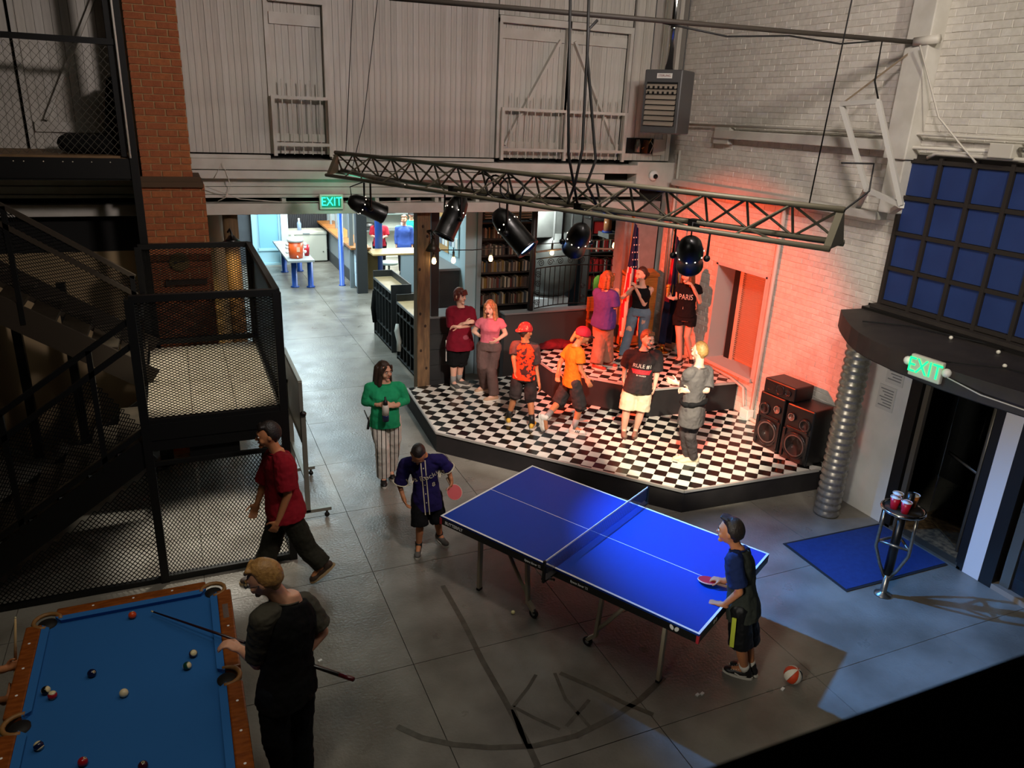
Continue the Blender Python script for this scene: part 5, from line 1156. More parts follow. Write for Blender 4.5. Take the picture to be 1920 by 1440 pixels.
MB().lathe((2.72, 19.9, 1.19), [(0.2, 0), (0.205, 0.05), (0.19, 0.08), (0.1, 0.1), (0.0, 0.105)], 22).obj('lid', WHITEPL, ck, True); MB().sph((2.66, 19.9, 1.33), 0.04).obj('lid_knob', WHITEPL, ck, True)
MB().tube((2.73, 19.72, 0.84), (2.73, 19.66, 0.82), 0.018).obj('tap', WHITEPL, ck, True); MB().box((2.72, 19.715, 0.95), (2.80, 19.72, 1.07)).obj('label', mat('cooler_label', '#e8b490', 0.5), ck)
for k, (x, z) in enumerate(((2.50, 0.93), (2.50, 1.05), (2.51, 1.13), (2.94, 0.93), (2.94, 1.05), (2.95, 1.12))): MB().sph((x, 19.85, z), 0.045, 8, 6).obj('cup_holder', WHITEPL, ck, True)
L(MB().lathe((3.03, 20.15, 0.77), [(0.0, 0), (0.06, 0), (0.075, 0.28), (0, 0.28)], 14).obj('red_cup_stack', CUPR, None, True), 'stack of red plastic cups beside the orange cooler', 'cups')
L(MB().lathe((2.6, 22.2, 0.77), [(0.0, 0), (0.16, 0), (0.16, 0.02), (0, 0.02)], 18).obj('white_plate', WHITEPL, None, True), 'white paper plate at the far end of the blue-legged table', 'plate')
fz = thing('chest_freezer', 'white chest freezer at the end of the corridor', 'freezer', (3.5, 23.5, 0))
FZ = mat('freezer_cream', '#c9c8b8', 0.4)
MB().box((2.98, 23.2, 0.03), (4.1, 23.9, 0.82)).obj('body', FZ, fz, bevel=0.02); MB().box((2.97, 23.18, 0.82), (4.11, 23.92, 0.92)).obj('lid', FZ, fz, bevel=0.02); MB().box((3.4, 23.17, 0.84), (3.6, 23.2, 0.88)).obj('handle', mat('grey_post', '#7b8486'), fz); MB().box((3.96, 23.19, 0.3), (4.0, 23.2, 0.32)).obj('lock', LAMPB, fz)
bt = thing('spray_bottle', 'clear bottle with white nozzle standing on the chest freezer', 'bottle', (3.35, 23.5, 0.92))
MB().lathe((3.35, 23.5, 0.92), [(0.0, 0), (0.06, 0), (0.06, 0.2), (0.03, 0.27), (0.0, 0.27)], 12).obj('bottle_body', mat('bottle_blue', '#8fa6c9', 0.2), bt, True); MB().lathe((3.35, 23.5, 1.19), [(0.03, 0), (0.03, 0.08), (0.0, 0.09)], 10).obj('nozzle', WHITEPL, bt, True)
L(MB().lathe((2.85, 22.86, 1.9), [(0.0, 0), (0.1, 0), (0.1, 0.4), (0.04, 0.5), (0, 0.5)], 12).obj('fire_extinguisher', mat('extinguisher_red', '#b32a20', 0.4), None, True), 'red fire extinguisher on the wall between blue door and freezer', 'extinguisher')
L(MB().lathe((3.87, 19.87, 0), [(0.09, 0), (0.09, 0.015), (0.065, 0.02), (0.065, 3.2)], 14).obj('blue_pole', BLU, None, True), 'blue round pole from floor to ceiling in the corridor', 'pole')
L(MB().lathe((4.78, 19.5, 0), [(0.1, 0), (0.1, 3.2)], 14).obj('blue_pole', BLU, None, True), 'blue round pole in front of the kitchen counter', 'pole')
# kitchen counter
kc = thing('kitchen_counter', 'pale wooden kitchen counter with light blue end panel', 'counter', (5.3, 18.9, 0))
MB().box((4.42, 18.65, 0.98), (6.3, 19.45, 1.03)).obj('worktop', mat('counter_pale_wood', '#c9ad78', 0.4, c2='#bb9d67', scale=3), kc, bevel=0.015); MB().box((5.15, 18.68, 0.0), (6.2, 18.76, 0.98)).obj('front_panel', mat('light_blue_grey', '#a4bcc9', 0.6), kc); MB().box((4.44, 19.3, 0.0), (4.7, 19.42, 0.98)).obj('side_panel', mat('olive_panel', '#6b5a32', 0.7), kc)
L(MB().box((5.12, 18.9, 1.031), (5.5, 19.1, 1.04)).obj('paper_sheet', LINE), 'white papers lying on the kitchen counter', 'papers')
hd = thing('white_half_door', 'pale blue panelled half door at the corridor side of the kitchen', 'half door', (4.2, 18.98, 0))
MB().box((4.12, 19.0, 0.08), (4.17, 19.45, 1.05)).obj('door_leaf', mat('half_door_blue', '#bcd3de', 0.5), hd)
for k in range(3): MB().box((4.115, 19.06, 0.15+k*0.3), (4.12, 19.4, 0.4+k*0.3)).obj('panel', mat('half_door_panel', '#c8dde6', 0.5), hd)
oc = thing('office_chair', 'pale office chair on castors behind the kitchen counter', 'chair', (5.25, 20.1, 0))
MB().lathe((5.2, 20.1, 0.48), [(0.0, 0), (0.25, 0), (0.25, 0.06), (0, 0.06)], 16).obj('seat', mat('chair_pale', '#b9cdc6', 0.6), oc, True); MB().tube((5.2, 20.1, 0.1), (5.2, 20.1, 0.48), 0.03).obj('stem', STEEL, oc, True)
for k in range(5):
    a = k*1.256; q = (5.2+0.28*math.cos(a), 20.1+0.28*math.sin(a), 0.07); MB().tube((5.2, 20.1, 0.12), q, 0.018).obj('foot_arm', STEEL, oc); MB().sph((q[0], q[1], 0.035), 0.035).obj('castor', LAMPB, oc)
ST2 = mat('kitchen_steel', '#aeb4b4', 0.3, 0.8)
o = thing('kitchen_shelf', 'wire kitchen rack with pots against the pale kitchen wall', 'rack', (5.9, 23.2, 0))
for z in (0.9, 1.4, 1.9): MB().box((5.0, 23.1, z), (7.2, 23.55, z+0.03)).obj('shelf', ST2, o)
for x in (5.0, 7.17): MB().box((x, 23.1, 0), (x+0.03, 23.55, 2.0)).obj('post', ST2, o)
for x, z, c, nm in ((5.4, 0.93, '#22201e', 'black pot on the lower shelf of the kitchen rack'), (6.1, 1.43, '#22201e', 'black pan on the middle shelf of the kitchen rack'), (6.6, 0.93, '#c9ccc8', 'white bucket on the kitchen rack'), (5.6, 1.93, '#c98a4a', 'brown box on top of the kitchen rack'), (6.4, 1.93, '#9fc3d6', 'pale blue box on top of the kitchen rack')):
    L(MB().lathe((x, 23.3, z), [(0.0, 0), (0.17, 0), (0.18, 0.2), (0, 0.2)], 14).obj('pot', mat('pot_'+c[1:], c, 0.4), None, True), nm, 'pot')
o = thing('wire_rack', 'chrome wire basket on the kitchen counter beside the timber post', 'basket', (6.0, 19.1, 1.03))
for z in (1.05, 1.18, 1.32): MB().path([(5.75, 18.9, z), (6.2, 18.9, z), (6.2, 19.3, z), (5.75, 19.3, z), (5.75, 18.9, z)], 0.01, 6).obj('hoop', ST2, o)
for x in (5.75, 5.9, 6.05, 6.2): MB().tube((x, 18.9, 1.03), (x, 18.9, 1.32), 0.007, n=6).obj('wire', ST2, o)
# left of the corridor behind the log post
o = thing('round_stool', 'round beige drum on top of a tall pale crate beside the log post', 'drum', (0.45, 12.5, 0))
MB().lathe((0.47, 12.2, 2.52), [(0.16, 0), (0.17, 0.15), (0.17, 0.4)], 18, (0.0, 0, 1)).obj('drum', mat('drum_beige', '#a59a83', 0.6), o, True)
MB().box((0.30, 12.1, 0.0), (0.62, 12.6, 2.5)).obj('crate', mat('crate_pale', '#c7ad82', 0.6), o)
S(MB().box((0.66, 13.3, 1.0), (0.72, 13.4, 3.2)).obj('column_white', mat('far_white', '#c3d2d6', 0.7)))
L(MB().path([(0.4, 22.9, 1.72), (1.75, 22.9, 1.74)], 0.06, 10).obj('wall_pipe', mat('pipe_cream', '#d6cfb8', 0.5), None, True), 'cream pipe running along the grey wall left of the blue door', 'pipe')
L(MB().box((1.1, 23.25, 2.3), (1.35, 23.3, 2.6)).obj('wall_box', WHITEPL), 'small white box high on the grey wall left of the blue door', 'box')

# ------------------------------------------------------------------ figures
def bake(name, mb, voxel, mats, parent=None, it=5, fac=0.5, wr=0.0, wsc=0.12):
    me = bpy.data.meshes.new('raw'); me.from_pydata(mb.v, [], mb.f)
    o = bpy.data.objects.new('raw', me); TMP.collection.objects.link(o)
    m = o.modifiers.new('r', 'REMESH'); m.mode = 'VOXEL'; m.voxel_size = voxel; m.adaptivity = 0.0
    m = o.modifiers.new('s', 'SMOOTH'); m.factor = fac; m.iterations = it
    if wr:
        if 'wrinkle' not in bpy.data.textures:
            t = bpy.data.textures.new('wrinkle', 'CLOUDS'); t.noise_scale = 0.075; t.noise_depth = 3
        m = o.modifiers.new('d', 'DISPLACE'); m.texture = bpy.data.textures['wrinkle']; m.strength = wr; m.texture_coords = 'LOCAL'
    TMP.view_layers[0].update()
    dg = TMP.view_layers[0].depsgraph
    r = bpy.data.meshes.new_from_object(o.evaluated_get(dg)); r.name = name
    bpy.data.objects.remove(o); bpy.data.meshes.remove(me)
    r.materials.clear()
    for q in (mats if isinstance(mats, (list, tuple)) else [mats]): r.materials.append(q)
    r.polygons.foreach_set('use_smooth', [True]*len(r.polygons)); r.update()
    return link(name, r, parent)

def frame(J):
    D = {k: V(v) if isinstance(v, tuple) and len(v) == 3 else v for k, v in J.items()}
    P = (D['HL']+D['HR'])/2; C = (D['SL']+D['SR'])/2; h = D['h']; fz = D['fz']
    want = fz + 0.485*h
    if P.z < want:
        d = (C-P).normalized()*((want-P.z)/max(0.3, (C-P).normalized().z))
        D['HL'] = D['HL'] + d; D['HR'] = D['HR'] + d; P = P + d
    D['P'] = P; D['C'] = C; D['s'] = h/1.6
    sp = (C-P).normalized(); D['sp'] = sp
    B = D['B']; B = (B - sp*B.dot(sp)).normalized(); D['Bd'] = B      # forward of trunk
    lat = sp.cross(B)*-1
    ll = (D['SL']-D['SR']); ll = ll - sp*ll.dot(sp)
    lat = B.cross(sp)*-1                                              # towards the figure's left
    D['lat'] = lat
    # keep a human shoulder width about the measured centre
    gap = (D['H']-C).length - 0.225*D['s']
    if gap > 0: C = C + (D['H']-C).normalized()*gap; D['C'] = C
    sw = max((D['SL']-D['SR']).length, 0.30*D['s'])
    dirs = (D['SL']-D['SR']).normalized()
    if dirs.dot(lat) < 0.2: dirs = lat
    dirs = (dirs*0.6 + lat*0.4).normalized()
    D['SL'] = C + dirs*sw/2 - sp*0.035*D['s']; D['SR'] = C - dirs*sw/2 - sp*0.035*D['s']; D['dirS'] = dirs
    hw = 0.16*D['s']; D['HL'] = P + lat*hw/2 + (D['HL']-P)*0.25; D['HR'] = P - lat*hw/2 + (D['HR']-P)*0.25
    return D

def ell_ring(c, lat, fw, a, b, n=18, p=2.4):
    R = []
    for k in range(n):
        t = 2*math.pi*k/n; cx, sy = math.cos(t), math.sin(t)
        R.append(V(c) + lat*(a*math.copysign(abs(cx)**(2/p), cx)) + fw*(b*math.copysign(abs(sy)**(2/p), sy)))
    return R

def trunk(D, w, infl, t0, t1, belly=0.0, flare=0.0, bust=0.0):
    s = D['s']; P, C, sp = D['P'], D['C'], D['sp']; lat, fw = D['lat'], D['Bd']
    sw = (D['SL']-D['SR']).length/2
    key = [(-0.40, 0.166, 0.120), (-0.15, 0.168, 0.122), (0.0, 0.164, 0.118), (0.2, 0.146, 0.102), (0.4, 0.136, 0.098), (0.6, 0.146, 0.106), (0.78, 0.158, 0.110), (0.90, 0.150, 0.094), (0.98, 0.112, 0.076), (1.04, 0.080, 0.064), (1.10, 0.062, 0.056), (1.16, 0.052, 0.05)]
    def at(t):
        for (ta, a, b), (tb, a2, b2) in zip(key[:-1], key[1:]):
            if t <= tb:
                u = (t-ta)/(tb-ta); return a+(a2-a)*u, b+(b2-b)*u
        return key[-1][1:]
    R = []; n = 13; Lp = (C-P).length
    for k in range(n):
        t = t0 + (t1-t0)*k/(n-1); a, b = at(t); a *= s*w; b *= s*w
        f = max(0, 1 - (t-t0)/0.6)*flare*s
        if 0.72 < t < 0.93: a = max(a, sw*0.97)
        bl = belly*s*math.exp(-((t-0.25)/0.28)**2) + bust*s*math.exp(-((t-0.70)/0.13)**2)
        u = min(max(t, 0), 1); l2 = (lat*(1-u) + D['dirS']*u).normalized(); f2 = l2.cross(sp)*1.0
        if f2.dot(fw) < 0: f2 = -f2
        R.append(ell_ring(P + sp*(Lp*t) + f2*bl*0.5, l2, f2, a + infl + f, b + infl + f*0.8 + bl*0.5))
    return R

def hand(mb, W, d, n, left, s, curl):
    d = d.normalized(); n = (n - d*n.dot(d)).normalized(); l = (d.cross(n) if not left else n.cross(d)).normalized()   # thumb side
    mb.ell(W + d*0.045*s, l*0.040*s, d*0.05*s, n*0.016*s, 12, 8); mb.cap(W - d*0.02*s, W + d*0.03*s, 0.026*s, 0.026*s)
    for k, (o, ln) in enumerate(((0.030, 0.068), (0.0105, 0.076), (-0.0105, 0.071), (-0.030, 0.055))):
        p = W + d*0.083*s + l*o*s; dd = (d + l*o*2.0).normalized(); r = 0.0088
        for q, (fr_, bend) in enumerate(((0.45, 50), (0.30, 62), (0.25, 40))):
            a = math.radians(bend*curl*1.2 + 4); dd = (dd*math.cos(a) + n*math.sin(a)).normalized(); n2 = n
            e = p + dd*ln*fr_*s; mb.cap(p, e, max(r*s, 0.0078), max((r-0.0007)*s, 0.0074), 8); p = e
            n = (n*math.cos(a) - d*0).normalized() if False else n
    t = W + d*0.025*s + l*0.032*s; dd = (d*0.65 + l*0.75 + n*0.35).normalized()
    e = t + dd*0.042*s; mb.cap(t, e, 0.013*s, 0.0105*s, 8); dd = (d*0.85 + l*0.3 + n*(0.3+0.5*curl)).normalized(); mb.cap(e, e + dd*0.033*s, 0.0102*s, 0.009*s, 8)

def head_axes(D):
    U = D['U']; F = D['F']; U = (U - F*U.dot(F)).normalized(); X = F.cross(U).normalized(); return X, F, U   # X = the figure's right

def head(mb, D, hs):
    X, F, U = head_axes(D); H = D['H']; q = lambda x, y, z: H + (X*x + F*y + U*z)*hs
    n, m = 22, 16; R = []
    for j in range(1, m):
        th = math.pi*j/m; z = 0.112*math.cos(th); rr = math.sin(th); row = []
        for k in range(n):
            ph = 2*math.pi*k/n; x = 0.073*rr*math.cos(ph); y = 0.092*rr*math.sin(ph)
            if z < 0.0:
                u = -z/0.112; x *= 1 - 0.22*u*u; y = y*(1 - 0.12*u) + (0.016*u if y > 0 else 0.02*u)
            row.append(q(x, y, z))
        R.append(row)
    mb.rings(R)
    mb.cap(q(0, 0.082, 0.018), q(0, 0.104, -0.018), 0.010*hs, 0.0135*hs, 8)             # nose
    mb.ell(q(0, 0.078, -0.092), X*0.026*hs, F*0.022*hs, U*0.02*hs, 10, 6)                # chin
    mb.ell(q(0, 0.080, 0.030), X*0.05*hs, F*0.014*hs, U*0.014*hs, 10, 6)                 # brow
    for sx in (-1, 1):
        mb.ell(q(sx*0.076, -0.008, -0.004), X*0.011*hs, F*0.020*hs, U*0.031*hs, 8, 6)    # ears
        mb.ell(q(sx*0.042, 0.062, -0.030), X*0.026*hs, F*0.024*hs, U*0.026*hs, 8, 6)     # cheeks
    mb.ell(q(0, 0.084, -0.053), X*0.022*hs, F*0.010*hs, U*0.011*hs, 8, 6)                # lips

EYEW = mat('eye_white', '#d9d2c8', 0.3); EYED = mat('eye_dark', '#1d130d', 0.2)
def face(D, root, hs, browm, lipm, open_mouth=False):
    X, F, U = head_axes(D); H = D['H']; q = lambda x, y, z: H + (X*x + F*y + U*z)*hs
    for sx in (-1, 1):
        mb = MB(); mb.ell(q(sx*0.031, 0.083, 0.010), X*0.0145*hs, F*0.008*hs, U*0.0085*hs, 10, 6); mb.ell(q(sx*0.031, 0.0885, 0.010), X*0.0072*hs, F*0.004*hs, U*0.0076*hs, 8, 5, 1)
        mb.obj('eye', [EYEW, EYED], root, True)
        MB().path([q(sx*0.014, 0.0935, 0.030), q(sx*0.032, 0.092, 0.036), q(sx*0.050, 0.082, 0.031)], 0.0045*hs, 6).obj('eyebrow', browm, root, True)
    if open_mouth: MB().ell(q(0, 0.095, -0.055), X*0.02*hs, F*0.006*hs, U*0.013*hs, 12, 6).obj('mouth', mat('mouth_dark', '#3a0f10', 0.5), root, True)
    else: MB().ell(q(0, 0.0945, -0.053), X*0.021*hs, F*0.004*hs, U*0.006*hs, 12, 6).obj('mouth', lipm, root, True)

def hair(D, root, kind, m, hs, voxel):
    X, F, U = head_axes(D); H = D['H']; q = lambda x, y, z: H + (X*x + F*y + U*z)*hs; mb = MB()
    lo = {'short': 0.80, 'buzz': 0.80, 'quiff': 0.80, 'capped': 0.8, 'ponycap': 0.8}.get(kind, 1.0)
    g = 0.005 if kind in ('buzz', 'capped', 'ponycap') else 0.012
    n, mm = 22, 14; R = []
    for j in range(1, mm):
        th = math.pi*j/mm; z = (0.108+g)*math.cos(th); rr = math.sin(th); row = []
        for k in range(n):
            ph = 2*math.pi*k/n; x = (0.073+g*0.9)*rr*math.cos(ph); y = (0.092+g)*rr*math.sin(ph)
            yy = y - 0.018
            if z + 0.016 < -0.015 and y > -0.03:                 # leave the face and (short hair) the ears free
                u = min(1, (-0.031 - z)/0.03 + 0.3); x *= 1 - 0.22*u*(1 if lo < 1 else 0.5); yy = yy*(1-0.25*u) - 0.012*u
            zz = z + 0.016
            if y > 0 and zz < 0.09: u = min(1, (0.09-zz)/0.035); yy -= 0.055*u*u*(3-2*u)*(y/0.1)
            if lo < 1 and z < -0.055: x *= 0.85; yy *= 0.86
            row.append(q(x, yy, z + 0.016))
        R.append(row)
    mb.rings(R)
    if kind in ('bob', 'long', 'mid'):
        dn = {'bob': -0.12, 'mid': -0.20, 'long': -0.30}[kind]
        for sx in (-1, 1):
            mb.cap(q(sx*0.066, 0.018, 0.05), q(sx*0.082, 0.028, dn*0.8), 0.026*hs, 0.030*hs); mb.cap(q(sx*0.070, -0.03, 0.04), q(sx*0.084, -0.03, dn), 0.034*hs, 0.034*hs)
            mb.cap(q(sx*0.04, 0.075, 0.085), q(sx*0.075, 0.05, 0.0), 0.018*hs, 0.018*hs)
        for x in (-0.045, 0, 0.045): mb.cap(q(x, -0.075, 0.03), q(x*1.2, -0.085, dn*1.05), 0.04*hs, 0.036*hs)
    if kind == 'shag':
        for sx in (-1, 1): mb.cap(q(sx*0.062, 0.035, 0.06), q(sx*0.078, 0.03, -0.045), 0.022*hs, 0.018*hs); mb.cap(q(sx*0.07, -0.03, 0.03), q(sx*0.078, -0.03, -0.06), 0.026*hs, 0.02*hs)
        for x in (-0.045, -0.015, 0.015, 0.045): mb.cap(q(x, 0.06, 0.095), q(x*1.15, 0.095, 0.045), 0.02*hs, 0.012*hs)
    if kind == 'fringe' or kind == 'short':
        for x in (-0.045, -0.015, 0.015, 0.045): mb.cap(q(x, 0.045, 0.10), q(x*1.05+0.01, 0.070, 0.082), 0.018*hs, 0.012*hs)
    if kind == 'quiff':
        for x in (-0.04, -0.013, 0.013, 0.04): mb.cap(q(x, 0.02, 0.112), q(x*0.8, 0.068, 0.128), 0.020*hs, 0.013*hs)
    if kind in ('pony', 'ponycap'):
        mb.cap(q(0, -0.10, 0.02), q(0, -0.135, -0.10), 0.03*hs, 0.026*hs)
    if kind == 'bun':
        mb.sph(q(0, -0.12, -0.005), 0.042*hs)
    return bake('hair', mb, voxel, m, root, 2, 0.4, 0.0 if g < 0.01 else 0.008, 0.05)

def shoe(A, td, fz, s, mu, ms, root, low=False, lifted=False):
    td = td.normalized(); lat = td.cross(V((0, 0, 1))).normalized(); up = lat.cross(td).normalized()
    Bp = A - up*0.085*s
    if not lifted: Bp.z = fz + 0.002
    k = s*0.98; mb = MB(); q = lambda x, y, z: Bp + td*x*k + lat*y*k + up*z*k
    mb.ell(q(-0.03, 0, 0.05), td*0.052*k, lat*0.037*k, up*0.05*k); mb.ell(q(0.05, 0, 0.045), td*0.09*k, lat*0.042*k, up*0.042*k); mb.ell(q(0.125, 0, 0.035), td*0.068*k, lat*0.046*k, up*0.033*k)
    if not low: mb.cap(q(-0.012, 0, 0.06), q(-0.015, 0, 0.105), 0.043*k, 0.042*k)
    sh = bake('shoe', mb, 0.009, mu, root, 3)
    out = []
    for a in range(16):
        t = 2*math.pi*a/16; x = 0.055 + 0.142*math.cos(t); y = 0.045*math.sin(t)*(1 + 0.12*math.cos(t)); out.append((x, y))
    mb = MB(); mb.rings([[q(x, y, 0.0) for x, y in out], [q(x*1.0, y, 0.026) for x, y in out]]); mb.obj('sole', ms, sh)
    return sh, q

class Fig: pass
def figure(label, J, skinm, hairm, hairkind, shirt, pants, shoes, w=1.0, voxel=0.009, sleeve=0.55, hem=-0.22, leg=1.0, belly=0.0, bust=0.0, infl=0.014, flare=0.012,
           pflare=0.0, hs=None, raglan=None, open_mouth=False, curlL=0.35, curlR=0.35, nL=None, nR=None, shoecol=None, tank=False, cat='person', socks=None, pin=0.012, lowshoe=False, wr=0.022, legw=1.0):
    D = frame(J); s = D['s']; f = Fig(); f.D = D
    hs = hs or max(0.90, min(1.06, 0.62 + 0.25*D['h'])); f.hs = hs
    root = thing('person', label, cat, J['base']); f.root = root
    P, C, sp, lat, fw = D['P'], D['C'], D['sp'], D['lat'], D['Bd']
    mb = MB(); mb.rings(trunk(D, w*0.97, -0.004, -0.12, 1.14, belly, 0, bust))
    mb.cap(C + sp*0.02, D['H'] - D['U']*0.05*hs - D['F']*0.018, 0.054*s, 0.05*s)
    head(mb, D, hs)
    for a in 'LR':
        S_, E_, W_ = D['S'+a], D['E'+a], D['W'+a]
        mb.sph(S_, 0.056*s*w); mb.cap(S_, E_, 0.047*s*w, 0.038*s*w); mb.cap(E_, W_, 0.038*s*w, 0.026*s)
        n_ = (nL if a == 'L' else nR); d_ = D['d'+a]
        if n_ is None: n_ = (-lat if a == 'L' else lat)
        hand(mb, W_, d_, V(n_), a == 'L', max(s, 0.92), curlL if a == 'L' else curlR)
        H_, K_, A_ = D['H'+a], D['K'+a], D['A'+a]
        mb.cap(H_, K_, 0.082*s*w*legw, 0.054*s*w*legw); mb.cap(K_, K_.lerp(A_, 0.35), 0.053*s*w*legw, 0.053*s*w*legw); mb.cap(K_.lerp(A_, 0.35), A_, 0.053*s*w*legw, 0.036*s)
        mb.cap(A_, A_ + D['toe'+a].normalized()*0.10*s - V((0, 0, 0.045*s)), 0.036*s, 0.03*s)
    f.body = bake('body', mb, min(voxel, 0.0085) if voxel < 0.012 else voxel, skinm, root, 4)
    # lower garment
    if pants:
        mb = MB(); mb.rings(trunk(D, w, pin, -0.10, 0.20, belly*0.8, 0))
        for a in 'LR':
            H_, K_, A_ = D['H'+a], D['K'+a], D['A'+a]
            r0 = 0.088*s*w*legw + pin; rk = 0.060*s*w*legw + pin + pflare*0.6; ra = 0.043*s + pin + pflare
            if leg <= 1.0 and leg < 0.99:
                e = H_.lerp(K_, leg/0.5) if leg <= 0.5 else K_.lerp(A_, (leg-0.5)/0.5)
                if leg <= 0.5: mb.sph(H_, r0); mb.tube(H_, e, r0, r0*0.92 + pflare, 14)
                else: mb.sph(H_, r0); mb.tube(H_, K_, r0, rk + pflare*0.3, 14); mb.sph(K_, rk); mb.tube(K_, e, rk + pflare*0.3, rk*0.96 + pflare*0.5, 14)
            else:
                e = A_ + (K_-A_).normalized()*0.0; mb.sph(H_, r0); mb.cap(H_, K_, r0, rk, 14); mb.tube(K_, e, rk, ra, 14)
        f.pants = bake('shorts' if leg < 0.8 else 'trousers', mb, voxel, pants, root, 4, 0.5, wr)
    # upper garment
    if shirt:
        mb = MB(); mb.rings(trunk(D, w, infl, hem, 1.045 if not tank else 1.0, belly, flare, bust))
        rs = 0.056*s*w + infl; sl = []
        for a in 'LR':
            S_, E_, W_ = D['S'+a], D['E'+a], D['W'+a]; tgt = mb if not raglan else MB()
            if not tank:
                tgt.cap(C.lerp(S_, 0.55) + sp*0.002, S_, rs*0.92, rs*1.0); 
                if sleeve <= 1: tgt.tube(S_, S_.lerp(E_, sleeve), rs*1.03, rs*0.96 + 0.010, 14)
                else: tgt.cap(S_, E_, rs, 0.042*s*w + infl, 14); tgt.tube(E_, E_.lerp(W_, sleeve-1), 0.042*s*w + infl, 0.030*s + infl, 14)
            else: tgt.cap(C.lerp(S_, 0.45) - sp*0.02, C.lerp(S_, 0.62) + sp*0.035, 0.045*s, 0.028*s)
            if raglan: sl.append((a, tgt))
        f.shirt = bake('shirt', mb, voxel, shirt, root, 5, 0.5, wr)
        for a, m_ in sl: bake('sleeve', m_, voxel, raglan, root, 4, 0.5, wr)
        if not tank:
            ring = [p for p in ell_ring(C + sp*((C-P).length*0.065), D['dirS'], fw, 0.074*s, 0.068*s, 20)]
            MB().path(ring + ring[:2], 0.007, 6).obj('collar', shirt if not raglan else raglan, root, True)
    if socks:
        for a in 'LR':
            K_, A_ = D['K'+a], D['A'+a]; MB().tube(A_ - (K_-A_).normalized()*0.02, A_.lerp(K_, socks[1]), 0.041*s, 0.048*s*legw, 14).obj('sock', socks[0], root, True)
    f.shoes = {}
    if shoes:
        for a in 'LR':
            td = D['toe'+a]; f.shoes[a] = shoe(D['A'+a], td, D['fz'], max(s, 0.9), shoes[0], shoes[1], root, lowshoe, lifted=(D['A'+a].z - D['fz'] > 0.115))
    hair_m = hairm
    if hairkind: f.hair = hair(D, root, hairkind, hairm, hs, 0.009 if voxel < 0.012 else voxel)
    face(D, root, hs, hairm if hairm else EYED, mat('lip', '#8a4a40', 0.5), open_mouth)
    return f
def cap_hat(f, m, back, brim=True, mb2=None):
    X, F, U = head_axes(f.D); H = f.D['H']; hs = f.hs; q = lambda x, y, z: H + (X*x + F*y + U*z)*hs; d = -1 if back else 1
    mb = MB(); n = 20; R = []
    for j in range(8):
        th = math.pi/2*(1 - j/7.0); R.append([q(0.091*math.sin(th)*math.cos(2*math.pi*k/n), -0.008 + 0.112*math.sin(th)*math.sin(2*math.pi*k/n), 0.026 + 0.105*math.cos(th)) for k in range(n)])
    R.insert(0, [q(0.0905*math.cos(2*math.pi*k/n), -0.008+0.111*math.sin(2*math.pi*k/n), 0.010) for k in range(n)])
    mb.rings(R); hat = mb.obj('cap', m, f.root, True)
    if brim:
        out = [q(0.075*math.cos(math.pi*k/10), d*(0.06 + 0.105*math.sin(math.pi*k/10)), 0.020 - 0.035*math.sin(math.pi*k/10)*0.6) for k in range(11)]
        mb = MB(); mb.rings([out, [p + U*0.008 for p in out]]); mb.obj('brim', mb2 or m, hat)
    return hat
def on_chest(f, txt, size, u, z, m, side=1, sx=1.0, name='print', tilt=0.0, right=None):
    """flat print: letters laid on the shirt surface; u across, z up from mid-chest, metres"""
    D = f.D; sp = D['sp']; fw = D['Bd']*side; r = fw.cross(sp)*-1 if True else None
    r = sp.cross(fw)
    if right is not None: fw = V(right)
    o = D['P'].lerp(D['C'], 0.72) + r*u + sp*z
    bvh = BVHTree.FromPolygons([v.co[:] for v in f.shirt.data.vertices], [p.vertices[:] for p in f.shirt.data.polygons])
    me = sweep_text(txt, size) if isinstance(txt, str) else txt
    bm = bmesh.new(); bm.from_mesh(me); bmesh.ops.triangulate(bm, faces=bm.faces)
    bmesh.ops.subdivide_edges(bm, edges=[e for e in bm.edges if e.calc_length() > 0.02], cuts=1); bm.to_mesh(me); bm.free()
    ct, st_ = math.cos(tilt), math.sin(tilt)
    for v in me.vertices:
        a, b = v.co.x*sx, v.co.y; p = o + r*(a*ct - b*st_) + sp*(a*st_ + b*ct) + fw*0.5
        h = bvh.ray_cast(p, -fw)
        v.co = (h[0] + fw*0.004) if h[0] is not None else (p - fw*0.38)
    me.materials.clear(); me.materials.append(m)
    return link(name, me, f.shirt)
def flat_shape(pts):
    me = bpy.data.meshes.new('shape'); bm = bmesh.new(); vs = [bm.verts.new((x, y, 0)) for x, y in pts]; bm.faces.new(vs)
    bmesh.ops.triangulate(bm, faces=bm.faces); bmesh.ops.subdivide_edges(bm, edges=bm.edges, cuts=2); bm.to_mesh(me); bm.free(); return me
def rect(w, h): return flat_shape([(-w/2, -h/2), (w/2, -h/2), (w/2, h/2), (-w/2, h/2)])

SK1 = skin('skin_light', '#d9a184'); SK2 = skin('skin_tan', '#b97a52'); SK3 = skin('skin_fair', '#e2b199')
HBR = mat('hair_brown', '#2e1d14', 0.55, c2='#3d281b', scale=40, bump=0.3, bscale=60); HDK = mat('hair_dark', '#17110d', 0.55, c2='#241a13', scale=40, bump=0.3, bscale=60)
HBL = mat('hair_blond', '#b0854c', 0.5, c2='#8f6738', scale=40, bump=0.3, bscale=60); HRD = mat('hair_auburn', '#6a2a22', 0.5, c2='#471d18', scale=40, bump=0.3, bscale=60)
HOR = mat('hair_copper', '#a8602e', 0.5, c2='#7d431f', scale=30, bump=0.4, bscale=50); HLT = mat('hair_light', '#b9895e', 0.5, c2='#96683f', scale=30, bump=0.4, bscale=50); HLB = mat('hair_light_brown', '#7a5030', 0.5, c2='#5e3c22', scale=40, bump=0.3, bscale=60)
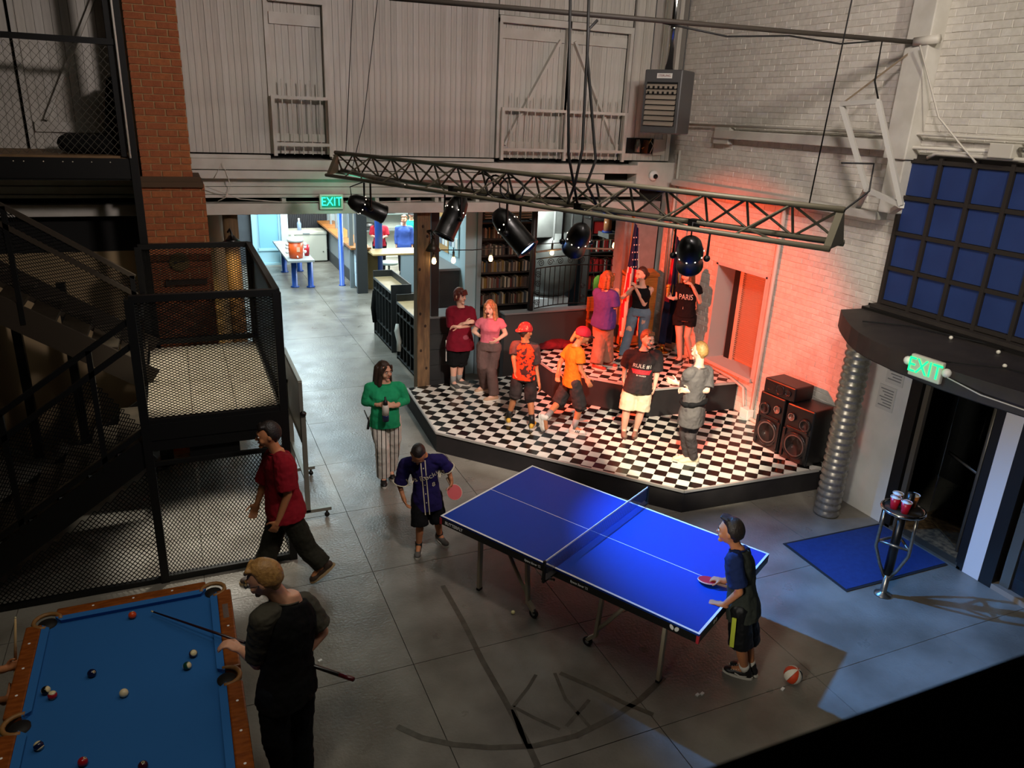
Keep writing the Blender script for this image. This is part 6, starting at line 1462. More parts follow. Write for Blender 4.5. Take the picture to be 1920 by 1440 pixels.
WHT = mat('shoe_white', '#d8d2c6', 0.5); BLKS = mat('shoe_black', '#161515', 0.5); GRYS = mat('shoe_grey', '#55534f', 0.6); BRNS = mat('shoe_brown', '#3a2a1e', 0.6); TANS = mat('sole_tan', '#a58c66', 0.7); YEL = mat('shoe_yellow', '#d9a93a', 0.6); SOLE = mat('sole_white', '#cfcabd', 0.6)

def stripes(name, d, c1, c2, scale):
    m = bpy.data.materials.new(name); m.use_nodes = True; nt = m.node_tree; b = nt.nodes['Principled BSDF']; b.inputs['Roughness'].default_value = 0.85
    t = nt.nodes.new('ShaderNodeTexCoord'); v = nt.nodes.new('ShaderNodeVectorMath'); v.operation = 'DOT_PRODUCT'; v.inputs[1].default_value = d
    nt.links.new(t.outputs['Object'], v.inputs[0]); mu = nt.nodes.new('ShaderNodeMath'); mu.operation = 'MULTIPLY'; mu.inputs[1].default_value = scale; nt.links.new(v.outputs['Value'], mu.inputs[0])
    fr_ = nt.nodes.new('ShaderNodeMath'); fr_.operation = 'FRACT'; nt.links.new(mu.outputs[0], fr_.inputs[0])
    r = nt.nodes.new('ShaderNodeValToRGB'); r.color_ramp.interpolation = 'CONSTANT'; r.color_ramp.elements[0].color = lin(c1); r.color_ramp.elements[1].position = 0.66; r.color_ramp.elements[1].color = lin(c2)
    e = r.color_ramp.elements.new(0.86); e.color = lin(c1)
    nt.links.new(fr_.outputs[0], r.inputs['Fac']); nt.links.new(r.outputs['Color'], b.inputs['Base Color']); return m
def paddle(c, n, hd, label, m):
    c = V(c); n = V(n).normalized(); hd = V(hd); hd = (hd - n*hd.dot(n)).normalized(); s_ = n.cross(hd)
    o = thing('table_tennis_bat', label, 'bat', tuple(c))
    mb = MB(); ring = [(hd*0.082*math.cos(2*math.pi*k/24) + s_*0.076*math.sin(2*math.pi*k/24)) for k in range(24)]
    mb.rings([[c + p - n*0.006 for p in ring], [c + p + n*0.006 for p in ring]]); mb.obj('blade', m, o)
    MB().path([c + p*1.01 for p in ring] + [c + ring[0]*1.01], 0.0055, 6).obj('edge', mat('bat_edge', '#d8b9a8', 0.5), o, True)
    MB().bar(c + hd*0.07, c + hd*0.175, 0.028, 0.022, n).obj('handle', mat('bat_handle', '#8a6a4a', 0.5), o, bevel=0.004)
    return o
BATR = mat('bat_red', '#b8141c', 0.5)

J = {'H': (2.143, 8.59, 1.478), 'N': (2.157, 8.587, 1.33), 'SR': (1.977, 8.632, 1.294), 'SL': (2.326, 8.544, 1.294), 'ER': (1.92, 8.647, 1.081), 'EL': (2.395, 8.527, 1.09), 'WR': (2.037, 8.442, 1.101), 'WL': (2.236, 8.392, 1.087), 'HR': (2.056, 8.612, 0.84), 'HL': (2.233, 8.568, 0.835), 'KR': (2.08, 8.483, 0.517), 'KL': (2.258, 8.582, 0.552), 'AR': (2.095, 8.518, 0.09), 'AL': (2.229, 8.689, 0.1), 'F': (0.448, -0.888, -0.1), 'U': (0.0, 0.0, 1.0), 'B': (-0.244, -0.97, 0.0), 'toeL': (-0.049, -0.999, 0.0), 'toeR': (-0.195, -0.981, 0.0), 'dL': (-0.968, -0.109, 0.228), 'dR': (0.73, -0.628, 0.269), 'fz': 0, 'h': 1.598, 'base': (2.161, 8.586, 0)}
GS = cloth('green_sweater', '#27a36c', '#219663'); f = figure('woman in green sweater and striped trousers walking with a drink bottle beside the stage', J, SK1, HBR, 'mid', GS,
    stripes('striped_trousers', tuple((V(J['SL'])-V(J['SR'])).normalized()), '#d9d2c6', '#2a2420', 19.0), (BLKS, SOLE), w=1.13, sleeve=1.75, hem=-0.16, belly=0.05, bust=0.05, infl=0.012, flare=0.0, pflare=0.03, legw=0.92, voxel=0.0095, curlR=0.75, curlL=0.75, lowshoe=True)
W_ = f.D['WR']; hd = V((0.05, -0.03, -1)); bt = thing('drink_bottle', 'white and navy drink bottle with black cap held by the woman in green', 'bottle', tuple(W_))
c = W_ + f.D['dR']*0.09 + f.D['Bd']*0.05
MB().lathe(c + V((0, 0, -0.20)), [(0.0, 0), (0.04, 0), (0.042, 0.07), (0.042, 0.08)], 14).obj('lower_part', mat('bottle_navy', '#1b2250', 0.4), bt, True); MB().lathe(c + V((0, 0, -0.12)), [(0.042, 0), (0.042, 0.1), (0.03, 0.13)], 14).obj('upper_part', mat('bottle_white', '#d8d0c2', 0.4), bt, True); MB().lathe(c + V((0, 0, 0.01)), [(0.03, 0), (0.026, 0.05), (0.012, 0.06), (0.012, 0.1), (0, 0.1)], 12).obj('cap', BLKS, bt, True)
rd = thing('walkie_talkie', 'black walkie talkie clipped to the striped trousers of the woman in green', 'radio', tuple(f.D['HR']))
c = f.D['HR'] - f.D['lat']*0.098 + f.D['Bd']*0.03
MB().obox(c + V((0, 0, -0.05)), f.D['Bd']*0.03, f.D['lat']*0.016, (0.01, 0, 0.06)).obj('radio_body', BLKS, rd, bevel=0.006); MB().tube(c + V((0, 0, 0.0)), c - f.D['lat']*0.05 + V((0, 0, 0.14)), 0.008, 0.006).obj('antenna', BLKS, rd, True)

J = {'H': (2.011, 6.705, 1.224), 'N': (2.083, 6.798, 1.059), 'SR': (1.937, 6.896, 1.053), 'SL': (2.281, 6.788, 1.106), 'ER': (1.873, 6.916, 0.779), 'EL': (2.365, 6.783, 0.945), 'WR': (1.894, 6.846, 0.671), 'WL': (2.38, 6.736, 0.852), 'HR': (2.088, 6.88, 0.522), 'HL': (2.235, 6.834, 0.537), 'KR': (2.056, 6.796, 0.34), 'KL': (2.261, 6.816, 0.344), 'AR': (2.051, 6.821, 0.09), 'AL': (2.312, 6.895, 0.12), 'F': (-0.198, -0.464, -0.863), 'U': (-0.258, -0.825, 0.503), 'B': (-0.299, -0.954, 0.0), 'toeL': (0.252, -0.966, -0.053), 'toeR': (-0.392, -0.92, 0.0), 'dL': (0.018, -0.11, -0.994), 'dR': (0.286, -0.188, -0.94), 'fz': 0, 'h': 1.344, 'base': (2.138, 6.833, 0)}
JS = cloth('jersey_purple', '#221a52', '#1d1747'); BSH = cloth('black_shorts', '#0f0f11')
f = figure('boy with bowed head in a dark purple baseball jersey, holding a red bat', J, SK2, HDK, 'buzz', JS, BSH, (GRYS, SOLE), w=0.95, sleeve=0.85, hem=-0.30, leg=0.5, infl=0.022, flare=0.02, voxel=0.0085, socks=(BLKS, 0.12), curlR=0.3, curlL=0.8, pflare=0.02, hs=0.98)
CRM = mat('print_cream', '#d9cdb0', 0.7)
on_chest(f, 'Los Rockies', 0.085, 0.01, -0.05, CRM, 1, 1.0, 'jersey_lettering', 0.22); on_chest(f, '8', 0.07, -0.08 if False else 0.09, -0.15, CRM, 1, 1.0, 'jersey_number')
for u in (-0.022, 0.022): on_chest(f, rect(0.010, 0.62), 0, u, -0.17, CRM, 1, 1.0, 'piping')
for k in range(5): on_chest(f, flat_shape([(0.007*math.cos(a*math.pi/4), 0.007*math.sin(a*math.pi/4)) for a in range(8)]), 0, 0.0, 0.06 - k*0.1, CRM, 1, 1.0, 'button')
for a in 'LR':
    S_, E_ = f.D['S'+a], f.D['E'+a]; d = (E_-S_).normalized(); c = S_.lerp(E_, 0.82); s1 = d.orthogonal().normalized(); s2 = d.cross(s1)
    MB().path([c + (s1*math.cos(k*math.pi/8) + s2*math.sin(k*math.pi/8))*0.083 for k in range(17)], 0.005, 6).obj('sleeve_stripe', CRM, f.root, True)
nv = V((-0.298, -0.831, 0.47))
paddle((2.394, 6.669, 0.741), nv + V((0.1, 0, 0.2)), (f.D['WL'] + f.D['dL']*0.08) - V((2.394, 6.669, 0.741)), 'red table tennis bat held by the boy in the baseball jersey', BATR)

J = {'H': (0.582, 6.777, 1.597), 'N': (0.661, 6.788, 1.431), 'SL': (0.721, 6.63, 1.386), 'SR': (0.619, 6.934, 1.282), 'EL': (0.702, 6.562, 1.066), 'WL': (0.601, 6.573, 0.792), 'ER': (0.519, 6.985, 0.97), 'WR': (0.451, 6.953, 0.81), 'HL': (0.746, 6.698, 0.655), 'HR': (0.682, 6.856, 0.58), 'KL': (0.87, 6.694, 0.357), 'KR': (0.526, 6.834, 0.368), 'AL': (0.999, 6.616, 0.2), 'AR': (0.42, 6.83, 0.09), 'F': (-0.993, 0.013, -0.119), 'U': (0.0, 0.0, 1.0), 'B': (-0.994, 0.113, 0.0), 'toeL': (-0.842, -0.052, -0.537), 'toeR': (-0.998, 0.063, 0.0), 'dL': (-0.444, 0.05, -0.894), 'dR': (-0.369, 0.042, -0.928), 'fz': 0, 'h': 1.717, 'base': (0.766, 6.756, 0)}
f = figure('boy in dark red tee striding past the mesh landing toward the pool table', J, SK2, HDK, 'short', cloth('tee_dark_red', '#86121f', '#7a101c'), cloth('trousers_olive_black', '#2b2a22', '#232219'), (BRNS, TANS), w=1.03, sleeve=0.85, hem=-0.16, infl=0.03, flare=0.03, belly=0.03, pflare=0.035, pin=0.016, voxel=0.0085)

J = {'H': (0.277, 4.213, 1.748), 'N': (0.356, 4.235, 1.578), 'SL': (0.303, 4.17, 1.504), 'SR': (0.53, 4.309, 1.388), 'EL': (0.201, 4.281, 1.072), 'WL': (0.111, 4.47, 1.064), 'ER': (0.626, 4.32, 1.178), 'WR': (0.474, 4.214, 1.097), 'HL': (0.288, 4.192, 0.848), 'HR': (0.43, 4.258, 0.758), 'KL': (0.266, 4.154, 0.568), 'KR': (0.426, 4.239, 0.459), 'AL': (0.313, 4.293, 0.09), 'AR': (0.434, 4.287, 0.09), 'F': (-0.874, 0.353, -0.333), 'U': (-0.241, 0.024, 0.97), 'B': (-0.688, 0.725, 0.0), 'toeL': (-0.957, 0.29, 0.0), 'toeR': (-0.913, 0.407, 0.0), 'dL': (-0.81, 0.303, 0.502), 'dR': (-0.895, -0.343, -0.286), 'fz': 0, 'h': 1.868, 'base': (0.41, 4.2, 0)}
f = figure('blond boy in black tee with grey sleeves, aiming a cue over the pool table', J, SK1, HBL, 'short', cloth('tee_black', '#0b0b0c'), cloth('jeans_black', '#10131a', '#0b0e14'), (BLKS, SOLE), w=0.98, sleeve=0.8, hem=-0.16, infl=0.018, raglan=cloth('sleeve_grey_olive', '#46433a'), voxel=0.0085, curlL=0.8, curlR=0.8, pflare=0.02, nL=(0, 0, -1))
X, F, U = head_axes(f.D); q = lambda x, y, z: f.D['H'] + (X*x + F*y + U*z)*f.hs
g = MB()
for sx in (-1, 1):
    g.path([q(sx*0.031 + 0.022*math.cos(a*math.pi/6), 0.102, 0.008 + 0.018*math.sin(a*math.pi/6)) for a in range(13)], 0.0025, 6); g.path([q(sx*0.052, 0.10, 0.012), q(sx*0.078, 0.06, 0.012), q(sx*0.08, -0.01, 0.008)], 0.0028, 6)
g.path([q(-0.01, 0.104, 0.012), q(0.01, 0.104, 0.012)], 0.0025, 6)
g.obj('glasses', BLKS, f.root, True)

J = {'H': (3.896, 4.189, 1.375), 'N': (3.919, 4.137, 1.257), 'SL': (3.86, 4.054, 1.212), 'SR': (4.104, 4.206, 1.08), 'EL': (3.873, 3.955, 0.951), 'WL': (3.83, 4.056, 0.767), 'ER': (4.072, 4.267, 0.824), 'WR': (3.994, 4.289, 0.814), 'HL': (3.964, 3.991, 0.684), 'HR': (4.116, 4.079, 0.596), 'KL': (3.986, 3.955, 0.396), 'KR': (4.151, 4.044, 0.324), 'AL': (4.113, 3.989, 0.09), 'AR': (4.188, 4.005, 0.09), 'F': (-0.607, 0.789, -0.099), 'U': (0.0, 0.0, 1.0), 'B': (-0.625, 0.78, 0.0), 'toeL': (-0.663, 0.748, 0.0), 'toeR': (-0.528, 0.849, 0.0), 'dL': (-0.624, 0.779, -0.05), 'dR': (-0.663, 0.748, 0.0), 'fz': 0, 'h': 1.495, 'base': (4.068, 3.985, 0)}
f = figure('boy in navy and charcoal tee leaning on the end of the blue table', J, SK2, HDK, 'quiff', cloth('tee_charcoal', '#2e322c'), cloth('shorts_black_shiny', '#121314', rough=0.5), (BLKS, SOLE), w=0.97, sleeve=0.82, hem=-0.20, leg=0.5, infl=0.02, flare=0.012, raglan=cloth('sleeve_navy', '#16254e'), voxel=0.0085, curlL=0.05, curlR=0.7, nL=(0, 0, -1), nR=(0, 0, -1), socks=(mat('sock_white', '#d0ccc0', 0.8), 0.2), pflare=0.02)
lt = f.D['lat']
MB().bar(f.D['HL'] + lt*0.118 - V((0,0,0.02)) + f.D['Bd']*0.02, f.D['HL'].lerp(f.D['KL'], 0.86) + lt*0.112 + f.D['Bd']*0.05, 0.012, 0.035, f.D['Bd']).obj('side_stripe', mat('stripe_lime', '#b4bf3a', 0.6), f.pants)
for a in 'LR':
    sh, q = f.shoes[a]
    MB().path([q(-0.03, (-1)*0.042, 0.045), q(0.03, (-1)*0.048, 0.035), q(0.08, (-1)*0.047, 0.05)], 0.005, 5).obj('side_wave', WHT, sh, True)
    for k in range(4): MB().bar(q(0.05+k*0.022, -0.03, 0.088-k*0.009), q(0.05+k*0.022, 0.03, 0.088-k*0.009), 0.006, 0.006).obj('lace', WHT, sh)
nv = V((0.1, 0.15, 1)); pc = V((3.914, 4.385, 0.775))
paddle(pc, nv, (f.D['WR'] + f.D['dR']*0.07) - pc, 'red table tennis bat over the blue table, held by the boy at its end', mat('bat_crimson', '#c2142e', 0.5))

J = {'H': (3.927, 10.846, 1.795), 'N': (3.936, 10.863, 1.641), 'SR': (3.817, 10.885, 1.579), 'SL': (4.072, 10.825, 1.578), 'ER': (3.816, 10.854, 1.3), 'WR': (3.954, 10.655, 1.408), 'EL': (4.103, 10.761, 1.341), 'WL': (3.865, 10.709, 1.336), 'HR': (3.868, 10.867, 0.977), 'HL': (4.014, 10.835, 0.975), 'KR': (3.845, 10.854, 0.723), 'KL': (3.963, 10.854, 0.72), 'AR': (3.837, 10.835, 0.39), 'AL': (3.969, 10.93, 0.39), 'F': (0.485, -0.866, -0.12), 'U': (0.0, 0.0, 1.0), 'B': (-0.101, -0.995, 0.0), 'toeL': (0.722, -0.692, 0.0), 'toeR': (0.185, -0.983, 0.0), 'dL': (-0.967, 0.232, 0.11), 'dR': (0.852, -0.419, 0.314), 'fz': 0.3, 'h': 1.615, 'base': (3.912, 10.851, 0.3)}
TEEM = cloth('tee_maroon', '#7a1226', '#6c1021')
f = figure('youth in baggy maroon tee with arms crossed, next to the timber post', J, SK3, HRD, 'shag', TEEM, cloth('shorts_black', '#101011'), (GRYS, WHT), w=1.05, sleeve=1.0, hem=-0.30, leg=0.56, infl=0.028, flare=0.03, voxel=0.0095, curlL=0.4, curlR=0.4, pflare=0.04, socks=(mat('sock_grey', '#8c8c88', 0.8), 0.3))
on_chest(f, 'BAND', 0.06, 0.0, 0.08, mat('print_dark', '#3a0c16', 0.7), 1, 1.2, 'chest_print') if False else None
on_chest(f, flat_shape([(0.05*math.cos(a*math.pi/6), 0.036*math.sin(a*math.pi/6)) for a in range(12)]), 0, 0.06, -0.28, mat('print_faded', '#8e3a48', 0.7), 1, 1.0, 'round_print')
MB().bar(f.D['HR'] - f.D['lat']*0.125, f.D['HR'].lerp(f.D['KR'], 0.95) - f.D['lat']*0.125, 0.012, 0.02, f.D['Bd']).obj('side_stripe', WHT, f.pants)

J = {'H': (4.189, 10.241, 1.73), 'N': (4.221, 10.26, 1.592), 'SR': (4.087, 10.283, 1.553), 'SL': (4.339, 10.201, 1.558), 'ER': (3.994, 10.386, 1.35), 'WR': (4.05, 10.32, 1.301), 'EL': (4.433, 10.173, 1.335), 'WL': (4.287, 10.125, 1.268), 'HR': (4.129, 10.266, 1.127), 'HL': (4.261, 10.211, 1.132), 'KR': (4.087, 10.229, 0.841), 'KL': (4.222, 10.195, 0.796), 'AR': (4.254, 10.506, 0.4), 'AL': (4.241, 10.077, 0.39), 'F': (-0.641, -0.766, -0.05), 'U': (-0.074, 0.03, 0.997), 'B': (-0.514, -0.858, 0.0), 'toeL': (-1.0, -0.008, 0.0), 'toeR': (-0.994, 0.054, -0.094), 'dL': (-0.883, -0.206, -0.422), 'dR': (0.691, -0.643, -0.331), 'fz': 0.3, 'h': 1.55, 'base': (4.216, 10.23, 0.3)}
f = figure('laughing girl in pink cropped polo and brown-grey cargo trousers, hand on hip', J, SK3, HLT, 'mid', cloth('polo_pink', '#d9707e', '#d16775'), cloth('cargo_trousers', '#6b5550', '#604c48'), (mat('shoe_tan', '#c09a7c', 0.6), WHT), w=1.0, sleeve=0.45, hem=0.14, bust=0.05, infl=0.008, flare=0.0, voxel=0.009, open_mouth=True, pflare=0.025, pin=0.016, curlL=0.3)
c = f.D['HL'].lerp(f.D['KL'], 0.75) + f.D['lat']*0.075
MB().obox(c, f.D['Bd']*0.07, f.D['lat']*0.02, (0, 0, 0.08)).obj('cargo_pocket', cloth('cargo_trousers', '#6b5550'), f.pants, bevel=0.012)
bt = L(MB().lathe(tuple(V(f.D['EL']) - V((0.09, -0.05, 0.03))), [(0.0, -0.1), (0.035, -0.1), (0.035, 0.06), (0.015, 0.1), (0, 0.1)], 12).obj('soda_bottle', mat('soda_dark', '#20281e', 0.2), None, True), 'dark bottle with pale label glimpsed behind the arm of the girl in pink', 'bottle')

J = {'H': (4.245, 9.064, 1.697), 'N': (4.25, 9.062, 1.582), 'SL': (4.142, 9.113, 1.516), 'SR': (4.376, 9.036, 1.493), 'EL': (4.097, 9.09, 1.312), 'WL': (4.116, 9.07, 1.154), 'ER': (4.411, 9.009, 1.159), 'WR': (4.425, 8.925, 0.973), 'HL': (4.199, 9.086, 1.044), 'HR': (4.333, 9.045, 1.017), 'KL': (4.139, 9.081, 0.768), 'KR': (4.35, 9.015, 0.719), 'AL': (4.103, 9.191, 0.39), 'AR': (4.343, 8.899, 0.39), 'F': (0.957, 0.271, -0.1), 'U': (0.0, 0.0, 1.0), 'B': (0.711, 0.703, 0.0), 'toeL': (0.332, 0.943, 0.0), 'toeR': (0.594, 0.805, 0.0), 'dL': (0.048, -0.132, -0.99), 'dR': (0.219, -0.208, -0.953), 'fz': 0.3, 'h': 1.517, 'base': (4.248, 9.063, 0.3)}
ORD = mat('tee_orange_black', '#d8401a', 0.85, c2='#33221f', scale=11, mix=(0.50, 0.54), spec=0.2)
f = figure('boy seen from behind in orange and black patterned tee and red patterned cap', J, SK2, HBR, 'capped', ORD, cloth('shorts_dark_camo', '#3a3230', '#29201f'), (YEL, WHT), w=0.97, sleeve=0.75, hem=-0.06, leg=0.52, infl=0.016, raglan=mat('sleeve_camo', '#41322f', 0.85, c2='#2b1f1e', scale=14), voxel=0.0085, socks=(BLKS, 0.33), pflare=0.025, lowshoe=True)
cap_hat(f, mat('cap_red_pattern', '#a81a1c', 0.8, c2='#e07a5a', scale=26, mix=(0.58, 0.62)), True)
J = {'H': (4.903, 8.621, 1.71), 'N': (4.848, 8.663, 1.604), 'SL': (4.796, 8.795, 1.509), 'SR': (4.846, 8.515, 1.536), 'EL': (4.708, 8.868, 1.259), 'WL': (4.667, 8.822, 1.141), 'ER': (4.827, 8.48, 1.279), 'WR': (4.895, 8.43, 1.156), 'HL': (4.79, 8.753, 1.015), 'HR': (4.827, 8.571, 1.081), 'KL': (4.709, 8.821, 0.694), 'KR': (4.894, 8.545, 0.713), 'AL': (4.392, 8.598, 0.56), 'AR': (4.842, 8.564, 0.39), 'F': (0.917, -0.349, -0.194), 'U': (0.211, -0.119, 0.97), 'B': (0.967, -0.253, 0.0), 'toeL': (0.163, -0.203, -0.966), 'toeR': (0.726, -0.687, 0.0), 'dL': (-0.092, -0.062, -0.994), 'dR': (0.317, -0.556, -0.768), 'fz': 0.3, 'h': 1.53, 'base': (4.858, 8.623, 0.3)}
f = figure('child in plain orange tee and red cap striding across the stage to the right', J, SK2, HBL, 'ponycap', cloth('tee_orange', '#e8771e', '#dd6e18'), cloth('shorts_charcoal', '#33302f'), (WHT, SOLE), w=0.95, sleeve=0.6, hem=-0.10, leg=0.53, infl=0.016, flare=0.01, voxel=0.0085, socks=(mat('sock_grey', '#8c8c88', 0.8), 0.4), pflare=0.04)
cap_hat(f, mat('cap_red', '#c4122c', 0.75), False, True, mat('cap_brim_dark', '#3a1518', 0.7))
for k in range(3):
    sh, q = f.shoes['R']; MB().bar(q(0.03+k*0.025, 0.046, 0.03), q(0.045+k*0.025, 0.042, 0.07), 0.006, 0.009).obj('shoe_stripe', BLKS, sh)
J = {'H': (5.636, 8.164, 1.732), 'N': (5.643, 8.196, 1.593), 'SR': (5.454, 8.287, 1.51), 'SL': (5.782, 8.102, 1.554), 'ER': (5.445, 8.341, 1.287), 'WR': (5.428, 8.329, 1.139), 'EL': (5.791, 8.084, 1.242), 'WL': (5.77, 8.074, 1.07), 'HR': (5.503, 8.254, 0.97), 'HL': (5.658, 8.149, 0.991), 'KR': (5.456, 8.226, 0.698), 'KL': (5.637, 8.14, 0.693), 'AR': (5.493, 8.295, 0.38), 'AL': (5.653, 8.243, 0.38), 'F': (0.08, -0.985, -0.154), 'U': (0.0, 0.0, 1.0), 'B': (-0.474, -0.88, 0.0), 'toeL': (-0.6, -0.8, 0.0), 'toeR': (-0.43, -0.903, 0.0), 'dL': (-0.027, 0.137, -0.99), 'dR': (0.056, 0.082, -0.995), 'fz': 0.3, 'h': 1.552, 'base': (5.549, 8.223, 0.3)}
f = figure('boy in dark printed tee, pale shorts and sandals standing mid stage, smiling to his left', J, SK3, HLB, 'short', cloth('tee_soft_black', '#262021', '#2c2526'), cloth('shorts_pale', '#cfc6ac', '#c4bb9f'), (mat('sandal_brown', '#6a5a4c', 0.7), mat('sandal_sole', '#4a4038', 0.7)), w=1.07, sleeve=0.8, hem=-0.14, leg=0.47, infl=0.02, flare=0.015, belly=0.04, voxel=0.0085, lowshoe=True, pflare=0.02)
RD = mat('print_red', '#b0202a', 0.7)
on_chest(f, 'RULE #1', 0.075, 0.0, -0.02, WHT, 1, 0.95, 'shirt_lettering'); on_chest(f, flat_shape([(-0.14, 0.03), (-0.11, -0.03), (0.11, -0.03), (0.14, 0.03)]), 0, 0.0, -0.10, RD, 1, 1.0, 'print_band'); on_chest(f, 'ALWAYS', 0.035, 0.0, -0.095, mat('print_dark2', '#2a1214', 0.7), 1, 1.1, 'shirt_lettering'); on_chest(f, 'BE YOURSELF', 0.022, 0.0, -0.15, WHT, 1, 1.0, 'shirt_lettering')
J = {'H': (5.724, 7.16, 1.858), 'N': (5.753, 7.162, 1.707), 'SL': (5.656, 7.163, 1.621), 'SR': (5.822, 7.144, 1.611), 'EL': (5.661, 7.275, 1.362), 'WL': (5.57, 7.31, 1.404), 'ER': (5.812, 7.037, 1.379), 'WR': (5.603, 7.103, 1.37), 'HL': (5.683, 7.193, 1.09), 'HR': (5.79, 7.132, 1.101), 'KL': (5.698, 7.206, 0.762), 'KR': (5.719, 7.125, 0.747), 'AL': (5.839, 7.274, 0.39), 'AR': (5.872, 7.192, 0.39), 'F': (-0.254, 0.961, -0.107), 'U': (0.0, 0.0, 1.0), 'B': (-0.569, 0.823, 0.0), 'toeL': (-0.918, 0.398, 0.0), 'toeR': (-0.942, 0.336, 0.0), 'dL': (-0.799, 0.582, 0.148), 'dR': (-0.835, 0.547, 0.05), 'fz': 0.3, 'h': 1.678, 'base': (5.762, 7.129, 0.3)}
GT = cloth('tee_grey', '#5f5a58', '#565150')
f = figure('blond short-haired boy in grey tee with a hoodie tied at his waist', J, SK3, HBL, 'buzz', GT, cloth('joggers_grey', '#4f4848', '#463f40'), (mat('shoe_cream', '#cfc4a6', 0.6), WHT), w=1.0, sleeve=0.9, hem=-0.42, infl=0.02, flare=0.015, voxel=0.0085, pflare=0.005, curlL=0.3, curlR=0.4)
c = f.D['P'] + f.D['sp']*0.09
MB().path([c + f.D['lat']*0.185*math.cos(a*math.pi/10) + f.D['Bd']*0.145*math.sin(a*math.pi/10) - V((0, 0, 0.03*math.sin(a*math.pi/10))) for a in range(21)], [0.028 + 0.008*math.sin(a*1.7) for a in range(21)], 10).obj('tied_hoodie', cloth('hoodie_black', '#131214'), f.root, True)
on_chest(f, 'OFF', 0.075, 0.09, 0.05, WHT, 1, 1.0, 'shirt_lettering', 0.35) if False else None
on_chest(f, 'CRT', 0.06, 0.02, 0.03, WHT, 1, 1.0, 'shirt_lettering', 0.0, right=tuple((V((-f.D['P'].x, -f.D['P'].y, 0.0)).normalized()*0.5 + f.D['Bd']*0.7).normalized()))
for a in 'LR':
    sh, q = f.shoes[a]
    for k in range(3): MB().bar(q(0.04+k*0.025, 0.044 , 0.03), q(0.055+k*0.025, 0.042, 0.065), 0.006, 0.012).obj('shoe_stripe', RD, sh)
J = {'H': (5.992, 9.899, 2.171), 'N': (5.972, 9.91, 2.036), 'SL': (5.903, 9.952, 1.96), 'SR': (6.027, 9.819, 1.971), 'EL': (5.982, 9.928, 1.741), 'WL': (6.152, 9.918, 1.818), 'ER': (6.06, 9.741, 1.763), 'WR': (6.115, 9.766, 1.933), 'HL': (5.919, 9.942, 1.486), 'HR': (6.023, 9.88, 1.482), 'KL': (5.941, 9.894, 1.191), 'KR': (6.06, 9.893, 1.182), 'AL': (5.859, 9.809, 0.84), 'AR': (6.088, 9.872, 0.84), 'F': (0.997, 0.059, -0.051), 'U': (0.0, 0.0, 1.0), 'B': (0.995, 0.1, 0.0), 'toeL': (0.577, -0.817, 0.0), 'toeR': (0.8, -0.6, 0.0), 'dL': (0.464, -0.167, 0.87), 'dR': (-0.085, 0.051, 0.995), 'fz': 0.75, 'h': 1.541, 'base': (5.981, 9.905, 0.75)}
f = figure('woman with copper bob in purple tee, back turned, beside the striped flag', J, SK1, HOR, 'bob', cloth('tee_purple', '#5d4390', '#553c86'), cloth('trousers_taupe', '#a17a66', '#94705d'), (mat('shoe_pinkish', '#a04030', 0.6), SOLE), w=1.12, sleeve=0.95, hem=-0.16, infl=0.024, flare=0.015, belly=0.05, bust=0.05, voxel=0.0095, pflare=0.045, pin=0.018, lowshoe=True, curlL=0.8, curlR=0.8)
J = {'H': (6.756, 10.148, 2.151), 'N': (6.804, 10.152, 2.008), 'SR': (6.685, 10.195, 1.938), 'SL': (6.89, 10.084, 1.952), 'ER': (6.502, 10.243, 1.769), 'WR': (6.573, 10.088, 1.954), 'EL': (6.794, 10.039, 1.679), 'WL': (6.609, 10.041, 1.956), 'HR': (6.718, 10.173, 1.521), 'HL': (6.851, 10.085, 1.535), 'KR': (6.643, 10.162, 1.226), 'KL': (6.83, 10.051, 1.243), 'AR': (6.47, 10.028, 0.84), 'AL': (6.927, 10.129, 0.84), 'F': (-0.994, -0.093, -0.052), 'U': (0.0, 0.0, 1.0), 'B': (-0.703, -0.711, 0.0), 'toeL': (-0.71, -0.704, 0.0), 'toeR': (-0.897, -0.441, 0.0), 'dL': (-0.459, -0.095, 0.883), 'dR': (0.447, -0.676, 0.585), 'fz': 0.75, 'h': 1.521, 'base': (6.701, 10.184, 0.75)}
f = figure('young woman in black tank top and ripped light jeans, hands at her chin', J, SK3, HBR, 'bun', cloth('tank_black', '#121114'), mat('jeans_light', '#6e8597', 0.85, c2='#5d7385', scale=6, bump=0.3, bscale=14), (BLKS, SOLE), w=0.97, sleeve=0.3, hem=0.20, tank=True, bust=0.05, infl=0.008, flare=0.0, voxel=0.0085, pflare=0.02, curlL=0.7, curlR=0.7)
for a, t in (('R', 0.92), ('L', 0.45)):
    p = f.D['H'+a].lerp(f.D['K'+a], t) + f.D['Bd']*0.062; MB().ell(p, f.D['lat']*0.05, f.D['Bd']*0.025, V((0, 0, 0.07)), 12, 8).obj('ripped_patch', SK3, f.pants, True)
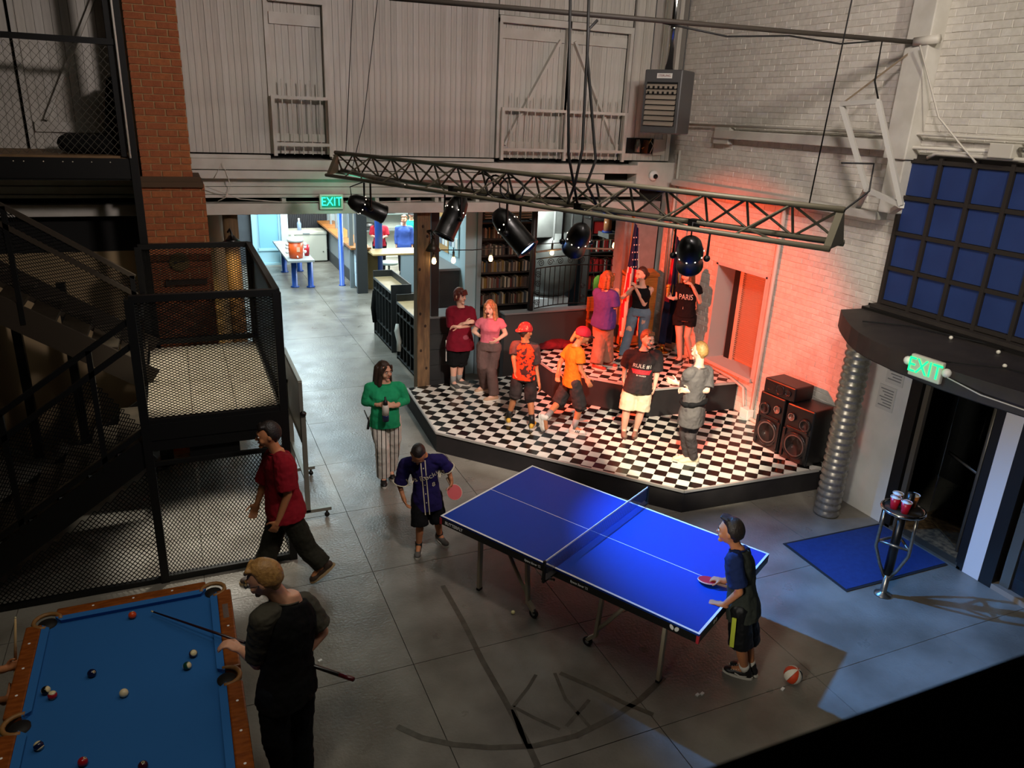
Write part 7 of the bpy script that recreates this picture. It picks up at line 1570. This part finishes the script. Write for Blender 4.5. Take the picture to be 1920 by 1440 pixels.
J = {'H': (7.314, 9.689, 2.221), 'N': (7.343, 9.692, 2.088), 'SR': (7.226, 9.757, 2.034), 'SL': (7.456, 9.605, 2.056), 'ER': (7.211, 9.743, 1.839), 'WR': (7.1, 9.728, 1.842), 'EL': (7.502, 9.544, 1.803), 'WL': (7.312, 9.502, 2.047), 'HR': (7.281, 9.714, 1.534), 'HL': (7.402, 9.621, 1.55), 'KR': (7.281, 9.676, 1.231), 'KL': (7.387, 9.608, 1.228), 'AR': (7.345, 9.666, 0.84), 'AL': (7.573, 9.668, 0.84), 'F': (-0.923, -0.372, -0.101), 'U': (0.0, 0.0, 1.0), 'B': (-0.685, -0.728, 0.0), 'toeL': (-0.528, -0.849, 0.0), 'toeR': (-0.927, -0.374, 0.0), 'dL': (-0.537, 0.152, 0.83), 'dR': (-0.844, 0.367, 0.391), 'fz': 0.75, 'h': 1.591, 'base': (7.4, 9.623, 0.75)}
f = figure('girl in black lettered shirt and shorts by the louvred door', J, SK3, HLB, 'mid', cloth('tee_black_soft', '#171416'), cloth('shorts_black_soft', '#1b1719'), (BLKS, SOLE), w=0.95, sleeve=0.4, hem=0.02, leg=0.22, infl=0.015, flare=0.012, bust=0.04, voxel=0.0085, pflare=0.012, curlL=0.6, curlR=0.6, lowshoe=True)
on_chest(f, 'PARIS', 0.125, 0.0, -0.02, WHT, 1, 0.72, 'shirt_lettering'); on_chest(f, 'i', 0.06, -0.03, -0.20, WHT, 1, 0.8, 'shirt_lettering')
for k, a in ((0, 'R'),):
    sh, q = f.shoes[a]
    MB().lathe(q(0.0, 0.05, 0.06), [(0.0, 0), (0.014, 0), (0.0, 0.004)], 8, tuple(f.D['lat']*-1)).obj('shoe_badge', WHT, sh)
mc = thing('toy_microphone', 'small golden object held up by the girl in black near the navy flag', 'microphone', tuple(f.D['WR']))
c = f.D['WR'] + f.D['dR']*0.09; MB().cap(c, c + V((0, 0, 0.12)), 0.022, 0.03).obj('grip', mat('mic_gold', '#b98a3a', 0.4, 0.5), mc, True); MB().sph(c + V((0, 0, 0.16)), 0.035).obj('mic_head', mat('mic_gold', '#b98a3a', 0.4, 0.5), mc, True)
J = {'H': (5.213, 21.171, 1.521), 'N': (5.22, 21.2, 1.372), 'SL': (5.394, 21.157, 1.322), 'SR': (5.046, 21.243, 1.322), 'EL': (5.42, 21.099, 1.073), 'ER': (4.996, 21.204, 1.073), 'WL': (5.264, 20.88, 1.093), 'WR': (5.032, 20.937, 1.093), 'HL': (5.307, 21.179, 0.855), 'HR': (5.133, 21.221, 0.855), 'KL': (5.312, 21.157, 0.457), 'KR': (5.119, 21.204, 0.457), 'AL': (5.317, 21.176, 0.09), 'AR': (5.123, 21.224, 0.09), 'F': (0.786, -0.61, -0.101), 'U': (0.0, 0.0, 1.0), 'B': (-0.239, -0.971, 0.0), 'toeL': (-0.239, -0.971, 0.0), 'toeR': (-0.239, -0.971, 0.0), 'dL': (-0.238, -0.966, -0.1), 'dR': (-0.238, -0.966, -0.1), 'fz': 0.0, 'h': 1.64, 'base': (5.22, 21.2, 0.0)}
f = figure('person in red tee working at the kitchen counter, facing right', J, SK1, HDK, 'mid', cloth('tee_red', '#a82333'), cloth('leggings_black', '#15131a'), (BLKS, SOLE), w=1.03, sleeve=0.9, hem=-0.15, voxel=0.014, wr=0.008)
on_chest(f, flat_shape([(0.07*math.cos(a*math.pi/6), 0.05*math.sin(a*math.pi/6)) for a in range(12)]), 0, 0.0, 0.05, WHT, 1, 1.0, 'round_print')
J = {'H': (5.852, 20.871, 1.558), 'N': (5.86, 20.9, 1.405), 'SL': (6.036, 20.851, 1.354), 'SR': (5.684, 20.949, 1.354), 'EL': (6.076, 20.84, 1.069), 'ER': (5.644, 20.96, 1.069), 'WL': (6.062, 20.791, 0.835), 'WR': (5.631, 20.912, 0.835), 'HL': (5.948, 20.875, 0.876), 'HR': (5.772, 20.925, 0.876), 'KL': (5.953, 20.853, 0.468), 'KR': (5.757, 20.908, 0.468), 'AL': (5.958, 20.873, 0.09), 'AR': (5.762, 20.927, 0.09), 'F': (-0.601, -0.8, 0.0), 'U': (0.0, 0.0, 1.0), 'B': (-0.27, -0.963, 0.0), 'toeL': (-0.27, -0.963, 0.0), 'toeR': (-0.27, -0.963, 0.0), 'dL': (-0.04, -0.143, -0.989), 'dR': (-0.04, -0.143, -0.989), 'fz': 0.0, 'h': 1.68, 'base': (5.86, 20.9, 0.0)}
f = figure('person in blue hooded sweatshirt and glasses standing behind the kitchen counter', J, SK1, HLB, 'short', cloth('hoodie_blue', '#4a66b8'), cloth('leggings_black', '#15131a'), (BLKS, SOLE), w=1.05, sleeve=1.85, hem=-0.2, voxel=0.014, wr=0.008)
J = {'H': (6.322, 21.771, 1.576), 'N': (6.33, 21.8, 1.422), 'SL': (6.508, 21.748, 1.37), 'SR': (6.152, 21.852, 1.37), 'EL': (6.548, 21.737, 1.082), 'ER': (6.112, 21.863, 1.082), 'WL': (6.534, 21.689, 0.845), 'WR': (6.098, 21.815, 0.845), 'HL': (6.419, 21.774, 0.886), 'HR': (6.241, 21.826, 0.886), 'KL': (6.423, 21.752, 0.474), 'KR': (6.225, 21.81, 0.474), 'AL': (6.429, 21.771, 0.09), 'AR': (6.231, 21.829, 0.09), 'F': (-0.064, -0.998, 0.0), 'U': (0.0, 0.0, 1.0), 'B': (-0.279, -0.96, 0.0), 'toeL': (-0.279, -0.96, 0.0), 'toeR': (-0.279, -0.96, 0.0), 'dL': (-0.041, -0.142, -0.989), 'dR': (-0.041, -0.142, -0.989), 'fz': 0.0, 'h': 1.7, 'base': (6.33, 21.8, 0.0)}
f = figure('person in bright teal shirt and dark cap behind the one in blue', J, SK1, HDK, 'short', cloth('shirt_teal', '#1fa382'), cloth('leggings_black', '#15131a'), (BLKS, SOLE), w=1.05, sleeve=0.9, hem=-0.2, voxel=0.014, wr=0.008)
cap_hat(f, mat('cap_black', '#161616', 0.7), False)
J = {'H': (-1.72, 4.623, 1.502), 'N': (-1.75, 4.62, 1.355), 'SL': (-1.768, 4.796, 1.306), 'SR': (-1.732, 4.444, 1.306), 'EL': (-1.6, 4.92, 0.98), 'ER': (-1.58, 4.8, 0.86), 'WL': (-1.377, 5.168, 0.793), 'WR': (-1.408, 5.159, 0.545), 'HL': (-1.759, 4.708, 0.844), 'HR': (-1.741, 4.532, 0.844), 'KL': (-1.74, 4.72, 0.452), 'KR': (-1.72, 4.524, 0.452), 'AL': (-1.76, 4.718, 0.09), 'AR': (-1.74, 4.522, 0.09), 'F': (0.976, 0.098, -0.195), 'U': (0.0, 0.0, 1.0), 'B': (0.995, 0.1, 0.0), 'toeL': (0.995, 0.1, 0.0), 'toeR': (0.995, 0.1, 0.0), 'dL': (0.98, 0.14, 0.14), 'dR': (0.581, 0.814, 0.0), 'fz': 0.0, 'h': 1.62, 'base': (-1.75, 4.62, 0.0)}
f = figure('person in green tee holding an upright pale cue at the pool table', J, SK2, HBR, 'short', cloth('tee_green', '#1a7a35'), cloth('trousers_dark', '#1a1a1e'), (BLKS, SOLE), w=1.02, sleeve=0.8, hem=-0.2, voxel=0.010, curlL=0.85, curlR=0.85)
# soft heaps baked like the clothes
o = bake('red_cloth_heap', CLOTH_HEAP, 0.012, CL, None, 4, 0.5, 0.03); L(o, 'crumpled dark red cloth heap on the raised platform below the low wall', 'cloth')
o = bake('padding', LOUNGE[0], 0.014, BAG, LOUNGE[1], 3, 0.5, 0.01)
bpy.data.scenes.remove(TMP)
